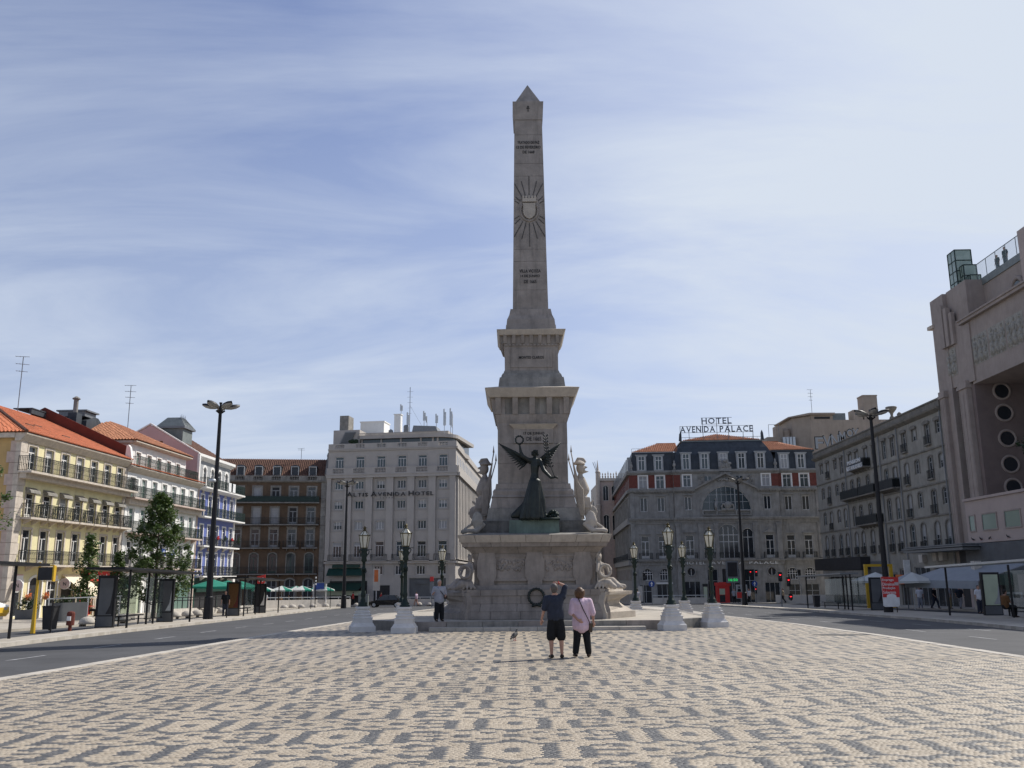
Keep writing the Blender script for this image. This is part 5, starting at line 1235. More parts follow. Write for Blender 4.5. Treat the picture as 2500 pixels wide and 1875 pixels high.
# roof level: glazed restaurant with a rounded end, stair, boxes, chimney and masts
mb = MB(); mb.box(.1, 4.1, 1.5, 10, 19.6, 22.9); Ab.part('stair_block', mb, 'altis stone')
mb = MB()
for k in range(14): mb.box(1.0 + k * .07, 2.6 + k * .07, 1.2, 1.45, 20.5 + k * .15, 20.57 + k * .15)
Ab.part('roof_stair', mb, 'grey metal')
pts = [(4.1, 2.0), (15.6, 2.0)] + [(15.6 + 2.4 * math.sin(a), 4.4 - 2.4 * math.cos(a)) for a in np.linspace(.15, math.pi / 2, 8)] + [(18.0, 14), (4.1, 14)]
mb = MB(); mb.prism(pts, 19.6, 20.25, 'z'); Ab.part('penthouse_base', mb, 'altis stone')
mb = MB(); mb.prism([(a + (.1 if a < 5 else -.1), b + .12) for a, b in pts], 20.25, 21.55, 'z'); Ab.part('penthouse_glass', mb, 'glass blue')
for x in (4.2, 7.15, 10.1, 13.1, 14.9, 15.6):
    Ab.box('penthouse_post', x, x + .24, 1.95, 2.2, 20.25, 21.5, 'altis stone')
ptr = [(3.8, 1.5), (15.4, 1.5)] + [(15.4 + 3.0 * math.sin(a), 4.4 - 2.9 * math.cos(a)) for a in np.linspace(.15, math.pi / 2, 8)] + [(18.7, 14), (3.7, 14)]
mb = MB(); mb.prism(ptr, 21.5, 22.0, 'z'); Ab.part('penthouse_roof', mb, 'altis stone')
mb = MB()
for k in range(62): mb.box(4.0 + k * .185, 4.08 + k * .185, 1.43, 1.5, 22.0, 22.28)
mb.box(3.8, 15.5, 1.40, 1.52, 22.28, 22.34); Ab.part('roof_dentils', mb, 'altis stone')
mb = MB(); mb.box(.2, 16.5, 5.5, 12, 22.0, 23.0); Ab.part('plant_room', mb, 'altis stone')
mb = MB(); mb.box(.75, 2.1, 2.2, 4.5, 22.9, 25.2); Ab.part('plant_box', mb, 'grimy stone')
mb = MB(); mb.box(2.7, 6.4, 6, 9, 23.0, 24.75); mb.box(2.6, 6.5, 5.9, 9.1, 24.75, 24.9); Ab.part('plant_box', mb, 'white paint')
mb = MB(); mb.box(8.1, 9.1, 5.6, 6.6, 23.0, 25.7); mb.box(8.0, 9.2, 5.5, 6.7, 25.7, 25.82); Ab.part('chimney', mb, 'white paint')
mb = MB(); mb.lathe([(.4, 23.0), (.4, 23.9), (.3, 24.1)], 12, 9.9, 5.9); mb.lathe([(.35, 23.0), (.35, 23.3), (.1, 23.5)], 10, 7.6, 5.6); Ab.part('roof_cowl', mb, 'grey metal')
mb = MB(); mb.hexa([(11.0, 5.2, 23), (14.9, 5.2, 23), (14.9, 8, 23), (11, 8, 23), (11.2, 5.2, 23.9), (14.6, 5.2, 23.7), (14.6, 8, 23.7), (11.2, 8, 23.9)]); Ab.part('plant_box', mb, 'grey metal')
rs = random.Random(6)
for (x, y, z, h, pan) in ((9.0, 6.2, 25.8, 1.6, 2), (10.1, 6.0, 23.0, 3.1, 2), (10.35, 6.2, 23, 7.0, 0), (12.8, 5.4, 23.8, 2.3, 2), (13.2, 5.6, 23.8, 1.5, 1), (14.7, 5.4, 23.4, 2.2, 2), (16.2, 4.2, 22.2, 3.9, 2), (17.1, 4.4, 22.2, 4.0, 2), (17.35, 4.6, 22.2, 3.1, 1)):
    mb = MB(); mb.tube([(x, y, z), (x, y, z + h)], .05, 5)
    if pan: 
        for q in range(pan): mb.box(x - .14 + .22 * q, x + .06 + .22 * q, y - .2, y - .06, z + h * .35, z + h * (.98 - .12 * q))
    else:
        for q in range(5): mb.bar((x - .5 + .06 * q, y, z + h * (.9 - .12 * q)), (x + .5 - .06 * q, y, z + h * (.9 - .12 * q)), .03)
        mb.bar((x, y, z + h * .6), (x + 2.1, y, z + .6), .025)
    Ab.part('telecom_mast' if pan else 'aerial_mast', mb, 'light metal' if pan else 'grey metal')
mb = MB()
for k in range(10): mb.ell((3.3 + rs.uniform(-.5, .7), 1.2, 20.95 + rs.uniform(-.25, .45)), (.32, .25, .22), 6, 4)
Ab.part('roof_plant', mb, 'leaf dark')
# ground floor: green awning and shop, stone portal
Ab.win(3.55, -2.4, 1.2, 5.5, 'tri', None, pane='shop dark', frame='window green', name='shop_window'); Ab.win(8.4, -2.3, .6, 2.4, 'none', None, pane='shop dark', frame='window dull', name='shop_door'); Ab.win(14.95, -2.3, 1.55, 5.3, 'none', 'altis panel', pane='grey panel', frame='window dull', name='shop_window', sw=.35)
mb = MB(); mb.box(13.3, 17.3, -.02, .16, .72, 1.25); mb.hexa([(12.5, .10, -1.6), (17.4, .10, -1.6), (17.4, .14, -1.6), (12.5, .14, -1.6), (12.5, .08, -1.4), (17.4, .08, -1.4), (17.4, .14, -1.4), (12.5, .14, -1.4)]); Ab.part('shop_fascia', mb, 'grey panel')
for z, d0, d1, n in ((2.55, .9, .2, 'awning'), (.55, 2.6, .5, 'awning')):
    mb = MB(); mb.hexa([(.6, -d0, z - .65), (5.8, -d0, z - .65), (5.8, -.05, z + .25), (.6, -.05, z + .25), (.6, -d0, z - .55), (5.8, -d0, z - .55), (5.8, -.05, z + .40), (.6, -.05, z + .40)]); Ab.part(n, mb, 'shop green')
mb = MB(); mb.box(1.2, 5.2, -.3, -.05, 3.0, 3.45); Ab.part('shop_fascia', mb, 'shop green')
mb = MB(); mb.box(.5, 6.6, -1.6, -1.5, -.75, -.15); Ab.part('awning_valance', mb, 'pale green')

# ---------------------------------------------------------------- Avenida Palace hotel
Hb = Bld('palace_hotel', 'grand grey stone hotel with slate mansard roof, red brick storey and a great arched window', 'hotel', (16.54, 128.0), -4)
C0, C1, CY = 6.15, 20.62, -.55
wings = [1.92, 4.32, 21.95, 24.33]; cc = [8.03, 18.95]
opsL = []; opsR = []; opsC = []
def add4(l, u): l += [Hb.op(u, 13.62, 15.40, 1.12), Hb.op(u, 10.40, 12.35, .98), Hb.op(u, 3.88, 6.98, 1.10)]
for u in wings[:2]: add4(opsL, u); opsL.append(Hb.op(u + .15, .95, 2.58, 1.42))
for u in wings[2:]: add4(opsR, u); opsR.append(Hb.op(u - .1, .95, 2.58, 1.42))
for u in cc: opsC += [Hb.op(u, 13.75, 15.40, 1.05), Hb.op(u, 10.52, 12.38, .95), Hb.op(u, 3.88, 7.05, 1.12), Hb.op(u, 1.50, 2.62, 1.12)]
BIGX = 13.30
opsC += [(BIGX - 3.38, BIGX + 3.38, 10.45, 13.83), (11.98, 14.72, 3.85, 8.55), (9.98, 11.42, 3.85, 7.95), (15.26, 16.74, 3.85, 7.95)]
shopsL = [(.9, 2.7, -2.6, .35), (3.3, 5.4, -2.6, .45)]; shopsR = [(21.2, 22.9, -2.6, .35), (23.4, 25.3, -2.6, .35)]; shopsC = [(7.0, 9.2, -2.6, .8), (10.2, 11.6, -2.8, 2.4), (12.2, 14.6, -2.8, 2.5), (15.2, 16.6, -2.8, 2.4), (17.9, 19.9, -2.6, .6)]
for (a, b, o, y, sh) in ((0, C0, opsL, 0, shopsL), (C1, 26.35, opsR, 0, shopsR), (C0, C1, opsC, CY, shopsC)):
    Hb.wall(a, b, 3.0, 13.0, [q for q in o if 3 < q[2] < 13.0 and q[3] < 13.0 and q[0] != BIGX - 3.38] + ([(BIGX - 3.38, BIGX + 3.38, 10.45, 13.0)] if y else []), 'palace stone', y=y)
    if y:
        Hb.wall(C0, C1, 13.0, 15.7, [q for q in o if 13.2 < q[2] < 15.6] + [(BIGX - 3.38, BIGX + 3.38, 13.0, 13.83)], 'palace stone', y=y)
        for (p, q) in ((C0, 7.1), (19.7, C1)): mb = MB(); mb.box(p, q, y - .03, y, 13.75, 15.45); Hb.part('brick_panel', mb, 'red brick')
    else:
        Hb.wall(a, b, 13.0, 13.72, [q for q in o if q[2] > 13.2] and [(q[0], q[1], 13.62, 13.72) for q in o if q[2] > 13.2], 'palace stone', y=y)
        Hb.wall(a, b, 13.72, 15.7, [(q[0], q[1], 13.72, q[3]) for q in o if q[2] > 13.2], 'red brick', y=y)
    Hb.wall(a, b, -3.4, 3.0, [q for q in o if q[2] < 3] + sh, 'palace stone', y=y)
Hb.body(.05, 26.3, 16, -3.4, 15.9, 'palace stone', y0=.35)
mb = MB(); mb.box(C0, C0 + .02, CY, .02, -3.4, 15.7); mb.box(C1 - .02, C1, CY, .02, -3.4, 15.7); Hb.part('return_wall', mb, 'palace stone')
random.seed(3)
for u in wings + cc:
    y = CY if u in cc else 0; iw = u in cc
    Hb.win(u, 13.62 if not iw else 13.75, 15.40, 1.12 if not iw else 1.05, 'cross', 'white trim', pane='curtain' if random.random() < .25 else 'glass blue', y=y, sw=.18)
    Hb.win(u, 10.40 if not iw else 10.52, 12.35 if not iw else 12.38, .98 if not iw else .95, 'plain', 'palace stone', y=y, sw=.12, hood='flat')
    Hb.win(u, 3.88, 6.98 if not iw else 7.05, 1.10 if not iw else 1.12, 'fr', 'palace stone', y=y, sw=.16, hood=('curve' if u < 10 else 'gable') if iw else 'flat', frame='window white')
    Hb.balcony(u - .95, u + .95, 3.86, .5, .80, 'palace stone', 'railing iron', y=y, pitch=.16, th=.1)
    if not iw: Hb.win(u + (.15 if u < 10 else -.1), .95, 2.58, 1.42, 'arcade', 'palace stone', y=y, rise=.71, wallmat='palace stone', sw=.16, pane='shop dark')
    else:
        mb = MB(); torus(mb, (u, y - .02, 2.06), .60, .10, 24, 6); Hb.part('round_window_rim', mb, 'palace stone', smooth=True)
        f = Hb.win(u, 1.50, 2.62, 1.12, 'plain', None, y=y, rise=.56, wallmat='palace stone', pane='shop dark')
        mb = MB(); ap = arcpts(1.12, 1.12, .56)
        for sg in (-1, 1): mb.prism([(sg * .56, 0), (0, 0)] + [(p[0], 1.12 - p[1]) for p in (ap[:5][::-1] if sg < 0 else ap[4:])], -.005, .12)
        build('round_spandrel', mb, 'palace stone', f)
Hb.win(13.35, 3.85, 8.55, 2.74, 'arcade', 'palace stone', y=CY, rise=1.37, wallmat='palace stone', sw=.14); Hb.win(10.70, 3.85, 7.95, 1.44, 'cross', 'palace stone', y=CY, rise=.72, wallmat='palace stone', sw=.12); Hb.win(16.0, 3.85, 7.95, 1.48, 'cross', 'palace stone', y=CY, rise=.74, wallmat='palace stone', sw=.12)
for u0, u1 in ((9.95, 11.45), (12.0, 14.7), (15.25, 16.75)): Hb.balcony(u0, u1, 3.86, .45, .80, 'palace stone', 'railing iron', y=CY, pitch=.16, th=.1)
# the great lunette
f = Hb.win(BIGX, 10.45, 13.83, 6.76, 'none', 'palace stone', y=CY, rise=3.379, wallmat='palace stone', sw=.42, pane='glass blue', name='lunette_window')
mb = MB()
for q in (-2.3, -1.25, -.62, .05, .7, 1.25, 2.3):
    h = math.sqrt(3.3 ** 2 - q * q); w = .14 if abs(q) in (1.25,) else .06; mb.box(q - w / 2, q + w / 2, .08, .17, 0, h)
for z in (1.15, 2.15): h = math.sqrt(3.3 ** 2 - z * z); mb.box(-h, h, .09, .16, z - .03, z + .03)
build('glazing_bars', mb, 'window dull', f)
mb = MB(); mb.box(BIGX - 3.4, BIGX + 3.4, CY - .2, CY + .05, 9.72, 9.86); mb.box(BIGX - 3.4, BIGX + 3.4, CY - .2, CY + .05, 10.32, 10.46)
for k in range(16): torus(mb, (BIGX - 3.2 + k * .43, CY - .08, 10.09), .17, .035, 10, 4)
for q in (-3.4, -1.45, 1.2, 3.2): mb.box(BIGX + q, BIGX + q + .22, CY - .22, CY + .05, 9.86, 10.32)
Hb.part('lunette_balustrade', mb, 'palace stone')
mb = MB(); mb.ell((BIGX + .15, CY - .25, 11.15), (.52, .18, .52), 12, 8); mb.ell((BIGX + .15, CY - .38, 11.15), (.34, .12, .36), 12, 8)
for k in range(12): mb.ell((BIGX + .15 + .85 * math.cos(k * .55 + .2), CY - .2, 10.75 + .75 * abs(math.sin(k * .55 + .2)) * (.9 if k % 2 else 1)), (.18, .12, .16), 6, 4)
mb.box(BIGX - .75, BIGX + 1.05, CY - .3, CY, 10.4, 10.68); Hb.part('carved_cartouche', mb, 'palace stone', smooth=True)
mb = MB(); chain(mb, [(BIGX - 1.5, CY - .2, 10.5), (BIGX - 1.5, CY - .2, 11.3), (BIGX - 1.5, CY - .2, 11.7)], [.16, .2, .1]); mb.ell((BIGX - 1.5, CY - .2, 11.95), (.13, .13, .17), 8, 6); Hb.part('statue', mb, 'palace stone', smooth=True)
for sg in (-1, 1):
    mb = MB(); x0, x1 = BIGX + sg * 4.35, BIGX; mb.hexa([(x0, CY - .55, 13.28), (x1, CY - .55, 15.45), (x1, CY + .05, 15.45), (x0, CY + .05, 13.28), (x0 - sg * -.0, CY - .6, 13.55), (x1, CY - .6, 15.75), (x1, CY + .05, 15.75), (x0, CY + .05, 13.55)])
    Hb.part('raking_cornice', mb, 'palace stone')
mb = MB(); mb.box(BIGX - .75, BIGX + .95, CY - .25, CY + .05, 15.5, 16.5); mb.box(BIGX - .6, BIGX + .8, CY - .3, CY - .2, 16.5, 17.0)
for k in range(14): mb.ell((BIGX + .1 + random.uniform(-.7, .7), CY - .28, 16.5 + random.uniform(0, 1.0) * (1 - .0)), (.2, .14, .2), 6, 4)
Hb.part('carved_arms', mb, 'palace stone', smooth=False)
mb = MB()
for k in range(30):
    a = R(60 + 60 * k / 29); r = 4.05; mb.ell((BIGX + r * math.cos(a) * .5, CY - .12, 14.55 + .25 * random.random()), (.16, .10, .14), 6, 4)
Hb.part('pediment_carving', mb, 'palace stone', smooth=True)
for u in (10.0, 16.95):
    mb = MB(); mb.box(u - .45, u + .45, CY - .06, CY + .02, 13.9, 15.3)
    for k in range(12): mb.ell((u + random.uniform(-.3, .3), CY - .08, 14.6 + random.uniform(-.55, .55)), (.12, .08, .14), 6, 4)
    Hb.part('relief_panel', mb, 'grimy stone')
for u in (10.95, 15.3): 
    mb = MB(); mb.box(u - .45, u + .45, CY - .02, CY + .0, 14.55, 15.2); Hb.part('attic_light', mb, 'glass blue'); mb = MB(); mb.box(u - .03, u + .03, CY - .04, CY - .02, 14.55, 15.2); Hb.part('attic_light_bar', mb, 'window white')
for a in (6.15, 9.28, 11.47, 14.74, 16.76, 19.95):
    w = .66 if a not in (11.47, 14.74) else .50; mb = MB(); mb.box(a, a + w, CY - .25, CY + .02, 3.9, 8.3); mb.box(a - .06, a + w + .06, CY - .31, CY + .02, 8.3, 8.66); mb.box(a - .05, a + w + .05, CY - .3, CY + .02, 3.76, 4.1); Hb.part('pilaster', mb, 'palace stone')
for a, y in ((.0, 0), (5.5, 0), (20.7, 0), (25.7, 0)):
    mb = MB(); mb.box(a, a + .6, -.14, .02, 3.9, 8.3); mb.box(a - .05, a + .65, -.2, .02, 8.3, 8.64); Hb.part('pilaster', mb, 'palace stone')
    mb = MB(); mb.box(a, a + .6, -.12, .02, 9.5, 12.7); mb.box(a - .05, a + .65, -.18, .02, 12.7, 13.0); Hb.part('pilaster', mb, 'palace stone')
def course2(z0, prof, mat, name='cornice'):
    for (a, b, y) in ((-.25, C0 - .01, 0), (C1 + .01, 26.4, 0), (C0 - .15, C1 + .15, CY)):
        mb = MB()
        for (za, zb_, d) in prof: mb.box(a, b, y - d, y + .02, z0 + za, z0 + zb_)
        Hb.part(name, mb, mat)
course2(8.64, [(0, .22, .10), (.22, .52, .18), (.52, .68, .42), (.68, .86, .50)], 'palace stone')
for (a, b, y) in ((-.25, C0 - .01, 0), (C1 + .01, 26.4, 0), (C0 - .15, 9.0, CY), (17.6, C1 + .15, CY)):
    mb = MB(); mb.box(a, b, y - .12, y + .02, 12.98, 13.15); mb.box(a, b, y - .42, y + .02, 13.15, 13.32); mb.box(a, b, y - .50, y + .02, 13.32, 13.42)
    for k in range(int((b - a) / .42)): mb.box(a + .1 + k * .42, a + .28 + k * .42, y - .34, y, 13.0, 13.15)
    Hb.part('cornice', mb, 'palace stone')
course2(15.55, [(0, .15, .08), (.15, .30, .25), (.30, .42, .40), (.42, .60, .30)], 'palace stone')
course2(3.02, [(0, .42, .12), (.42, .56, .35), (.56, .72, .45)], 'palace stone')
# mansard storeys
def mansard(a, b, y, z0, z1, lean, back=10):
    mb = MB(); mb.hexa([(a, y, z0), (b, y, z0), (b, y + back, z0), (a, y + back, z0), (a + lean, y + lean, z1), (b - lean, y + lean, z1), (b - lean, y + back, z1), (a + lean, y + back, z1)]); Hb.part('mansard', mb, 'slate')
mansard(.3, 6.3, .15, 16.1, 18.62, .35); mansard(20.4, 26.2, .15, 16.1, 18.62, .35)
mb = MB()
prof = [(16.1, 0), (17.2, .12), (18.4, .40), (19.4, .85), (20.35, 1.5)]
for (z0, l0), (z1, l1) in zip(prof[:-1], prof[1:]):
    a, b, y = 6.25, 20.5, CY + .25
    mb.hexa([(a + l0, y + l0, z0), (b - l0, y + l0, z0), (b - l0, y + 9, z0), (a + l0, y + 9, z0), (a + l1, y + l1, z1), (b - l1, y + l1, z1), (b - l1, y + 9, z1), (a + l1, y + 9, z1)])
Hb.part('central_mansard', mb, 'slate')
for a, b in ((.5, 6.4), (20.2, 26.1)): Hb.box('roof_kerb', a, b, .38, 9, 18.62, 18.86, 'slate')
Hb.box('roof_kerb', 7.55, 19.2, CY + 1.65, 8.4, 20.35, 20.52, 'zinc')
for (u, y, k) in [(w_, .05, .0) for w_ in (1.80, 4.20, 21.72, 24.05)] + [(w_, CY + .12, .1) for w_ in (8.02, 10.62, 13.22, 15.75, 18.38)]:
    z0, z1 = 16.18, 18.22 + k * 2
    mb = MB(); mb.box(u - .68, u + .68, y - .05, y + 1.4, z0, z1 + .22); Hb.part('dormer', mb, 'window dull')
    mb = MB(); mb.box(u - .68, u - .45, y - .10, y - .04, z0, z1); mb.box(u + .45, u + .68, y - .10, y - .04, z0, z1); mb.box(u - .78, u + .78, y - .16, y - .04, z1, z1 + .12); mb.box(u - .86, u + .86, y - .22, y - .04, z1 + .12, z1 + .24); Hb.part('dormer_frame', mb, 'window dull')
    Hb.win(u, z0 + .05, z1, .90, 'cross', None, y=y - .22, pane=random.choice(['curtain', 'glass blue', 'glass blue']), frame='window white')
for a, b, r0 in ((.5, 7.2, 0), (19.5, 26.1, 1)):
    mb = MB(); Lr = math.hypot(4.0, 1.75); n = b - a
    tm = (lambda s: min(Lr, s * 1.09)) if r0 == 0 else (lambda s: min(Lr, max(.2, (n - s) * .85)))
    tiles(mb, (a, .40, 18.90), (1, 0, 0), (0, 4.0, 1.75), n, tm); mb.quad((a, .42, 18.88), (b, .42, 18.88), (b - (0 if r0 == 0 else 4), 4.4, 20.6), (a + (4 if r0 == 0 else 0), 4.4, 20.6)); mb.box(a + (3.9 if r0 == 0 else 0), b - (4 if r0 else 0), 4.3, 4.6, 20.45, 20.72)
    Hb.part('roof', mb, 'orange tile')['kind'] = 'stuff'
mb = MB(); tiles(mb, (7.7, CY + 1.75, 20.55), (1, 0, 0), (0, 4.6, 1.6), 11.4, lambda s: min(4.87, s * .82, (11.4 - s) * .82)); mb.add([(7.7, CY + 1.77, 20.53), (19.1, CY + 1.77, 20.53), (13.4, CY + 6.3, 22.05)], [(0, 1, 2)]); Hb.part('roof', mb, 'orange tile')['kind'] = 'stuff'
for u, y in ((.35, .1), (6.35, CY + .1), (20.4, CY + .1)):
    mb = MB(); mb.lathe([(.22, 16.15), (.16, 16.4), (.10, 16.55), (.24, 16.8), (.2, 17.05), (.08, 17.2), (.12, 17.35), (.02, 17.6)], 8, u, y); Hb.part('urn_finial', mb, 'palace stone', smooth=True)
mb = MB(); mb.prism([(7.35, 20.5), (7.75, 20.5), (7.75, 21.5), (7.65, 21.9), (7.45, 21.5)], CY + 1.5, CY + 1.9); mb.prism([(19.0, 20.5), (19.4, 20.5), (19.3, 21.5), (19.15, 21.9), (19.0, 21.5)], CY + 1.5, CY + 1.9); Hb.part('corner_finial', mb, 'slate')
mb = MB(); mb.bar((7.6, CY + 1.7, 21.0), (19.1, CY + 1.7, 21.0), .05); 
for k in range(18): mb.bar((7.6 + k * .68, CY + 1.7, 20.52), (7.6 + k * .68, CY + 1.7, 21.0), .03)
Hb.part('roof_railing', mb, 'grey metal')
mb = MB(); mb.bar((.5, .45, 19.4), (3.2, .45, 19.4), .04); mb.bar((.5, .45, 18.86), (.5, .45, 19.4), .04); mb.bar((1.5, .45, 18.86), (1.5, .45, 19.4), .04); Hb.part('roof_railing', mb, 'grey metal')
# side front of the palace hotel along the station street
hx, hy = math.cos(R(94 - 3)), math.sin(R(94 - 3))
def T(t, d, z): return (hx * t - hy * d, hy * t + hx * d, z)
def tbox(mb, t0, t1, d0, d1, z0, z1, lean=0):
    mb.hexa([T(t0, d0, z0), T(t1, d0, z0), T(t1, d1, z0), T(t0, d1, z0), T(t0, d0 - lean, z1), T(t1, d0 - lean, z1), T(t1, d1 - lean, z1), T(t0, d1 - lean, z1)]); return mb
for (z0, z1, mt) in ((-4, 13.7, 'palace stone'), (13.71, 15.6, 'red brick')): mb = MB(); tbox(mb, .36, 45, 0, -8, z0, z1); Hb.part('side_wall', mb, mt)
mb = MB(); tbox(mb, .4, 45, -.2, -8, 16.1, 18.8, .35); Hb.part('mansard', mb, 'slate')
for (z0, z1, d) in ((15.6, 16.1, .38), (12.98, 13.42, .45), (8.64, 9.5, .48), (3.02, 3.74, .42)): mb = MB(); tbox(mb, -.2, 45, -.2, d, z0, z1); Hb.part('cornice', mb, 'palace stone')
for k in range(16):
    t = 1.6 + k * 2.7
    mb = MB()
    for (z0, z1, d) in ((13.7, 15.4, .01), (10.4, 12.4, .01), (4.0, 7.0, .01), (.9, 2.5, .01)): tbox(mb, t, t + 1.0, -.02, d, z0, z1)
    Hb.part('side_window', mb, 'glass dark')
    mb = MB(); tbox(mb, t - .2, t + 1.2, -.5, .06, 16.2, 18.3); Hb.part('side_dormer', mb, 'window dull'); mb = MB(); tbox(mb, t + .1, t + .9, -.1, .08, 16.3, 18.1); Hb.part('side_window', mb, 'glass dark')
    mb = MB()
    for z0, z1 in ((3.9, 8.6), (9.5, 12.9)): tbox(mb, t - 1.1, t - .6, 0, .16, z0, z1)
    tbox(mb, t - .35, t + 1.35, 0, .12, 13.55, 13.7); tbox(mb, t - .3, t + 1.3, 0, .2, 12.5, 12.7); Hb.part('side_pilaster', mb, 'palace stone')
    mb = MB(); tbox(mb, t - .4, t + 1.4, .02, .55, 3.75, 3.85)
    for q in range(9): tbox(mb, t - .4 + q * .21, t - .36 + q * .21, .48, .52, 3.85, 4.65)
    tbox(mb, t - .4, t + 1.4, .47, .53, 4.6, 4.68); Hb.part('side_balcony', mb, 'railing iron')
# roof sign on posts and carved name over the ground floor
sg_ = thing('roof_sign', 'big grey rooftop lettering HOTEL AVENIDA PALACE on a metal frame', 'sign', tuple(Hb.root.matrix_basis @ Vector((13, CY + 2.0, 20.6 - Hb.zb))), R(-4))
for wd, a, b, z0, z1 in (('HOTEL', 10.76, 15.02, 23.0, 23.86), ('AVENIDA', 7.66, 12.62, 21.78, 22.65), ('PALACE', 13.3, 18.0, 21.78, 22.65)): letters(sg_, wd, a - 13, b - 13, z0 - 20.6, z1 - 20.6, 0, 'letter grey')
for k, (x, z1) in enumerate(((-5.35, 2.1), (-4.1, 1.2), (-2.1, 3.3), (-.1, 3.3), (1.55, 3.3), (3.6, 1.2), (5.0, 2.1))): mb = MB(); mb.bar((x, .08, -.05), (x, .08, z1), .07); mb.bar((x + .12, 1.0, -.05), (x, .08, z1 * .8), .05); build('sign_post', mb, 'grey metal', sg_)
for z, a, b in ((1.15, -5.4, 5.05), (2.08, -5.4, 5.05), (2.36, -2.3, 2.1), (3.28, -2.3, 2.1)): mb = MB(); mb.bar((a, .06, z), (b, .06, z), .05); build('sign_rail', mb, 'grey metal', sg_)
for wd, a, b in (('HOTEL', 7.08, 10.05), ('AVENIDA', 10.75, 15.2), ('PALACE', 15.95, 19.85)): letters(Hb.root, wd, a, b, 3.06 - Hb.zb, 3.48 - Hb.zb, CY - .16, 'letter white', name='facade_letter', ext=.03)
for (a, b, c, d), y, mt in [(o, 0, 'shop dark') for o in shopsL + shopsR] + [(o, CY, 'shop dark') for o in shopsC]:
    Hb.win((a + b) / 2, c, d, b - a, 'cross' if b - a < 2 else 'tri', None, y=y, pane='glass dark' if b - a < 2.2 else 'shop dark', frame='window dull', name='shop_window')
mb = MB(); mb.box(3.2, 5.5, -.15, -.02, .46, .66); Hb.part('shop_sign', mb, 'white trim'); mb = MB(); mb.box(.7, 1.3, -.1, -.02, -1.9, .2); Hb.part('shop_panel', mb, 'concrete')
mb = MB(); mb.box(9.5, 10.1, CY - .12, CY - .02, -1.9, .1); mb.box(9.45, 10.15, CY - .14, CY - .02, .1, .45); Hb.part('display_case', mb, 'letter black'); mb = MB(); mb.box(9.55, 10.05, CY - .135, CY - .12, -1.75, .05); Hb.part('display_sheet', mb, 'pale green')
for k, u in enumerate((7.6, 8.6)):
    mb = MB(); chain(mb, [(u + .2, CY + .12, -1.9), (u + .2, CY + .12, -1.2), (u + .2, CY + .12, -.6)], [.12, .16, .2]); mb.ell((u + .2, CY + .12, -.22), (.12, .12, .15), 8, 6)
    Hb.part('shop_mannequin', mb, 'cloth black', smooth=True)

# ---------------------------------------------------------------- station beyond the palace hotel
Sb = Bld('old_station', 'pale carved stone building with pinnacles seen past the palace hotel', 'building', (15.45, 165.0), 0)
Sb.wall(0.35, 12, -4, 19.0, [(1.0, 2.0, 15.0, 17.8), (2.6, 3.6, 15.0, 17.8), (1.0, 2.0, 8.0, 12.5), (2.6, 3.6, 8, 12.5)], 'pink ashlar'); Sb.body(.35, 12, 18, -4, 18.6, 'trim stone')
for u in (1.5, 3.1): Sb.win(u, 15.0, 17.8, 1.0, 'plain', 'trim stone', rise=.5, wallmat='pink ashlar'); Sb.win(u, 8.0, 12.5, 1.0, 'plain', 'trim stone', rise=.5, wallmat='pink ashlar')
mb = MB(); mb.box(.2, 12, -.3, .1, 18.6, 19.1)
Sb.part('cornice', mb, 'trim stone')
for k in range(12):
    mb = MB(); x = .5 + k * .5; mb.lathe([(.12, 19.1), (.16, 19.5), (.06, 19.65), (.14 if k % 2 else .18, 19.85), (.02, 20.1 + .3 * (k % 3 == 0))], 6, x, -.1); Sb.part('pinnacle', mb, 'trim stone')
mb = MB(); mb.lathe([(.55, -4), (.50, 14), (.55, 14.2), (.42, 14.4), (.40, 20.0), (.5, 20.2), (.22, 20.6), (.03, 22.4)], 8, .1, -.2); Sb.part('corner_turret', mb, 'trim stone')
mb = MB(); mb.bar((-.1, -.2, 20.2), (-.75, -.3, 22.0), .09); mb.bar((.0, -.2, 20.2), (-.4, -.3, 22.1), .07); Sb.part('turret_spike', mb, 'grimy stone')
mb = MB(); mb.lathe([(.3, -4), (.3, 12.5), (.4, 12.9), (.15, 13.3), (.02, 15.6)], 8, -.85, -.5); Sb.part('pinnacle', mb, 'grimy stone')

# ---------------------------------------------------------------- long facade on the right
FRA = (39.07, 116.0); RANG = -91.5
Rb = Bld('right_long_house', 'long shaded cream building with rows of arched windows and dark balconies', 'building', FRA, RANG)
ru = [2.4, 4.85, 7.7, 9.95, 13.0, 15.15, 18.0, 20.4, 23.35, 25.6, 28.55, 31.0, 33.95, 36.25]
short = {0, 2, 11, 13}
ops = []; wl_ = []
for i, u in enumerate(ru):
    s_ = i in short
    wl_ += [(u, 13.95 if s_ else 13.2, 15.15, .95, .16, 'brow'), (u, 10.80 if s_ else 10.05, 12.1, .95, .18, None), (u, 7.6 if s_ else 6.9, 9.05, .95, .2, None), (u, 3.78, 6.2, 1.05, .42, None)]
ops = [Rb.op(u, a, b, w) for (u, a, b, w, r_, h_) in wl_]
Rb.wall(0, 37.3, 3.0, 16.0, ops, 'right wall')
gop = [(2, 7.5, -2.4, 1.9), (9, 16.2, -2.3, 1.9), (17.6, 20.2, -2.2, 1.6), (21.2, 23.6, -2.2, 1.6), (24.6, 26.4, -2.1, 2.0), (28, 31.5, -2.0, 2.2), (32.5, 36.6, -1.9, 2.2)]
Rb.wall(0, 37.3, -3.5, 3.0, gop, 'right wall'); Rb.body(0, 37.3, 14, -3.5, 16.4, 'right wall')
random.seed(12)
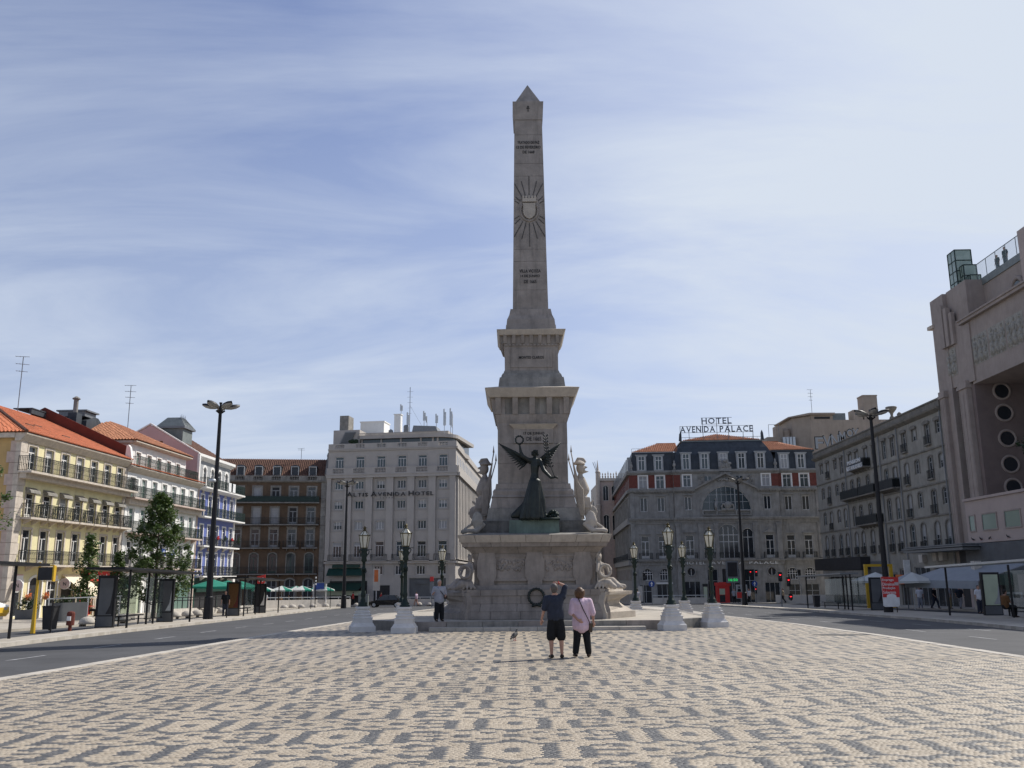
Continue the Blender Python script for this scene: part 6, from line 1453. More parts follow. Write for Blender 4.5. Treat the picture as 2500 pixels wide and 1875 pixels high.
for (u, a, b, w, r_, h_) in wl_:
    Rb.win(u, a, b, w, 'sash', 'right trim', pane=random.choice(['glass dark', 'glass dark', 'shop dark', 'glass blue']), frame='window dull', rise=r_, wallmat='right wall', hood=h_, curtain=random.choice([None, None, .5, .6]))
for (a, b, z) in ((14.1, 19.2, 13.0), (10.7, 16.6, 10.0), (16.7, 21.4, 10.0), (22.2, 26.6, 10.0), (15.2, 21.5, 6.85)): Rb.balcony(a, b, z, .8, .9, 'right trim', 'railing iron', solid=True, pitch=.22, brackets=6)
for i, u in enumerate(ru):
    if i in (1, 10, 12): 
        for z in (13.2, 10.05, 6.9): Rb.balcony(u - .6, u + .6, z, .25, .75, 'right trim', 'railing iron', pitch=.16)
    Rb.balcony(u - .62, u + .62, 3.76, .25, .75, 'right trim', 'railing iron', pitch=.16)
mb = MB(); mb.prism([(0, 15.75), (-.18, 15.85), (-.42, 16.0), (-.48, 16.15), (.1, 16.15), (.1, 15.75)], 0, 37.3, 'x'); mb.box(0, 37.3, -.22, .1, 16.15, 16.75); mb.box(0, 37.3, -.32, .1, 16.75, 16.88); Rb.part('cornice', mb, 'right trim')
for z in (12.7, 9.55, 6.72): mb = MB(); mb.box(0, 37.3, -.12, .01, z - .08, z + .06); Rb.part('string_course', mb, 'right trim')
for u in (11.3, 22.1, 27.0, 37.0): mb = MB(); mb.tube([(u, -.12, -1.5), (u, -.12, 15.8)], .06, 6); Rb.part('drainpipe', mb, 'grey metal')
bd = thing('balcony_sign', 'white lettered sign board fixed along a top balcony of the right building', 'sign', tuple(Rb.root.matrix_basis @ Vector((16.6, -.86, 13.0 - Rb.zb))), R(RANG))
mb = MB(); mb.box(-2.5, 2.3, -.03, 0, .50, 1.0); build('sign_board', mb, 'grey metal', bd); mb = MB(); mb.box(-2.5, 2.6, -.03, 0, -.12, .44); build('sign_board', mb, 'grey metal', bd)
letters(bd, 'PENSION', -2.0, 2.0, .56, .98, -.05, 'letter white', ext=.02); letters(bd, 'RESTAURADORES', -2.4, 2.5, -.06, .38, -.05, 'letter white', ext=.02)
mb = MB(); mb.lathe([(.30, 16.88), (.22, 17.2), (.12, 17.35), (.16, 17.6), (.45, 17.95), (.58, 18.2), (.50, 18.28), (.02, 18.3)], 12, 25.4, .3); mb.lathe([(.18, 16.88), (.25, 17.2), (.05, 17.4)], 10, 27.3, .3); Rb.part('parapet_urn', mb, 'right trim', smooth=True)
for (a, b, c, d), st, mt in zip(gop, ('tri', 'tri', 'cross', 'cross', 'none', 'tri', 'tri'), ('shop dark', 'glass dark', 'shop dark', 'glass dark', 'shop dark', 'glass dark', 'glass dark')): Rb.win((a + b) / 2, c, d, b - a, st, 'right trim' if b - a < 3 else None, pane=mt, frame='window dull', name='shop_window')
mb = MB(); mb.box(.2, 16.6, -1.1, -.05, 2.05, 3.45); Rb.part('shop_fascia', mb, 'shop dark'); mb = MB(); mb.box(3.0, 16.4, -1.0, -.05, 1.3, 2.0); Rb.part('shop_fascia', mb, 'grimy stone')
mb = MB(); mb.box(17.3, 20.6, -.3, -.02, 1.7, 2.9); Rb.part('shop_fascia', mb, 'grey panel'); mb = MB(); mb.box(24.2, 26.2, -.4, -.02, .6, 1.5); p = Rb.part('shop_fascia', mb, 'orange paint')
for u, z in ((30.3, 2.6), (33.3, 2.7), (34.6, 2.7)): mb = MB(); mb.box(u, u + .8, -.45, -.02, z, z + .7); Rb.part('air_conditioner', mb, 'concrete')
mb = MB(); mb.prism([(-.7, 2.9), (-.1, 2.9), (-.1, 1.3), (-.7, 1.3)], 27.2, 27.32, 'x'); Rb.part('blade_sign', mb, 'letter white')

# ---------------------------------------------------------------- beige block rising behind it
Kb = Bld('beige_block', 'tall plain beige building with graffiti on its wall behind the right roofline', 'building', (45.7, 136.0), 0); Kb.root.scale = (1.115,) * 3; Kb.root.location.z = 1.6 + (Kb.zb - 1.6) * 1.115
mb = MB(); mb.box(-.1, 14, 0, 14, -3, 22.3); Kb.part('wall', mb, 'beige block'); mb = MB(); mb.hexa([(-2.0, 2.2, -3), (-.1, 0, -3), (-.1, 10, -3), (-2, 10, -3), (-2.0, 2.2, 22.9), (-.1, 0, 22.9), (-.1, 10, 22.9), (-2, 10, 22.9)]); Kb.part('wall', mb, 'beige block')
mb = MB(); mb.box(-.05, 3.0, .02, 8, 22.3, 23.0); mb.hexa([(-2.5, 2.0, 22.95), (-.3, -.4, 22.95), (-.3, 9, 22.95), (-2.5, 9, 22.95), (-2.5, 2.0, 23.1), (-.3, -.4, 23.25), (-.3, 9, 23.25), (-2.5, 9, 23.1)]); mb.box(-.3, 3.2, -.4, 9, 23.0, 23.25); Kb.part('stair_head', mb, 'beige block')
mb = MB(); mb.box(.45, 2.6, -.03, .0, 22.45, 22.75); Kb.part('vent_slot', mb, 'shop dark')
mb = MB(); mb.box(3.1, 4.9, .4, 2, 22.3, 23.3); Kb.part('roof_tank', mb, 'zinc'); mb = MB(); mb.box(5.9, 7.2, .1, 2, 22.3, 23.7); mb.box(7.2, 7.6, .4, 1.5, 22.6, 23.2); Kb.part('roof_hut', mb, 'beige block')
mb = MB(); mb.box(7.35, 9.3, .0, 2, 22.3, 25.6); mb.box(7.3, 9.35, -.05, 2.05, 25.6, 25.75); Kb.part('chimney', mb, 'beige block')
mb = MB(); mb.box(-5.6, -2.0, 2, 8, 18, 20.3); mb.lathe([(1.2, 20.3), (1.2, 21.2), (.9, 21.6), (.1, 21.8)], 12, -2.6, 4); mb.box(-4.2, -3.2, 2.5, 4, 20.3, 21.9); Kb.part('low_roof_blocks', mb, 'beige block')
mb = MB()
for k in range(4): mb.box(-3.6 + .45 * k, -3.25 + .45 * k, 1.4, 1.9, 18.6, 20.2)
Kb.part('roof_ducts', mb, 'light metal'); mb = MB()
for x in (-5.4, -4.0): mb.bar((x, 1.8, 20.3), (x, 1.8, 22.0), .05)
mb.bar((-5.4, 1.8, 22.0), (-4.0, 1.8, 22.0), .05); Kb.part('roof_frame', mb, 'grey metal')
for i, (ch, x, z, s) in enumerate((('F', .35, 18.35, 1.55), ('V', 1.45, 18.55, 1.5), ('N', 2.55, 18.75, 1.5), ('M', 3.7, 19.25, 1.4), ('O', 4.75, 19.95, 1.0), ('Y', 5.55, 19.9, 1.15))):
    for mt, g, y in (('letter black', .12, -.012), ('attic grey tile', 0, -.022)):
        me, a, b, c, d = text_mesh(ch, mt, .004); w = 1.05 if i < 3 else .8
        o = put('graffiti_letter', me, Kb.root); o.rotation_euler = (math.pi / 2, 0, 0); o.scale = ((w + 2 * g) / (b - a), (s + 2 * g) / (d - c), .5)
        o.location = (x - g - a * o.scale.x, y, z - g - Kb.zb - c * o.scale.y)
antenna('slender television aerial on the beige block roof', 46.6, 138.0, 25.6, 4.2, 4, .3)

# ---------------------------------------------------------------- theatre on the far right
Eb = Bld('art_deco_theatre', 'tall rose stone art deco theatre with carved reliefs and portholes at the right edge', 'theatre', FRA, RANG)
E0 = 37.35
mb = MB(); mb.box(E0, 39.85, -.05, 10, -3, 25.7); Eb.part('pylon', mb, 'eden stone')
mb = MB(); mb.box(36.7, E0, -.25, .7, 23.2, 23.5); mb.box(E0 - .1, E0 + .3, -.2, .1, 23.2, 23.5); Eb.part('ledge', mb, 'trim stone')
mb = MB(); mb.box(39.2, 43.5, .05, 10, 17.2, 22.6); mb.box(39.85, 43.5, .3, 10, 22.6, 25.8); Eb.part('wall', mb, 'eden stone')
for a, b, y, z in ((39.3, 40.0, -.35, 24.6), (40.15, 40.7, -.30, 24.2), (40.9, 41.4, -.2, 23.6)): Eb.box('stepped_fin', a, b, y, .1, 20.8, z, 'eden stone')
def relief(u0, u1, z0, z1, y=-.04, seed=0):
    rr = random.Random(seed); mb = MB(); mb.box(u0, u1, y, y + .12, z0, z1); p = Eb.part('relief_panel', mb, 'relief stone')
    mb = MB(); n = 3 if u1 - u0 > 2 else 2
    for k in range(n):
        x = u0 + (u1 - u0) * (k + .5) / n + rr.uniform(-.1, .1); zz_ = z0 + .15; H = (z1 - z0) * rr.uniform(.82, .92)
        chain(mb, [(x - .12, y, zz_), (x - .05, y, zz_ + H * .45), (x, y, zz_ + H * .72)], [.10, .14, .17], 7); chain(mb, [(x + .16, y, zz_), (x + .1, y, zz_ + H * .25), (x + .04, y, zz_ + H * .48)], [.09, .12, .13], 7)
        mb.ell((x + .03, y - .02, zz_ + H * .92), (.11, .10, .15), 8, 6); a = rr.uniform(-.6, .6)
        chain(mb, [(x - .16, y, zz_ + H * .78), (x - .36, y, zz_ + H * (.62 + a * .3)), (x - .40 + a * .2, y, zz_ + H * (.50 + .45 * (a > 0)))], [.07, .06, .05], 6); chain(mb, [(x + .18, y, zz_ + H * .78), (x + .38, y, zz_ + H * .62), (x + .30, y - .03, zz_ + H * .45)], [.07, .06, .05], 6)
        for q in range(5): chain(mb, [(x - .2 + .1 * q, y - .01, zz_ + H * .45), (x - .35 + .17 * q, y - .01, zz_ + .05)], [.03, .04], 5)
    build('carved_figures', mb, 'relief stone', p, smooth=True); p.location = (0, 0, -Eb.zb)
relief(39.35, 41.0, 18.2, 20.6, .01, 1)
for a, b in ((37.9, 38.9), (41.55, 43.0)):
    mb = MB(); mb.box(a, b, -.35, .2, -2, 16.6); mb.box(a - .12, b + .12, -.48, .2, 16.6, 16.85); mb.box(a - .05, b + .05, -.42, .2, 16.85, 17.2)
    for k in range(3): mb.box(a + .12 + k * (b - a - .3) / 2, a + .2 + k * (b - a - .3) / 2, -.38, -.34, 0, 16.5)
    Eb.part('column', mb, 'eden stone')
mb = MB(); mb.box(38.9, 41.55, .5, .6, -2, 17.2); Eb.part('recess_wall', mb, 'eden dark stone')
mb = MB(); mb.box(40.2, 41.35, .30, .5, 3.8, 16.6); Eb.part('glass_strip', mb, 'glass green'); mb = MB()
for k in range(17): mb.box(40.2, 41.35, .25, .30, 3.8 + k * .78, 3.88 + k * .78)
mb.box(40.74, 40.82, .25, .30, 3.8, 16.6); Eb.part('strip_bars', mb, 'shop dark')
# main front: frieze of reliefs over a deep recess whose far cheek carries portholes
mb = MB(); mb.box(43.5, 75, 0, 8, 16.78, 22.05); Eb.part('frieze_wall', mb, 'eden stone'); mb = MB(); mb.box(42.7, 75, -.35, .1, 22.0, 22.25); mb.box(42.6, 75, -.45, .1, 22.25, 22.4); Eb.part('cornice', mb, 'eden stone')
for k in range(5): relief(44.1 + k * 2.72, 46.6 + k * 2.72, 18.2, 20.6, -.02, 5 + k)
mb = MB(); mb.box(43.0, 44.1, -.12, .02, 17.0, 21.9); Eb.part('pilaster', mb, 'eden stone')
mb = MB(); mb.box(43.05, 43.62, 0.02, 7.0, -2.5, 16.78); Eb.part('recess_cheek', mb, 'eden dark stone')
for z in (16.15, 14.35, 12.25, 10.15, 8.3):
    mb = MB(); c = (0, 0, 0); pts = [(2.15 + .56 * math.cos(a), z + .56 * math.sin(a)) for a in np.linspace(0, 2 * math.pi, 25)[:-1]]; mb.prism(pts, 43.60, 43.66, 'x'); w = Eb.part('porthole', mb, 'glass dark')
    mb = MB(); pts = [(43.64, 2.15 + .66 * math.cos(a), z + .66 * math.sin(a)) for a in np.linspace(0, 2 * math.pi, 29)]; mb.tube(pts, .11, 6, cap=False); Eb.part('porthole_rim', mb, 'eden stone', smooth=True)
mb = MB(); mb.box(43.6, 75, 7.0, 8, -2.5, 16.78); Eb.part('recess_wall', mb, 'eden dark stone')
mb = MB(); mb.box(41.25, 75, -.75, 7, 4.05, 7.35); mb.box(41.15, 75, -.90, 7, 7.35, 7.55); mb.box(41.15, 75, -.95, 7, 3.95, 4.10); Eb.part('pink_storey', mb, 'eden pink')
for a, b in ((41.85, 42.72), (44.0, 46.2), (47.5, 49.7)):
    mb = MB(); mb.box(a, b, -.77, -.74, 4.95, 6.12); p = Eb.part('window', mb, 'glass green')
    mb = MB(); mb.box(a - .1, a, -.82, -.74, 4.85, 6.2); mb.box(b, b + .1, -.82, -.74, 4.85, 6.2); mb.box(a, b, -.82, -.74, 6.12, 6.22); mb.box(a, b, -.82, -.74, 4.85, 4.95); Eb.part('window_frame', mb, 'eden stone')
mb = MB(); mb.box(39.0, 75, -.6, 6, -3, 3.95); Eb.part('shop_front', mb, 'shop dark'); mb = MB(); mb.box(41.0, 75, -1.0, -.5, 1.5, 3.9); Eb.part('shop_fascia', mb, 'grey panel')
mb = MB(); mb.box(31.8, 43.6, -2.4, -.0, 3.42, 3.62); mb.box(31.6, 43.8, -2.5, 0, 3.68, 3.80); mb.box(31.9, 43.5, -2.35, 0, 3.84, 3.94); Eb.part('canopy', mb, 'grey metal')
for u in (41.0, 44.6, 48.6): mb = MB(); mb.box(u, u + .9, -.95, -.6, -2, 1.5); Eb.part('shop_pier', mb, 'eden pink')
for u, mt in ((42.1, 'orange paint'), (45.8, 'shop green'), (50.0, 'grey panel')): mb = MB(); mb.box(u, u + 2.2, -1.06, -1.0, .7, 1.5); Eb.part('shop_sign', mb, mt)
# roof terrace with a glazed lift tower and glass railing
mb = MB(); mb.box(41.0, 60, 1.8, 12, 22.0, 25.3); Eb.part('roof_storey', mb, 'eden stone'); mb = MB(); mb.box(41.0, 60, 1.7, 12, 25.3, 25.9); Eb.part('terrace_edge', mb, 'zinc')
mb = MB(); pts = [(48.7, 1.66, 0)]; c = [(48.7 + .85 * math.cos(a), 23.4 + .85 * math.sin(a)) for a in np.linspace(0, 2 * math.pi, 25)[:-1]]; mb.prism([(48.7 + .5 * math.cos(a), 23.4 + .5 * math.sin(a)) for a in np.linspace(0, 2 * math.pi, 25)[:-1]], 1.70, 1.80); Eb.part('round_window', mb, 'glass blue')
mb = MB(); torus(mb, (48.7, 1.78, 23.4), .75, .2, 28, 6); Eb.part('round_window_rim', mb, 'eden stone', smooth=True)
mb = MB(); mb.box(52.3, 62, .2, 10, 22.2, 26.6); mb.box(53.6, 62, .4, 10, 26.6, 28.3); Eb.part('stepped_attic', mb, 'eden pink')
lift = thing('lift_tower', 'green glass block lift tower on top of the theatre', 'lift tower', tuple(Eb.root.matrix_basis @ Vector((41.1, 1.2, 22.6 - Eb.zb))), R(RANG))
for (x0, x1, y0, y1, z1) in ((-1.0, .35, -.5, .9, 6.6), (.35, 1.0, -.2, .9, 5.0), (1.0, 1.55, .0, .9, 3.9), (-1.3, -1.0, -.2, .9, 4.2)):
    mb = MB(); mb.box(x0, x1, y0, y1, -2.5, z1); build('glass_shaft', mb, 'block glass', lift)
    mb = MB(); n = int((z1 + 2.5) / .95)
    for k in range(n + 1):
        z = z1 - k * .95; mb.box(x0 - .02, x1 + .02, y0 - .02, y1 + .02, z - .05, z + .04)
    for x in (x0, x1):
        for y in (y0, y1): mb.box(x - .04, x + .04, y - .04, y + .04, -2.5, z1)
    mb.box((x0 + x1) / 2 - .025, (x0 + x1) / 2 + .025, y0 - .03, y0, -2.5, z1); build('shaft_frame', mb, 'railing green', lift)
mb = MB(); mb.box(42.6, 52.3, 1.78, 1.81, 25.9, 27.35); Eb.part('glass_railing', mb, 'rail glass'); mb = MB(); mb.bar((42.6, 1.8, 27.37), (52.3, 1.8, 27.37), .05)
for k in range(7): mb.bar((42.7 + 1.6 * k, 1.8, 25.9), (42.7 + 1.6 * k, 1.8, 27.37), .04)
Eb.part('railing_posts', mb, 'grey metal')

# ================================================================ STREET FURNITURE
# five petal lamp posts
def lamp_post():
    root = thing('street_lamp', '', 'street lamp'); H = 12.9
    mb = MB(); mb.tube([(0, 0, 0), (0, 0, 1.3), (0, 0, 1.35), (0, 0, 6), (0, 0, H)], [.30, .26, .20, .15, .10], 10); build('pole', mb, 'black metal', root)
    mb = MB(); mb.lathe([(.12, H - .05), (.12, H + .12), (.07, H + .14), (.07, H + .4), (.1, H + .42), (.1, H + .5)], 8); build('pole_cap', mb, 'black metal', root)
    for k in range(5):
        a = 2 * math.pi * k / 5 + .35; c, s = math.cos(a), math.sin(a); X = Matrix.Rotation(a, 4, 'Z')
        mb = MB(); mb.tube([(0, 0, H - .25), (.28 * c, .28 * s, H - .02)], .05, 6)
        sh = MB(); sh.X = X; ln = MB(); ln.X = X
        n = 9; prof = [(0.2, .08, .02), (.42, .22, .12), (.70, .30, .18), (.98, .25, .17), (1.2, .06, .12)]
        vs = []; fs = []
        for (x, w, h) in prof:
            for q in range(7): t = math.pi * q / 6; vs.append((x, w * math.cos(t), H + .10 + x * .20 + h * math.sin(t)))
        for i in range(len(prof) - 1):
            for q in range(6): fs.append((i * 7 + q, i * 7 + q + 1, i * 7 + 7 + q + 1, i * 7 + 7 + q))
        sh.add(vs, fs); f = build('lamp_shade', sh, 'black metal', root, smooth=True)
        vs = []
        for (x, w, h) in prof:
            for q in range(7): t = math.pi * q / 6; vs.append((x * .98 + .01, w * .93 * math.cos(t), H + .10 + x * .20 - .15 * (w / .30) * math.sin(t)))
        ln.add(vs, fs); build('lens', ln, 'lamp lens', f, smooth=True); build('arm', mb, 'black metal', f)
    return root
L0 = lamp_post()
lamps = [(-18.6, 56.5, 'tall black five petal street lamp beside the left bus shelters', .2), (24.4, 60.5, 'tall black five petal street lamp with the red poster at its foot', .5),
         (-17.9, 97.5, 'farther black five petal street lamp in front of the grey hotel', .1), (24.3, 97.5, 'farther black five petal street lamp in front of the palace hotel', .7)]
for i, (x, y, lb, rz) in enumerate(lamps):
    if i == 0: L0.location = (x, y, gz(y)); L0.rotation_euler[2] = rz; L0['label'] = lb; L0['group'] = 'tall five petal street lamps'
    else: copy_thing(L0, (x, y, gz(y)), rz, lb, 'tall five petal street lamps')
mb = MB(); mb.lathe([(.05, -.12), (.2, -.1), (.24, 0), (.2, .1), (.05, .12)], 10); o = build('lamp_camera', mb, 'light metal', None, (-18.75, 56.2, 7.6), smooth=True); tag(o, 'small white dome clamped half way up the left street lamp', 'camera dome')

# cast iron candelabra on white pedestals
def candelabrum():
    root = thing('candelabrum', '', 'lamp post')
    mb = MB(); lv = [(0, .45), (.02, .45), (.21, .45), (.25, .41), (.33, .365), (.34, .345), (.50, .335), (.505, .355), (.54, .35), (.55, .30), (.60, .29), (.62, .315), (.65, .31), (.665, .26), (.71, .25), (.725, .275), (.755, .27), (.77, .215), (.84, .205), (.86, .245), (.90, .25), (.945, .245)]
    mb.stack(0, 0, lv); p = build('pedestal', mb, 'pedestal white', root)
    mb = MB(); mb.lathe([(.20, .94), (.20, .99), (.15, 1.03), (.17, 1.08), (.11, 1.13), (.10, 1.20), (.07, 1.26), (.085, 1.34), (.10, 1.40), (.075, 1.48), (.072, 1.9), (.068, 2.3), (.095, 2.32), (.095, 2.40), (.065, 2.44), (.06, 2.62), (.12, 2.7), (.09, 2.80), (.15, 2.92), (.10, 3.02), (.16, 3.10), (.13, 3.16)], 10); build('column', mb, 'green bronze', root, smooth=True)
    mb = MB()
    for sx in (-1, 1): mb.tube([(sx * .06, 0, 2.86), (sx * .16, 0, 2.95), (sx * .20, 0, 3.05), (sx * .15, 0, 3.12)], .018, 5)
    mb.bar((-.24, 0, 3.12), (.30, 0, 3.12), .025); torus(mb, (0, -.09, 2.30), .085, .022, 16, 5); build('scrolls', mb, 'green bronze', root, smooth=True)
    # lantern: six panes flaring upwards, ribs, pointed roof with crown
    z0, z1, r0, r1_ = 3.18, 3.66, .125, .215
    def hexp(r, z): return [(r * math.cos(math.pi / 3 * k), r * math.sin(math.pi / 3 * k), z) for k in range(6)]
    a, b = hexp(r0, z0), hexp(r1_, z1)
    lan = MB()
    for k in range(6): lan.bar(a[k], b[k], .028); lan.bar(a[k], a[(k + 1) % 6], .03); lan.bar(b[k], b[(k + 1) % 6], .035)
    tp = hexp(.045, 3.86)
    for k in range(6): lan.bar(b[k], tp[k], .022); lan.tube([b[k], (b[k][0] * 1.22, b[k][1] * 1.22, b[k][2] + .07)], [.014, .003], 4)
    lan.lathe([(.05, 3.85), (.09, 3.88), (.04, 3.92), (.06, 3.96), (.02, 4.03)], 8)
    for k in range(6): lan.tube([(.03 * math.cos(k), .03 * math.sin(k), 3.92), (.10 * math.cos(k * 1.047), .10 * math.sin(k * 1.047), 3.99)], [.012, .004], 4)
    lan.lathe([(.05, 3.12), (.13, 3.16), (.13, 3.19)], 8)
    f = build('lantern_frame', lan, 'brass', root)
    for k in range(6):
        mb = MB(); q = [Vector(a[k]) * 1, Vector(a[(k + 1) % 6]), Vector(b[(k + 1) % 6]), Vector(b[k])]; c = sum(q, Vector()) / 4; q = [tuple(c + (v - c) * .93) for v in q]; mb.quad(*q); build('pane', mb, 'lantern glass', f)
        mb = MB(); q = [Vector(b[k]), Vector(b[(k + 1) % 6]), Vector(tp[(k + 1) % 6]), Vector(tp[k])]; c = sum(q, Vector()) / 4; mb.quad(*[tuple(c + (v - c) * .92) for v in q]); build('roof_pane', mb, 'lantern glass', f)
    return root
c0 = candelabrum()
cand = [(-4.08, 34.75, 'green iron lantern on a white pedestal, nearest at the front left of the monument', 0), (-5.86, 36.0, 'green iron lantern on a shaded white pedestal, farther left by the platform corner', .3), (5.98, 35.25, 'green iron lantern on a white pedestal at the front right platform corner', .1), (8.08, 37.7, 'green iron lantern on a white pedestal, rightmost beside the monument', .2),
        (8.95, 48.6, 'smaller looking green lantern half hidden behind the front right lantern', .1), (6.45, 49.0, 'green lantern on a sunlit pedestal just right of the pedestal corner behind', 0), (-3.92, 50.5, 'green lantern behind the old man at the left of the monument', .2), (-6.05, 50.0, 'green lantern hidden almost wholly behind the front left lantern', 0)]
for i, (x, y, lb, rz) in enumerate(cand):
    if i == 0: c0.location = (x, y, gz(y)); c0['label'] = lb; c0['group'] = 'lantern candelabra round the monument'
    else: copy_thing(c0, (x, y, gz(y)), rz, lb, 'lantern candelabra round the monument')

# bus shelters: slim dark posts, long thin canopy, glass back and an advertising panel
def shelter(label, posts, roof, glass, panels, roofz=2.62, bench=None, roofmat='black metal', grp='bus shelters'):
    x0, y0 = posts[0]; z0 = gz(y0); root = thing('bus_shelter', label, 'bus shelter', (x0, y0, z0), 0, grp)
    def rel(x, y, z=0): return (x - x0, y - y0, gz(y) - z0 + z)
    for (x, y) in posts: mb = MB(); mb.tube([rel(x, y), rel(x, y, roofz)], .055, 6); build('post', mb, 'black metal', root)
    (ax, ay), (bx, by), w0, w1 = roof
    mb = MB(); p, q = rel(ax, ay, roofz), rel(bx, by, roofz)
    mb.hexa([(p[0] + w0, p[1], p[2]), (p[0] + w1, p[1], p[2]), (q[0] + w1, q[1], q[2]), (q[0] + w0, q[1], q[2]), (p[0] + w0, p[1], p[2] + .10), (p[0] + w1, p[1], p[2] + .10), (q[0] + w1, q[1], q[2] + .10), (q[0] + w0, q[1], q[2] + .10)]); build('canopy', mb, roofmat, root)
    for (gx, gy), (hx_, hy_) in glass:
        mb = MB(); p, q = rel(gx, gy, .25), rel(hx_, hy_, .25); mb.hexa([p, q, (q[0] + .02, q[1], q[2]), (p[0] + .02, p[1], p[2]), (p[0], p[1], p[2] + 2.1), (q[0], q[1], q[2] + 2.1), (q[0] + .02, q[1], q[2] + 2.1), (p[0] + .02, p[1], p[2] + 2.1)]); build('glass_pane', mb, 'shelter glass', root)
        mb = MB(); mb.bar((p[0] + .01, p[1], p[2]), (q[0] + .01, q[1], q[2]), .05); mb.bar((p[0] + .01, p[1], p[2] + .8), (q[0] + .01, q[1], q[2] + .8), .03); build('glass_rail', mb, 'black metal', root)
    for (px, py, w, mats) in panels:
        x, y, z = rel(px, py)
        mb = MB(); mb.box(x - w / 2, x + w / 2, y - .10, y + .10, z, z + 2.32); pn = build('poster_case', mb, 'black metal', root)
        mb = MB(); mb.box(x - w / 2 + .10, x + w / 2 - .10, y - .115, y - .10, z + .55, z + 2.2); build('poster', mb, mats[0], pn)
        mb = MB(); mb.prism([(x + w * .05, z + .6), (x + w / 2 - .1, z + .6), (x + w / 2 - .1, z + 1.7), (x + w * .28, z + 1.0)], y - .122, y - .115)
        build('poster_shape', mb, mats[1], pn); mb = MB(); mb.box(x - w / 2 + .04, x + w / 2 - .04, y - .112, y - .1, z + .05, z + .5); build('case_foot', mb, 'grey panel', pn)
    if bench:
        bx0, by0, bl = bench; x, y, z = rel(bx0, by0); mb = MB(); mb.box(x - .2, x + .2, y, y + bl, z + .42, z + .48); 
        for k in (0.15, bl - .15): mb.box(x - .03, x + .03, y + k - .04, y + k + .04, z, z + .42)
        build('bench', mb, 'black metal', root)
    return root
shelter('bus shelter cut by the left edge of the photo', [(-17.75, 32.8)], ((-17.75, 24), (-17.6, 33.4), -.15, .75), [((-18.6, 24), (-18.6, 32))], [], 2.5)
shelter('bus shelter with two poster cases in front of the tree', [(-17.35, 41.7), (-18.55, 46.9), (-18.6, 47.9), (-17.75, 50.9)], ((-18.0, 40.6), (-18.2, 51.3), -.9, .85), [((-18.9, 42.2), (-19.1, 46.8)), ((-19.1, 48.0), (-19.3, 51.0))], [(-18.6, 42.3, .82, ('grey panel', 'shop dark')), (-19.15, 51.0, .85, ('grey panel', 'light metal'))], 2.55, (-18.6, 43.6, 2.6))
shelter('bus shelter between the left street lamp and the café parasols', [(-18.6, 63.9), (-19.5, 70.0), (-20.4, 74.4), (-19.35, 76.2)], ((-19.0, 63.2), (-19.9, 77.2), -1.0, .85), [((-20.0, 64.8), (-20.6, 70.0)), ((-20.5, 70.4), (-21.0, 75.0))], [(-19.7, 65.0, .95, ('cloth brown', 'red firewall')), (-20.7, 75.6, .95, ('shop dark', 'white trim'))], 2.55, (-19.9, 66.5, 3.0))
shelter('shaded bus shelter with glass panes left of the red poster on the right island', [(24.6, 77.6), (25.5, 71.5), (25.3, 70.2), (24.3, 66.6)], ((24.6, 78.6), (24.0, 66.0), -.6, .7), [((26.1, 77.5), (25.9, 72.0)), ((25.8, 71.5), (25.5, 67.0))], [(26.2, 66.9, .9, ('grey panel', 'shop dark'))], 2.55, (25.4, 72.5, 3.4), 'grey metal')
shelter('bus shelter with a seated passenger at the right edge', [(24.2, 51.6), (25.1, 46.7), (24.0, 40.5)], ((24.0, 52.4), (22.6, 36.0), -.6, .7), [((26.6, 50.0), (25.6, 42.0)), ((25.6, 41.8), (25.2, 38.0))], [(26.4, 51.2, 1.0, ('pale green', 'curtain'))], 2.6, (25.4, 44.6, 3.2), 'light metal')

# left island bits
root = thing('bus_stop_pole', 'leaning yellow bus stop pole carrying a black display box', 'bus stop', (-19.0, 36.8, gz(36.8)))
mb = MB(); mb.tube([(0, 0, 0), (0, 0, 1.3), (.02, 0, 2.75)], [.10, .06, .05], 8); build('pole', mb, 'post yellow', root)
mb = MB(); mb.box(.02, .60, -.08, .08, 2.05, 2.55); build('display_box', mb, 'shop dark', root); mb = MB(); mb.bar((.0, 0, 2.62), (.62, 0, 2.62), .05); mb.box(.60, .66, -.09, .09, 2.0, 2.62); build('display_frame', mb, 'post yellow', root)
root = thing('litter_bin', 'dark green litter bin on the left island by the pavement edge', 'bin', (-19.7, 39.5, gz(39.5)), 0, 'dark litter bins'); mb = MB(); mb.frust(0, 0, .05, .20, .20, .95, .25, .25); mb.box(-.03, .03, -.03, .03, 0, .1); build('body', mb, 'shop dark', root); mb = MB(); mb.box(-.26, .26, -.26, .26, .95, 1.02); build('rim', mb, 'black metal', root)
copy_thing(root, (-26.6, 110.5, gz(110.5)), 0, 'dark litter bin in front of the pale low wall', 'dark litter bins'); copy_thing(root, (26.3, 80.5, gz(80.5)), 0, 'dark litter bin at the far end of the right bus island', 'dark litter bins')
root = thing('fire_hydrant', 'short dark red street hydrant with a white mark on the left island', 'hydrant', (-18.45, 38.7, gz(38.7))); mb = MB(); mb.lathe([(.07, 0), (.07, .22), (.16, .24), (.16, .72), (.12, .78), (.02, .80)], 10); build('body', mb, 'red firewall', root, smooth=False); mb = MB(); mb.box(-.08, .08, -.18, -.15, .42, .60); build('mark', mb, 'letter white', root)
mb = MB(); mb.tube([(0, 0, 0), (0, 0, 1.25)], .035, 6); o = build('street_post', mb, 'black metal', None, (-18.6, 37.4, gz(37.4))); tag(o, 'slim black post next to the left litter bin', 'post', 'slim street posts')
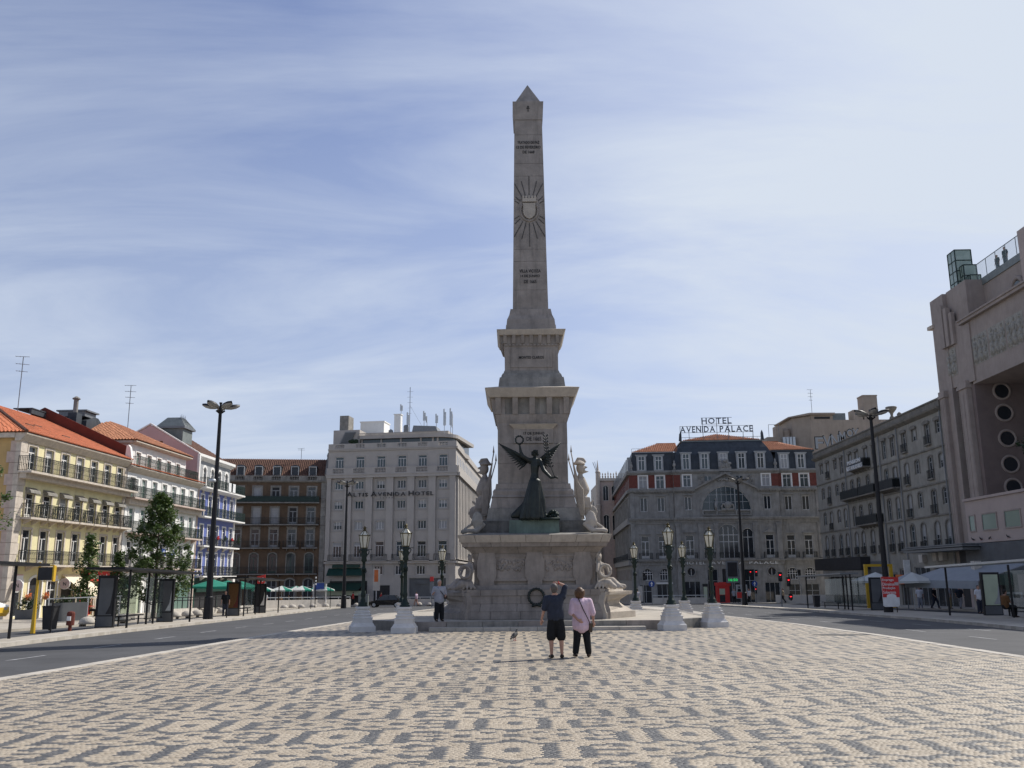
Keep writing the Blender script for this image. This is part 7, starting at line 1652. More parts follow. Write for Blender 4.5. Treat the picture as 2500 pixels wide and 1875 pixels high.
for (x, y, h, lb) in ((-18.3, 59.2, 2.2, 'thin grey post right beside the left street lamp'), (-20.9, 95.5, 3.0, 'slim dark post in front of the low wall, nearer the parasols'), (-19.5, 98.5, 3.0, 'slim dark post in front of the low wall, farther right'), (-19.0, 104.5, 3.2, 'slim dark post left of the far street lamp')):
    c = o.copy(); COL.objects.link(c); c.location = (x, y, gz(y)); c.scale.z = h / 1.25; c['label'] = lb
mb = MB(); mb.lathe([(.50, 0), (.47, .15), (.37, .33), (.2, .44), (.02, .48)], 12); dome = mb.mesh('stone_dome', ['kerb stone'], True)
dm = [(-22.2, 48.4), (-22.5, 53.5), (-22.75, 60.3), (-22.9, 62.8), (-22.85, 65.0), (-23.0, 67.4), (-23.4, 70.6), (-23.6, 75.0), (-25.5, 103.0), (-25.0, 104.8), (-24.4, 106.5), (-23.5, 108.6), (-22.4, 110.5), (-21.2, 113.0), (-19.6, 115.5), (-17.6, 118.6), (-14.4, 119.5), (-12.2, 119.8), (-10.9, 119.9)]
for i, (x, y) in enumerate(dm):
    o = put('stone_dome', dome, None, (x, y, gz(y)), 0); o.scale = [random.uniform(.78, .9)] * 2 + [random.uniform(.75, .9)]
    lb = 'low rounded pale stone dome along the edge of the left pavement' if i < 8 else 'low rounded pale stone dome in front of the grey hotel'
    tag(o, lb, 'bollard', 'stone domes by the left pavement' if i < 8 else 'stone domes by the grey hotel')
# glass barrier, planters and café furniture by the yellow house
root = thing('glass_barrier', 'grey glass barrier with a steel handrail on the left pavement', 'barrier', (-25.6, 51.0, gz(51)), R(60))
mb = MB(); mb.box(0, 2.4, -.02, .02, .05, 1.05); build('panel', mb, 'grey panel', root); mb = MB(); mb.bar((-.1, 0, 1.28), (4.6, 0, 1.34), .06)
for x in (0, 2.4, 4.5): mb.bar((x, 0, 0), (x, 0, 1.3), .05)
build('handrail', mb, 'light metal', root)
root = thing('railing', 'black railing along the ramp in front of the white and blue houses', 'railing', (-24.4, 64.5, gz(64.5)), R(86))
mb = MB()
for z in (1.25, 1.05, .45): mb.bar((0, 0, z), (14, 0, z - .15), .06)
for k in range(10): mb.bar((k * 1.55, 0, 0), (k * 1.55, 0, 1.2), .05)
build('rails', mb, 'black metal', root)
for i, (x, y) in enumerate(((-30.9, 58.9), (-30.2, 62.2))):
    root = thing('planter', ['bushy planter at the corner of the yellow house', 'bushy planter beside the café door'][i], 'planter', (x, y, gz(y)), 0, 'café planters'); mb = MB(); mb.box(-.6, .6, -.25, .25, 0, .6); build('trough', mb, 'grey panel', root)
    mb = MB(); random.seed(30 + i)
    for k in range(260):
        p = Vector((random.gauss(0, .33), random.gauss(0, .16), .95 + random.gauss(0, .22))); d = Vector((random.gauss(0, 1), random.gauss(0, 1), random.gauss(0, 1))).normalized() * .09; e = d.cross(Vector((random.random(), random.random(), 1))).normalized() * .05
        mb.add([tuple(p - d), tuple(p + e), tuple(p + d), tuple(p - e)], [(0, 1, 2, 3)])
    build('foliage', mb, 'leaf dark', root)
def table_set(x, y, lb, mt='shop red'):
    root = thing('café_table'.replace('é', 'e'), lb, 'table', (x, y, gz(y)), 0, 'cafe tables'); mb = MB(); mb.lathe([(.2, 0), (.03, .03), (.03, .70), (.38, .72), (.38, .75)], 10); build('top', mb, mt, root)
table_set(-30.0, 65.4, 'red table under the cream awning'); table_set(-29.6, 67.6, 'red table beside the seated couple')
# delivery van, only its front shows at the left edge
root = thing('delivery_van', 'white and yellow delivery van at the left edge of the street', 'van', (-31.0, 51.6, gz(51.6) - .02), R(-4))
sidep = [(-2.6, .35), (2.35, .35), (2.5, .55), (2.48, .95), (1.75, 1.15), (1.25, 1.95), (-2.6, 2.0)]
mb = MB(); mb.prism(sidep, -.85, .85); mb.v = [(x, y * (1 - .12 * max(0, (z - 1.0))), z) for x, y, z in mb.v]; build('body', mb, 'white paint', root)
mb = MB(); mb.prism([(-2.6, .36), (2.36, .36), (2.51, .56), (2.49, .85), (-2.6, .85)], -.865, .865); build('yellow_band', mb, 'post yellow', root)
mb = MB(); mb.prism([(1.22, 1.88), (1.70, 1.18), (1.76, 1.18), (1.29, 1.90)], -.74, .74); build('windscreen', mb, 'glass dark', root)
for sg in (-1, 1): mb = MB(); mb.hexa([(.35, sg * .86, 1.2), (1.5, sg * .86, 1.2), (1.5, sg * .83, 1.2), (.35, sg * .83, 1.2), (.35, sg * .78, 1.8), (1.12, sg * .78, 1.8), (1.12, sg * .75, 1.8), (.35, sg * .75, 1.8)]); build('side_window', mb, 'glass dark', root)
for sx in (-1.7, 1.55):
    for sg in (-1, 1):
        mb = MB(); pts = [(sx + .34 * math.cos(a), .34 + .34 * math.sin(a)) for a in np.linspace(0, 2 * math.pi, 19)[:-1]]; mb.prism(pts, sg * .70, sg * .88); w = build('wheel', mb, 'rubber', root)
        mb = MB(); pts = [(sx + .2 * math.cos(a), .34 + .2 * math.sin(a)) for a in np.linspace(0, 2 * math.pi, 15)[:-1]]; mb.prism(pts, sg * .86, sg * .89); build('hub', mb, 'light metal', w)
for sg in (-1, 1): mb = MB(); mb.box(2.42, 2.5, sg * .55 - .16, sg * .55 + .16, .72, .88); build('headlight', mb, 'lamp lens', root)
# black car
root = thing('black_car', 'black saloon car crossing in front of the grey hotel', 'car', (-15.3, 111.5, gz(111.5) - .12), R(176))
mb = MB(); bp_ = [(-2.1, .28), (2.05, .28), (2.15, .45), (2.08, .68), (1.1, .84), (-1.75, .90), (-2.12, .80), (-2.18, .5)]
mb.prism(bp_, -.84, .84); mb.v = [(x, y * (1 - .05 * max(0, abs(x) - 1.2)), z) for x, y, z in mb.v]; build('body', mb, 'car black', root)
mb = MB(); mb.hexa([(-1.75, -.76, .86), (1.15, -.76, .82), (1.15, .76, .82), (-1.75, .76, .86), (-1.1, -.60, 1.40), (.35, -.60, 1.42), (.35, .60, 1.42), (-1.1, .60, 1.40)]); build('cabin', mb, 'glass dark', root)
mb = MB(); mb.hexa([(-1.15, -.61, 1.38), (.42, -.61, 1.39), (.42, .61, 1.39), (-1.15, .61, 1.38), (-1.0, -.5, 1.45), (.25, -.5, 1.46), (.25, .5, 1.46), (-1.0, .5, 1.45)])
for sg in (-1, 1): mb.bar((.38, sg * .6, 1.4), (1.15, sg * .76, .84), .05); mb.bar((-.35, sg * .62, 1.4), (-.3, sg * .77, .86), .05); mb.bar((-1.1, sg * .6, 1.4), (-1.72, sg * .76, .88), .06)
build('roof', mb, 'car black', root)
for sx in (-1.35, 1.35):
    for sg in (-1, 1):
        mb = MB(); pts = [(sx + .32 * math.cos(a), .32 + .32 * math.sin(a)) for a in np.linspace(0, 2 * math.pi, 17)[:-1]]; mb.prism(pts, sg * .66, sg * .86); w = build('wheel', mb, 'rubber', root)
        mb = MB(); pts = [(sx + .2 * math.cos(a), .32 + .2 * math.sin(a)) for a in np.linspace(0, 2 * math.pi, 13)[:-1]]; mb.prism(pts, sg * .855, sg * .872); build('rim', mb, 'light metal', w)
for sg in (-1, 1): mb = MB(); mb.ell((2.02, sg * .58, .62), (.12, .18, .09), 8, 5); build('headlight', mb, 'lamp lens', root)
# low walls
def lowwall(label, x0, y0, x1, y1, h, n, rail=True):
    a = math.atan2(y1 - y0, x1 - x0); L_ = math.hypot(x1 - x0, y1 - y0); root = thing('low_wall', label, 'wall', (x0, y0, gz(y0)), a); dz = gz(y1) - gz(y0)
    for k in range(n):
        p, q = L_ * k / n + .01, L_ * (k + 1) / n - .01; zp, zq_ = dz * k / n, dz * (k + 1) / n
        mb = MB(); mb.hexa([(p, -.15, zp - .2), (q, -.15, zq_ - .2), (q, .15, zq_ - .2), (p, .15, zp - .2), (p, -.15, zp + h), (q, -.15, zq_ + h), (q, .15, zq_ + h), (p, .15, zp + h)]); build('wall_slab', mb, 'concrete', root)
    if rail:
        mb = MB(); mb.bar((0, 0, h + .28), (L_, 0, dz + h + .28), .09)
        for k in range(n + 1): mb.bar((L_ * k / n, 0, dz * k / n + h), (L_ * k / n, 0, dz * k / n + h + .28), .06)
        build('rail', mb, 'light metal', root)
lowwall('long pale low wall with a steel rail at the metro stairs on the left', -28.3, 104.0, -20.5, 116.0, .85, 7)
lowwall('pale low wall in front of the grey hotel shop front', -17.5, 120.8, -9.5, 120.2, .75, 6)
lowwall('low grey wall in front of the palace hotel ground floor', 17.6, 117.5, 24.4, 117.0, .72, 5)
lowwall('low grey wall in the shade at the palace hotel right corner', 33.0, 116.5, 39.5, 113.0, .95, 4, False)
lowwall('pale ramp wall under the black railing by the blue house', -23.9, 64.0, -24.9, 92.0, .5, 10, False)
# metro sign, signs, kiosk, lights
root = thing('metro_sign', 'red square metro sign with a white M on a pole', 'sign', (-27.4, 100, gz(100))); mb = MB(); mb.bar((.42, .05, 0), (.42, .05, 2.9), .07); build('pole', mb, 'light metal', root)
mb = MB(); mb.hexa([(-.45, 0, 2.55), (.45, 0, 2.70), (.45, .1, 2.70), (-.45, .1, 2.55), (-.45, 0, 3.40), (.45, 0, 3.60), (.45, .1, 3.60), (-.45, .1, 3.40)]); build('board', mb, 'sign red', root); words(root, 'M', -.22, .24, 2.82, 3.30, -.012, 'letter white', ext=.005)
def arrow_sign(label, x, y, zc, extra=None):
    root = thing('road_sign', label, 'road sign', (x, y, gz(y)), 0, 'blue arrow signs'); z = zc - gz(y); mb = MB(); mb.tube([(0, .05, 0), (0, .05, z + .45)], .04, 6); build('pole', mb, 'grey metal', root)
    mb = MB(); pts = [(.36 * math.cos(a), z + .36 * math.sin(a)) for a in np.linspace(0, 2 * math.pi, 25)[:-1]]; mb.prism(pts, 0, .03); build('disc', mb, 'sign blue', root)
    mb = MB(); mb.prism([(-.05, z - .24), (.05, z - .24), (.05, z + .02), (.17, z - .04), (.0, z + .26), (-.17, z - .04), (-.05, z + .02)], -.012, 0); build('arrow', mb, 'letter white', root)
    return root
arrow_sign('blue disc with a white arrow in front of the palace hotel left wing', 16.0, 107.0, .66)
r_ = arrow_sign('blue disc with a white arrow under the red traffic lights', 30.55, 117.0, .50)
def traffic_light(label, x, y, heads, h=3.6):
    root = thing('traffic_light', label, 'traffic light', (x, y, gz(y)), 0, 'traffic lights'); mb = MB(); mb.tube([(0, 0, 0), (0, 0, h)], .06, 6); build('pole', mb, 'grey metal', root)
    for (dx, z, lit, n) in heads:
        mb = MB(); mb.box(dx - .16, dx + .16, -.14, .10, z - .62 * n / 2, z + .22); hd = build('signal_head', mb, 'black metal', root)
        mb = MB(); mb.lathe([(.105, 0), (.09, .03), (.02, .045)], 12); 
        if lit: L1 = build('red_lens', mb, 'red light', hd, (dx, -.14, z)); L1.rotation_euler = (math.pi / 2, 0, 0)
        mb = MB(); mb.lathe([(.11, 0), (.09, .02), (.02, .03)], 10); L2 = build('dark_lens', mb, 'glass dark', hd, (dx, -.14, z - .3)); L2.rotation_euler = (math.pi / 2, 0, 0)
        mb = MB(); pts = arcpts(.30, .15, .15); mb.prism([(p[0], p[1]) for p in pts] + [(.13, 0), (-.13, 0)], -.18, 0); v = build('visor', mb, 'black metal', hd, (dx, -.14, z)); v.scale = (1, 1, 1)
traffic_light('traffic light pole showing three red lights in front of the palace hotel', 30.95, 118.0, [(-.62, 3.9, True, 2), (.12, 3.9, True, 2), (-.1, 1.75, True, 2)], 4.0)
traffic_light('traffic light showing red above the right bus shelter canopy', 24.85, 86.0, [(0, 2.92, True, 2), (.75, 2.45, True, 2), (.85, .95, True, 1)], 3.1)
traffic_light('unlit traffic light at the right end of the palace hotel', 36.9, 119.0, [(0, 3.9, False, 2)], 4.0)
traffic_light('unlit traffic light with its back to us near the palace hotel arched windows', 15.4, 109.5, [(.1, 3.4, False, 2)], 3.6)
root = thing('ticket_kiosk', 'bright red ticket kiosk with a counter window by the palace hotel', 'kiosk', (27.15, 119.5, gz(119.5))); mb = MB(); mb.box(-.75, .75, 0, 1.4, 0, 2.15); mb.box(-.85, .9, -.15, 1.5, 2.15, 2.55); mb.box(-.62, .55, -.1, 0, 2.5, 2.62); build('body', mb, 'sign red', root); mb = MB(); mb.box(-.55, .15, -.02, 0, .1, 1.0); build('panel', mb, 'shop dark', root); mb = MB(); mb.box(-.55, .15, -.03, 0, 1.05, 1.8); build('counter_window', mb, 'pale green', root)
root = thing('street_display', 'tall grey street display with a green lit strip', 'display', (28.35, 119.0, gz(119))); mb = MB(); mb.box(-.85, .75, 0, .3, 2.5, 5.3); build('case', mb, 'grey metal', root); mb = MB(); mb.box(-.65, .58, -.02, 0, 3.3, 5.1); build('screen', mb, 'shop dark', root); mb = MB(); mb.tube([(-.1, .15, 0), (-.1, .15, 2.5)], .10, 8); build('stem', mb, 'grey metal', root)
words(root, '16:50', -.6, .55, 2.72, 3.05, -.012, 'green led', 'led_digits', .005)
root = thing('poster_stand', 'free standing poster showing two people in front of the kiosk', 'poster', (28.8, 116.8, gz(116.8))); mb = MB(); mb.box(-.68, .72, 0, .12, .55, 2.25); build('frame', mb, 'light metal', root); mb = MB(); mb.box(-.62, .66, -.015, 0, 1.35, 2.18); build('sheet', mb, 'curtain', root); mb = MB(); mb.box(-.62, .66, -.015, 0, .6, 1.34); build('sheet', mb, 'sign red', root)
for q in (-.3, .32): mb = MB(); mb.ell((q, -.02, 1.95), (.10, .012, .13), 10, 6); mb.prism([(q - .24, 1.40), (q + .24, 1.40), (q + .16, 1.74), (q - .16, 1.74)], -.03, -.015); build('printed_figure', mb, 'cloth black', root)
for q in (-.5, .5): mb = MB(); mb.bar((q, .06, 0), (q, .06, .56), .06); build('leg', mb, 'black metal', root)
root = thing('no_entry_sign', 'red topped sign post on the pavement left of the monument', 'road sign', (-8.9, 100.5, gz(100.5))); mb = MB(); mb.tube([(0, 0, 0), (0, 0, 3.0)], .04, 6); build('pole', mb, 'grey metal', root); mb = MB(); mb.box(-.20, .20, -.05, .05, 2.75, 3.25); build('red_board', mb, 'sign red', root); mb = MB(); mb.box(-.22, .22, -.03, .03, 1.5, 2.65); build('grey_board', mb, 'grey metal', root)
root = thing('poster_pillar', 'slim pillar with an orange poster in front of the grey hotel', 'poster', (-18.2, 122.5, gz(122.5))); mb = MB(); mb.tube([(0, 0, 0), (0, 0, 2.0)], .08, 8); build('stem', mb, 'light metal', root); mb = MB(); mb.box(-.45, .45, -.1, .1, 1.9, 4.75); build('case', mb, 'concrete', root); mb = MB(); mb.box(-.30, .22, -.115, -.1, 3.05, 4.6); build('poster', mb, 'orange paint', root)
root = thing('map_board', 'blue information board on two white posts near the metro wall', 'sign', (-23.5, 112.0, gz(112))); mb = MB(); mb.box(-.7, .6, 0, .1, 1.2, 2.9); build('board', mb, 'grey metal', root); mb = MB(); mb.box(-.62, .52, -.015, 0, 2.0, 2.8); build('sheet', mb, 'sign blue', root)
for q in (-.75, .75): mb = MB(); mb.box(q - .06, q + .06, 0, .12, 0, 2.7); build('post', mb, 'white trim', root)
root = thing('utility_cabinet', 'grey green street cabinet beside the far left lamp', 'cabinet', (-17.2, 106.0, gz(106))); mb = MB(); mb.box(-.55, .55, -.25, .25, 0, 1.35); build('body', mb, 'zinc', root); mb = MB(); mb.box(-.6, .6, -.3, .3, 1.35, 1.45); build('lid', mb, 'grey metal', root)
for (x, y, lb) in ((-22.3, 104.0, 'striped black and white pole left of the far street lamp'), (-18.9, 103.0, 'striped black and white pole right beside the far street lamp')):
    root = thing('striped_post', lb, 'signal pole', (x, y, gz(y)), 0, 'striped posts'); mb = MB(); mb.tube([(0, 0, 0), (0, 0, 3.6)], .05, 6); build('pole', mb, 'black metal', root); mb = MB()
    for k in range(3): mb.tube([(0, 0, 2.5 + .36 * k), (0, 0, 2.68 + .36 * k)], .085, 8)
    build('white_bands', mb, 'letter white', root)
# red campaign poster hung on the right lamp
root = thing('campaign_poster', 'red and white poster with four words hung on the right street lamp', 'poster', (24.45, 60.0, gz(60)))
mb = MB(); mb.prism([(-.55, .42), (-.45, .35), (.40, .35), (.52, .45), (.56, 2.22), (-.56, 2.26)], -.02, .02); build('board', mb, 'letter white', root); mb = MB(); mb.prism([(-.545, .95), (-.3, .95), (-.27, 1.10), (-.1, 1.16), (.16, 1.16), (.32, 1.10), (.34, .95), (.55, .95), (.56, 2.22), (-.555, 2.26)], -.028, -.02); build('red_field', mb, 'sign red', root)
for k, s in enumerate(('Emprego', 'Direitos', 'Produção', 'Soberania')): words(root, s, -.50, .24 + .03 * k, 1.94 - .255 * k, 2.13 - .255 * k, -.034, 'letter white', ext=.004)
mb = MB(); mb.box(.28, .54, -.033, -.028, 1.70, 1.90); build('small_print', mb, 'mauve paint', root); mb = MB(); mb.bar((.33, .03, 0), (.33, .03, .5), .05); build('stay', mb, 'bark', root)
root = thing('yellow_archway', 'yellow square arch standing behind the right street lamp', 'arch', (30.0, 75.5, gz(75.5))); mb = MB(); mb.box(-1.2, -.95, 0, .2, 0, 3.3); mb.box(.85, 1.1, 0, .2, 0, 3.3); mb.box(-1.2, 1.1, -.02, .22, 3.3, 3.5); build('arch', mb, 'post yellow', root)
# parasols
def parasol(label, x, y, r, h, mats, n=8, drop=.45, grp='parasols'):
    root = thing('parasol', label, 'parasol', (x, y, gz(y)), random.uniform(0, .7), grp); mb = MB(); mb.tube([(0, 0, 0), (0, 0, h)], .03, 6); build('pole', mb, 'light metal', root)
    for k in range(n):
        a, b = 2 * math.pi * k / n, 2 * math.pi * (k + 1) / n; mb = MB(); e = h - drop
        P = lambda t, q, z: (q * math.cos(t), q * math.sin(t), z)
        m_ = (a + b) / 2
        mb.add([(0, 0, h), P(a, r, e), P(m_, r * .95, e + .03), P(b, r, e), P(a, r * 1.0, e - .16), P(m_, r * .95, e - .13), P(b, r, e - .16)], [(0, 1, 2), (0, 2, 3), (1, 4, 5, 2), (2, 5, 6, 3)]); build('canopy_panel', mb, mats[k % len(mats)], root)
    return root
for i, (x, y) in enumerate(((-25.6, 78.5), (-26.2, 84.5), (-26.5, 90.0))): parasol(['plain green parasol nearest the left street lamp', 'plain green parasol behind the third bus shelter', 'plain green parasol farthest along the blue house café'][i].replace('é', 'e'), x, y, 2.0, 2.75, ['parasol green'], 4, .6, 'green cafe parasols')
for i, (x, y, m_) in enumerate(((-29.3, 108, 0), (-27.6, 110, 1), (-26.6, 113, 0), (-25.4, 111, 1), (-24.2, 114, 0), (-23.2, 113, 1))):
    parasol(['green and white parasol at the left end of the far cafe', 'mostly white parasol second from the left in the far cafe', 'green and white parasol third from the left in the far cafe', 'mostly white parasol fourth from the left in the far cafe', 'green and white parasol fifth from the left in the far cafe', 'mostly white parasol at the right end of the far cafe'][i], x, y, 1.35, 2.5, ['parasol green', 'parasol white'] if not m_ else ['parasol white', 'parasol white', 'parasol green', 'parasol white'], 8, .5, 'green and white parasols')
parasol('grey white parasol left of the red poster', 27.5, 70.0, 1.9, 2.75, ['parasol white', 'awning grey'], 4, .65, 'pale right parasols'); parasol('grey white parasol just right of the red poster', 29.6, 68.5, 1.8, 2.7, ['parasol white', 'awning grey'], 4, .65, 'pale right parasols')
root = thing('cafe_awning', 'big slanted grey awning of the right cafe', 'awning', (31.0, 67.0, gz(67)))
mb = MB(); mb.hexa([(-1.8, 2, 2.05), (1.0, -3.4, 2.0), (4.6, -3.4, 3.15), (2.0, 2, 3.2), (-1.8, 2, 2.10), (1.0, -3.4, 2.05), (4.6, -3.4, 3.20), (2.0, 2, 3.25)]); build('canvas', mb, 'awning grey', root); mb = MB(); mb.hexa([(-1.8, 1.99, 1.55), (1.0, -3.41, 1.5), (1.02, -3.39, 1.5), (-1.78, 2.01, 1.55), (-1.8, 1.99, 2.07), (1.0, -3.41, 2.02), (1.02, -3.39, 2.02), (-1.78, 2.01, 2.07)]); build('valance', mb, 'awning grey', root)
for q in ((-1.7, 1.9), (1.0, -3.3)): mb = MB(); mb.bar((*q, 0), (*q, 2.05), .06); build('awning_post', mb, 'grey metal', root)
root = thing('pale_pillar', 'leaning pale pillar behind the right bus shelter', 'pillar', (33.3, 66.2, gz(66.2))); mb = MB(); mb.frust(0, 0, 0, .28, .28, 3.4, .26, .26); build('shaft', mb, 'concrete', root)
lowwall('grey panel wall between the right pavement pillars', 30.2, 57.0, 28.8, 52.5, .9, 2, True)

# ================================================================ TREES
def leaves(mb, c, r, n, size, rnd, flat=.8):
    for k in range(n):
        d = Vector((rnd.gauss(0, 1), rnd.gauss(0, 1), rnd.gauss(0, 1) * flat)); d = d.normalized() * (r * rnd.random() ** .45)
        p = Vector(c) + d; u = Vector((rnd.gauss(0, 1), rnd.gauss(0, 1), rnd.gauss(0, .6))).normalized(); w = u.cross(Vector((rnd.gauss(0, .5), rnd.gauss(0, .5), 1))).normalized()
        s = size * rnd.uniform(.6, 1.3)
        mb.add([tuple(p - u * s), tuple(p + w * s * .55 - u * s * .1), tuple(p + u * s), tuple(p - w * s * .55 - u * s * .1)], [(0, 1, 2, 3)])
def tree(label, x, y, h, w, zlow, seed, n=120, leaf='leaf', clump=.42, size=.10, per=62, cone=True):
    rnd = random.Random(seed); root = thing('street_tree', label, 'tree', (x, y, gz(y)), 0, 'street trees')
    mb = MB(); mb.tube([(0, 0, 0), (.03, .02, h * .3), (-.04, .03, h * .6), (.02, 0, h * .97)], [.11 * h / 7 + .03, .09 * h / 7 + .02, .05, .012], 7); lf = MB()
    for k in range(n):
        t = (k + rnd.random()) / n; z = zlow + (h - zlow) * t
        R_ = w * ((1 - t) ** .75 * (.55 + .45 * min(1, t * 5)) if cone else math.sqrt(max(.05, 1 - (2 * t - 1) ** 2))) * rnd.uniform(.35, 1.08)
        a = k * 2.4 + rnd.uniform(-.5, .5); cx, cy = R_ * math.cos(a), R_ * math.sin(a)
        if rnd.random() < .55: mb.tube([(0, 0, max(.4, z - R_ * .35)), (cx * .5, cy * .5, z - R_ * .12), (cx, cy, z)], [.03, .018, .006], 4)
        if rnd.random() < .10: continue
        leaves(lf, (cx, cy, z), clump * rnd.uniform(.6, 1.25), per, size, rnd)
    build('trunk', mb, 'bark', root)
    o = put('crown', lf.mesh('crown', [leaf], weld=False), root); return root
tree('large green tree standing in front of the white house', -23.3, 60.0, 7.9, 3.1, 1.2, 3, 170, clump=.40, per=75, size=.115)
tree('small young tree in front of the red bank fascia', -25.2, 54.5, 4.9, .95, 1.1, 8, 50, clump=.34)
tree('small young tree left of the large tree behind the bus shelter', -24.5, 57.0, 4.1, .8, .4, 15, 40, clump=.32)
tree('leafy tree whose branches enter at the left edge', -25.4, 40.6, 8.2, 2.35, 2.8, 21, 90, cone=False, clump=.45)
tree('dark round tree crown at the right edge in front of the theatre', 30.4, 50.5, 11.2, 1.45, 6.2, 33, 60, 'leaf dark', .5, .10, 70, cone=False)

# ================================================================ PEOPLE AND BIRDS
def mirror(p): return (-p[0], p[1], p[2])
def hand(mb, w, d, sc_=1.0, curl=.5):
    "palm, four unequal fingers bent at the knuckles and a thumb from the side of the palm; w wrist, d direction"
    w = Vector(w); d = Vector(d).normalized(); s = d.cross(Vector((0, 1, .2))).normalized(); nrm = s.cross(d).normalized()
    c = w + d * .045 * sc_
    cap(mb, w, w + d * .07 * sc_, .024 * sc_, .032 * sc_, 8)
    for k, L_ in enumerate((.062, .075, .070, .055)):
        b = w + d * .085 * sc_ + s * (.026 - .0175 * k) * sc_; m_ = b + (d * .6 + nrm * .25 * curl) * L_ * .6 * sc_; e = m_ + (d * (1 - curl) + nrm * curl).normalized() * L_ * .45 * sc_
        chain(mb, [b - d * .02, m_, e], [.0105 * sc_, .0095 * sc_, .008 * sc_], 6)
    t0 = w + d * .03 * sc_ + s * .026 * sc_; chain(mb, [t0, t0 + (s * .6 + d * .5 + nrm * .2) * .04 * sc_, t0 + (s * .5 + d * .9 + nrm * .3) * .06 * sc_], [.013 * sc_, .011 * sc_, .009 * sc_], 6)
def head(mb, c, k=1.0, tilt=0.0):
    "skull, jaw, nose and ears; +y is where the face looks"
    X = Matrix.Rotation(tilt, 3, 'X'); V = lambda x, y, z: tuple(Vector(c) + X @ Vector((x * k, y * k, z * k)))
    mb.ell(V(0, -.01, .02), (.076 * k, .095 * k, .105 * k), 12, 8, X=X); mb.ell(V(0, .022, -.055), (.055 * k, .065 * k, .065 * k), 10, 6, X=X)
    cap(mb, V(0, .082, .015), V(0, .104, -.022), .010 * k, .014 * k, 6)
    for sg in (-1, 1): mb.ell(V(sg * .078, -.01, -.005), (.012 * k, .022 * k, .03 * k), 6, 4, X=X); mb.ell(V(sg * .03, .074, .022), (.016 * k, .012 * k, .010 * k), 6, 4, X=X)
    cap(mb, V(-.02, .078, -.055), V(.02, .078, -.055), .009 * k, .009 * k, 6)
def hairmesh(mb, c, k, tilt, style):
    X = Matrix.Rotation(tilt, 3, 'X'); V = lambda x, y, z: tuple(Vector(c) + X @ Vector((x * k, y * k, z * k)))
    if style == 'short':
        mb.ell(V(0, -.028, .045), (.083 * k, .092 * k, .092 * k), 12, 8, X=X); mb.ell(V(0, -.055, -.02), (.070 * k, .055 * k, .07 * k), 10, 6, X=X)
    else:
        mb.ell(V(0, -.022, .045), (.096 * k, .108 * k, .098 * k), 12, 8, X=X)
        for q in range(9):
            a = math.pi * (1.02 + .96 * q / 8); chain(mb, [V(.088 * math.cos(a), .095 * math.sin(a) - .01, .05), V(.094 * math.cos(a), .10 * math.sin(a) - .01, -.03), V(.075 * math.cos(a), .085 * math.sin(a) - .015, -.105)], [.038 * k, .036 * k, .025 * k], 6)
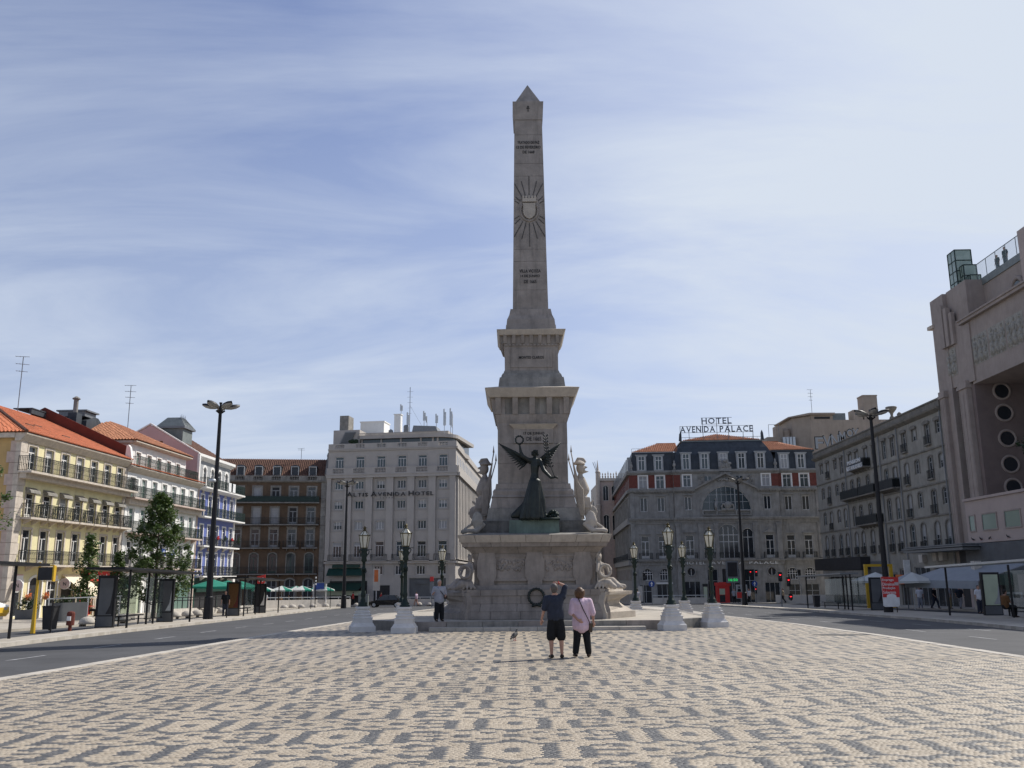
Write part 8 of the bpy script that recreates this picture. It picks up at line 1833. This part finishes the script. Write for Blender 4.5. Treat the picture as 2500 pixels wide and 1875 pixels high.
def mkperson(label, loc, rz, P, mats, vox=.02, group=None):
    """P: joints in metres, person facing +y. One skin body; clothes, hair, shoes and bag are parts over it."""
    root_me = MB(); b = root_me
    hd, tilt = P['head'], P.get('tilt', 0)
    head(b, hd, P.get('hk', 1.0), tilt)
    nk = P['neck']; chain(b, [tuple(Vector(hd) + Vector((0, -.02, -.06))), nk], [.052, .058])
    pel = P['pelvis']; chain(b, [nk, tuple(Vector(nk).lerp(Vector(pel), .25)), tuple(Vector(nk).lerp(Vector(pel), .6)), pel], [.075, .13, .125, .135], 12)
    for s in ('l', 'r'):
        sh, el, wr = P['arm_' + s]; chain(b, [tuple(Vector(nk) + Vector((0, 0, -.03))), sh, el, wr], [.07, .058, .042, .028]); hand(b, wr, P.get('hand_' + s, tuple(Vector(wr) - Vector(el))), P.get('hs', 1.0), P.get('curl_' + s, .45))
        hp, kn, an = P['leg_' + s]; calf = tuple(Vector(kn).lerp(Vector(an), .33) + Vector((0, -.015, 0))); chain(b, [hp, kn, calf, an], [.085, .058, .056, .036], 10); f_ = Vector(P.get('foot', (0, 1, 0))).normalized()
        chain(b, [an, tuple(Vector(an) + f_ * .12 + Vector((0, 0, -.045)))], [.036, .028])
    me = bake('person', b, vox, mats['skin'], 3); o = put('person', me, None, loc, rz); tag(o, label, 'person', group)
    def part(name, mb, mat, v=None, sm=3): return put(name, bake(name, mb, v or vox, mat, sm), o)
    # top
    T = MB(); k = P.get('bulk', 1.0); hem = P['hem']
    chain(T, [tuple(Vector(nk) + Vector((0, -.01, -.045))), tuple(Vector(nk).lerp(Vector(pel), .28)), tuple(Vector(nk).lerp(Vector(pel), .62)), hem], [.085 * k, .158 * k, .150 * k, P.get('hemr', .165) * k], 14)
    X = P.get('wide', .055)
    for sx in (-1, 1): chain(T, [tuple(Vector(nk) + Vector((sx * (X + .03), 0, -.10))), tuple(Vector(nk).lerp(Vector(pel), .5) + Vector((sx * X, 0, 0))), tuple(Vector(hem) + Vector((sx * X, 0, 0)))], [.12 * k, .125 * k, P.get('hemr', .165) * .86 * k], 12)
    for s in ('l', 'r'):
        sh, el, wr = P['arm_' + s]; t = P.get('sleeve', .8); q = Vector(sh).lerp(Vector(el), min(1, t)); pts = [tuple(Vector(nk) + Vector((0, 0, -.05))), sh, tuple(q)]; rs = [.075, .078 * k, .066 * k]
        if t > 1: pts[-1] = el; pts.append(tuple(Vector(el).lerp(Vector(wr), t - 1))); rs += [.058 * k]
        chain(T, pts, rs, 10)
    part('shirt', T, mats['top'])
    # legs
    Lg = MB(); t = P.get('trouser', 1.0)
    chain(Lg, [tuple(Vector(pel) + Vector((0, 0, .06))), pel], [.145, .155], 12)
    for s in ('l', 'r'):
        hp, kn, an = P['leg_' + s]; e = P.get('flare', 1.0)
        if t < .75: chain(Lg, [tuple(Vector(pel).lerp(Vector(hp), .7)), tuple(Vector(hp).lerp(Vector(kn), .5)), tuple(Vector(hp).lerp(Vector(kn), t / .5 if t < .5 else 1.0))], [.125, .115, .108 * e], 10)
        else: chain(Lg, [tuple(Vector(pel).lerp(Vector(hp), .7)), tuple(Vector(hp).lerp(Vector(kn), .5)), kn, tuple(Vector(kn).lerp(Vector(an), .92))], [.12, .105, .085 * e, .070 * e], 10)
    part('trousers' if t > .75 else 'shorts', Lg, mats['legs'])
    S = MB()
    for s in ('l', 'r'):
        an = Vector(P['leg_' + s][2]); f_ = Vector(P.get('foot', (0, 1, 0))).normalized(); g = P.get('toe_' + s); f_ = Vector(g).normalized() if g else f_
        chain(S, [tuple(an + Vector((0, 0, -.035)) - f_ * .05), tuple(an + Vector((0, 0, -.045)) + f_ * .07), tuple(an + Vector((0, 0, -.055)) + f_ * .17)], [.046, .044, .030], 8)
    for i in range(len(S.v)): 
        x, y, z = S.v[i]; zl = min(P['leg_l'][2][2], P['leg_r'][2][2]) - .082; S.v[i] = (x, y, max(z, zl))
    part('shoes', S, mats['shoes'], sm=1)
    if mats.get('hair'): Hm = MB(); hairmesh(Hm, hd, P.get('hk', 1.0), tilt, P.get('hair', 'short')); part('hair', Hm, mats['hair'], min(vox, .016))
    return o
stand = dict(head=(0, .02, 1.56), neck=(0, 0, 1.42), pelvis=(0, 0, .92), hem=(0, 0, .90),
             arm_l=((-.19, 0, 1.36), (-.25, -.02, 1.10), (-.26, .05, .86)), arm_r=((.19, 0, 1.36), (.25, -.02, 1.10), (.26, .05, .86)),
             leg_l=((-.09, 0, .86), (-.10, .02, .47), (-.11, 0, .085)), leg_r=((.09, 0, .86), (.10, .02, .47), (.11, 0, .085)))
def pose(**k): d = dict(stand); d.update(k); return d
# couple looking up at the obelisk
zg = lambda y: gz(y) + .006
man = mkperson('man in a dark blue shirt and black shorts shading his eyes with one hand', (.985, 21.75, zg(21.75)), 0, pose(
    head=(-.035, .0, 1.575), tilt=.42, hk=1.06, neck=(-.02, 0, 1.41), pelvis=(-.01, 0, .90), hem=(-.01, 0, .93), hemr=.155, bulk=1.06, sleeve=.92, wide=.06,
    arm_l=((-.215, 0, 1.35), (-.275, -.03, 1.10), (-.335, .03, .88)), hand_l=(-.10, .05, -1), curl_l=.4,
    arm_r=((.165, .0, 1.385), (.235, .05, 1.625), (.075, .06, 1.705)), hand_r=(-1, .05, -.02), curl_r=.25,
    leg_l=((-.095, 0, .86), (-.12, .02, .475), (-.115, 0, .085)), leg_r=((.085, 0, .86), (.115, .02, .475), (.125, 0, .085)), toe_l=(-.25, 1, 0), toe_r=(.2, 1, 0), trouser=.49, flare=1.05),
    dict(skin='skin', top='cloth navy', legs='cloth black', shoes='leather', hair='hair grey'), .014)
mb = MB(); mb.tube([(.085, .02, 1.70), (.075, .062, 1.735), (.085, .10, 1.70), (.095, .062, 1.668), (.085, .02, 1.70)], .012, 5); build('wrist_band', mb, 'cloth red', man)
woman = mkperson('woman in a pale pink blouse and black trousers with a thin shoulder bag', (1.60, 22.05, zg(22.05)), 0, pose(
    head=(-.03, .0, 1.475), tilt=.30, hk=1.0, hair='bob', neck=(-.01, 0, 1.335), pelvis=(0, 0, .84), hem=(0, -.01, .72), hemr=.178, bulk=1.05, sleeve=1.12, wide=.065,
    arm_l=((-.185, -.01, 1.27), (-.245, -.06, 1.02), (-.10, -.185, .86)), hand_l=(.75, -.15, -.42), curl_l=.3,
    arm_r=((.195, -.01, 1.27), (.275, -.02, 1.01), (.285, .03, .80)), hand_r=(.0, .1, -1),
    leg_l=((-.085, 0, .80), (-.11, .01, .44), (-.155, 0, .085)), leg_r=((.085, 0, .80), (.12, .01, .44), (.155, 0, .085)), toe_l=(-.2, 1, 0), toe_r=(.25, 1, 0), flare=1.08),
    dict(skin='skin', top='cloth pink', legs='cloth black', shoes='leather', hair='hair brown'), .014)
mb = MB(); mb.tube([(-.075, -.03, 1.375), (-.05, -.135, 1.30), (.03, -.185, 1.10), (.13, -.20, .90), (.20, -.15, .745)], .012, 5); build('bag_strap', mb, 'leather', woman)
mb = MB(); mb.hexa([(.17, -.10, .56), (.25, -.02, .56), (.22, .04, .56), (.14, -.05, .56), (.17, -.15, .77), (.27, -.03, .77), (.23, .04, .77), (.13, -.07, .77)]); build('shoulder_bag', mb, 'leather', woman)
# old man on the platform
om = mkperson('old man with white hair, grey shirt and a camera strap standing on the monument platform', (-2.93, 36.42, BASEZ), R(205), pose(head=(0, .03, 1.47), tilt=-.10, neck=(0, 0, 1.32), pelvis=(0, 0, .84), hem=(0, .01, .83), hemr=.165, bulk=1.12, sleeve=.95,
    arm_l=((-.2, 0, 1.26), (-.27, -.02, 1.02), (-.18, .20, .95)), hand_l=(.4, .8, 0), arm_r=((.2, 0, 1.26), (.27, -.03, 1.02), (.30, .16, 1.08)), hand_r=(0, .9, .4),
    leg_l=((-.09, 0, .8), (-.10, .02, .44), (-.12, 0, .085)), leg_r=((.09, 0, .8), (.10, .02, .44), (.12, 0, .085)), flare=1.2), dict(skin='skin', top='cloth grey', legs='cloth black', shoes='leather', hair='hair white'), .018)
mb = MB(); mb.tube([(.10, .10, 1.30), (-.02, .19, 1.12), (-.16, .16, .96)], .014, 5); mb.tube([(.10, -.06, 1.33), (-.04, -.17, 1.15), (-.2, -.12, .96)], .014, 5); build('camera_strap', mb, 'cloth black', om); mb = MB(); mb.box(-.28, -.16, .0, .16, .86, .98); build('camera_bag', mb, 'leather', om)
# passers-by: a few poses, shared and recoloured
walkp = pose(leg_l=((-.09, 0, .86), (-.10, .16, .50), (-.11, .24, .085)), leg_r=((.09, 0, .86), (.10, .0, .47), (.10, -.26, .10)), arm_l=((-.19, 0, 1.36), (-.25, -.12, 1.12), (-.24, -.06, .88)), arm_r=((.19, 0, 1.36), (.25, .06, 1.10), (.24, .22, .92)))
sitp = dict(head=(0, .04, 1.12), neck=(0, 0, .98), pelvis=(0, -.02, .50), hem=(0, 0, .52), arm_l=((-.19, 0, .92), (-.25, .05, .68), (-.12, .28, .66)), arm_r=((.19, 0, .92), (.25, .05, .68), (.12, .28, .66)),
            leg_l=((-.09, .05, .47), (-.11, .42, .46), (-.11, .42, .085)), leg_r=((.09, .05, .47), (.11, .42, .46), (.11, .40, .085)), hand_l=(.4, .8, 0), hand_r=(-.4, .8, 0))
protos = {}
def passer(kind, label, loc, rz, top, legs, hair, sc_=1.0, group='people passing by'):
    if kind not in protos:
        protos[kind] = mkperson(label, loc, rz, {'stand': pose(), 'walk': walkp, 'sit': sitp}[kind], dict(skin='skin', top=top, legs=legs, shoes='leather', hair=hair), .03, group); o = protos[kind]
    else:
        p = protos[kind]; o = p.copy(); COL.objects.link(o); o.location = loc; o.rotation_euler = (0, 0, rz); o['label'] = label; o['group'] = group
        for ch in p.children:
            c = ch.copy(); c.data = ch.data.copy(); nm = ch.name.split('.')[0]; c.data.materials[0] = MATS[{'shirt': top, 'trousers': legs, 'shorts': legs, 'hair': hair}.get(nm, 'leather')]; COL.objects.link(c); c.parent = o
    o.scale = (sc_,) * 3; return o
def at_g(x, y, dz=0): return (x, y, gz(y) + dz)
passer('stand', 'person in dark clothes waiting beside the left street lamp', at_g(-19.6, 63.0), R(190), 'cloth black', 'cloth navy', 'hair black', 1.02)
passer('stand', 'person in a black top standing outside the yellow house café'.replace('é', 'e'), at_g(-30.2, 63.4), R(100), 'cloth black', 'cloth khaki', 'hair black')
passer('sit', 'dark haired person seated left at the table under the cream awning', at_g(-30.3, 66.2), R(-60), 'cloth brown', 'cloth black', 'hair black', 1.0, 'people seated at cafes')
passer('sit', 'person seated right at the table under the cream awning', at_g(-29.7, 67.0), R(120), 'cloth black', 'cloth navy', 'hair black', 1.05, 'people seated at cafes')
passer('walk', 'person in a dark red top walking in front of the grey hotel beside the car', at_g(-20.9, 120.4), R(80), 'cloth red', 'cloth black', 'hair black', 1.05)
passer('walk', 'person in a white top walking just left of the dark red one', at_g(-22.0, 120.8), R(95), 'cloth white', 'cloth khaki', 'hair brown', 1.0)
passer('walk', 'person in a bright red shirt behind the black car', at_g(-17.6, 122.8), R(-80), 'cloth red', 'cloth navy', 'hair brown', 1.0)
passer('walk', 'person in a pinkish top crossing near the low wall left of the monument', at_g(-12.5, 119.0), R(60), 'cloth pink', 'skin', 'hair brown', 1.0)
passer('stand', 'person in a white shirt standing at the left end of the far cafe', at_g(-28.7, 107.2), R(150), 'cloth white', 'cloth black', 'hair black')
for i, (x, y, t) in enumerate(((-27.4, 108.6, 'cloth brown'), (-26.7, 110.2, 'cloth black'), (-25.3, 110.4, 'cloth khaki'), (-24.5, 112.2, 'cloth white'))):
    passer('sit', ['person in brown seated under the far parasols', 'person in black seated under the far parasols', 'person in khaki seated under the far parasols', 'person in white seated under the far parasols'][i], at_g(x, y), R(40 + 70 * i), t, 'cloth navy', 'hair black', 1.15, 'people seated at cafes')
passer('walk', 'person in a blue grey shirt passing behind the lantern right of the pedestal', at_g(9.6, 72.0), R(10), 'cloth grey', 'cloth navy', 'hair black', 1.0)
passer('stand', 'person in a white shirt standing right of the two person poster', at_g(29.9, 117.6), R(170), 'cloth white', 'cloth black', 'hair black', 1.05)
passer('stand', 'person in a grey top behind the poster stand next to the kiosk', at_g(28.0, 117.6), R(180), 'cloth grey', 'cloth black', 'hair brown', 1.05)
passer('walk', 'person in a khaki top walking near the hotel entrance on the right', at_g(33.6, 115.5), R(70), 'cloth khaki', 'cloth black', 'hair black', 1.05)
for i, (x, y, t, l, hh) in enumerate(((32.0, 73.0, 'cloth white', 'cloth grey', 'hair black'), (32.7, 72.0, 'cloth black', 'cloth navy', 'hair black'), (33.2, 70.6, 'cloth grey', 'cloth khaki', 'hair brown'), (33.7, 70.0, 'cloth navy', 'cloth grey', 'hair white'), (31.2, 76.0, 'cloth brown', 'cloth black', 'hair black'))):
    passer('walk' if i % 2 else 'stand', ['person in white at the left of the group by the grey awning', 'person in black in the group by the grey awning', 'person in a grey top with khaki trousers by the grey awning', 'white haired person in a navy top by the grey awning', 'person in brown left of the group under the grey awning'][i], at_g(x, y), R(160 + 50 * i), t, l, hh, 1.0)
passer('stand', 'person in a pale shirt seen through the right edge bus shelter', at_g(27.6, 55.0), R(200), 'cloth white', 'cloth navy', 'hair grey', .98)
p_ = passer('sit', 'person in dark brown seated in the bus shelter at the right edge', at_g(25.0, 47.2), R(-80), 'cloth brown', 'cloth black', 'hair black', 1.1, 'people seated at cafes')
p_['group'] = 'people waiting for buses'
tw = Eb.root.matrix_basis
for k, (u, kind, lb, h) in enumerate(((44.6, 'stand', 'dark silhouetted person leaning over the theatre terrace, shorter of the two', .98), (45.9, 'stand', 'dark silhouetted person standing on the theatre terrace, taller of the two', 1.12))):
    v = tw @ Vector((u, 2.6, 25.9 - Eb.zb)); passer(kind, lb, tuple(v), R(100), 'cloth black', 'cloth navy', 'hair black', h, 'people on the terrace')
v = tw @ Vector((49.9, 2.5, 25.9 - Eb.zb)); root = thing('terrace_chair', 'dark chair and table at the theatre terrace edge', 'chair', tuple(v), R(RANG)); mb = MB(); mb.box(-.35, .35, -.3, .3, .35, .45); mb.box(-.35, .35, .25, .32, .45, 1.15); mb.box(-.35, -.28, -.3, .3, 0, .65); mb.box(.28, .35, -.3, .3, 0, .65); build('seat', mb, 'shop dark', root)
# pigeons
def pigeon(label, loc, rz, sc_=1.0, group='pigeons'):
    mb = MB(); mb.ell((0, 0, .15), (.062, .115, .07), 10, 7, X=Matrix.Rotation(.5, 3, 'X')); chain(mb, [(0, .07, .20), (0, .105, .27)], [.045, .028]); mb.ell((0, .115, .292), (.026, .032, .028), 8, 6)
    chain(mb, [(0, .14, .29), (0, .165, .282)], [.009, .003], 5); chain(mb, [(0, -.08, .11), (0, -.20, .06)], [.04, .022], 7)
    for sg in (-1, 1): chain(mb, [(sg * .055, .04, .18), (sg * .05, -.12, .105)], [.032, .012], 6)
    me = bake('pigeon', mb, .011, 'pigeon grey', 2); o = put('pigeon', me, None, loc, rz); o.scale = (sc_,) * 3; tag(o, label, 'pigeon', group)
    mb = MB()
    for sg in (-1, 1): mb.tube([(sg * .025, .0, .11), (sg * .028, .005, .004)], .007, 5); mb.tube([(sg * .028, -.01, .004), (sg * .03, .045, .004)], .006, 4)
    build('legs', mb, 'cloth red', o); return o
p0 = pigeon('grey pigeon walking alone on the patterned square', (.02, 29.0, zg(29.0)), R(-35), 1.12)
for k, (u, rz, lb) in enumerate(((42.3, 1.2, 'first pigeon from the left on the pink theatre ledge'), (43.6, 2.0, 'second pigeon from the left on the pink theatre ledge'), (45.0, -1.0, 'third pigeon from the left on the pink theatre ledge'), (47.8, .4, 'large looking pigeon spreading at the right of the pink theatre ledge'))):
    v = tw @ Vector((u, -.88, 4.10 - Eb.zb)); c = copy_thing(p0, tuple(v), rz, lb, 'pigeons'); c.scale = (1.0,) * 3
    v = tw @ Vector((u, -.98, 3.95 - Eb.zb)); c.location.z = 4.10 if False else c.location.z
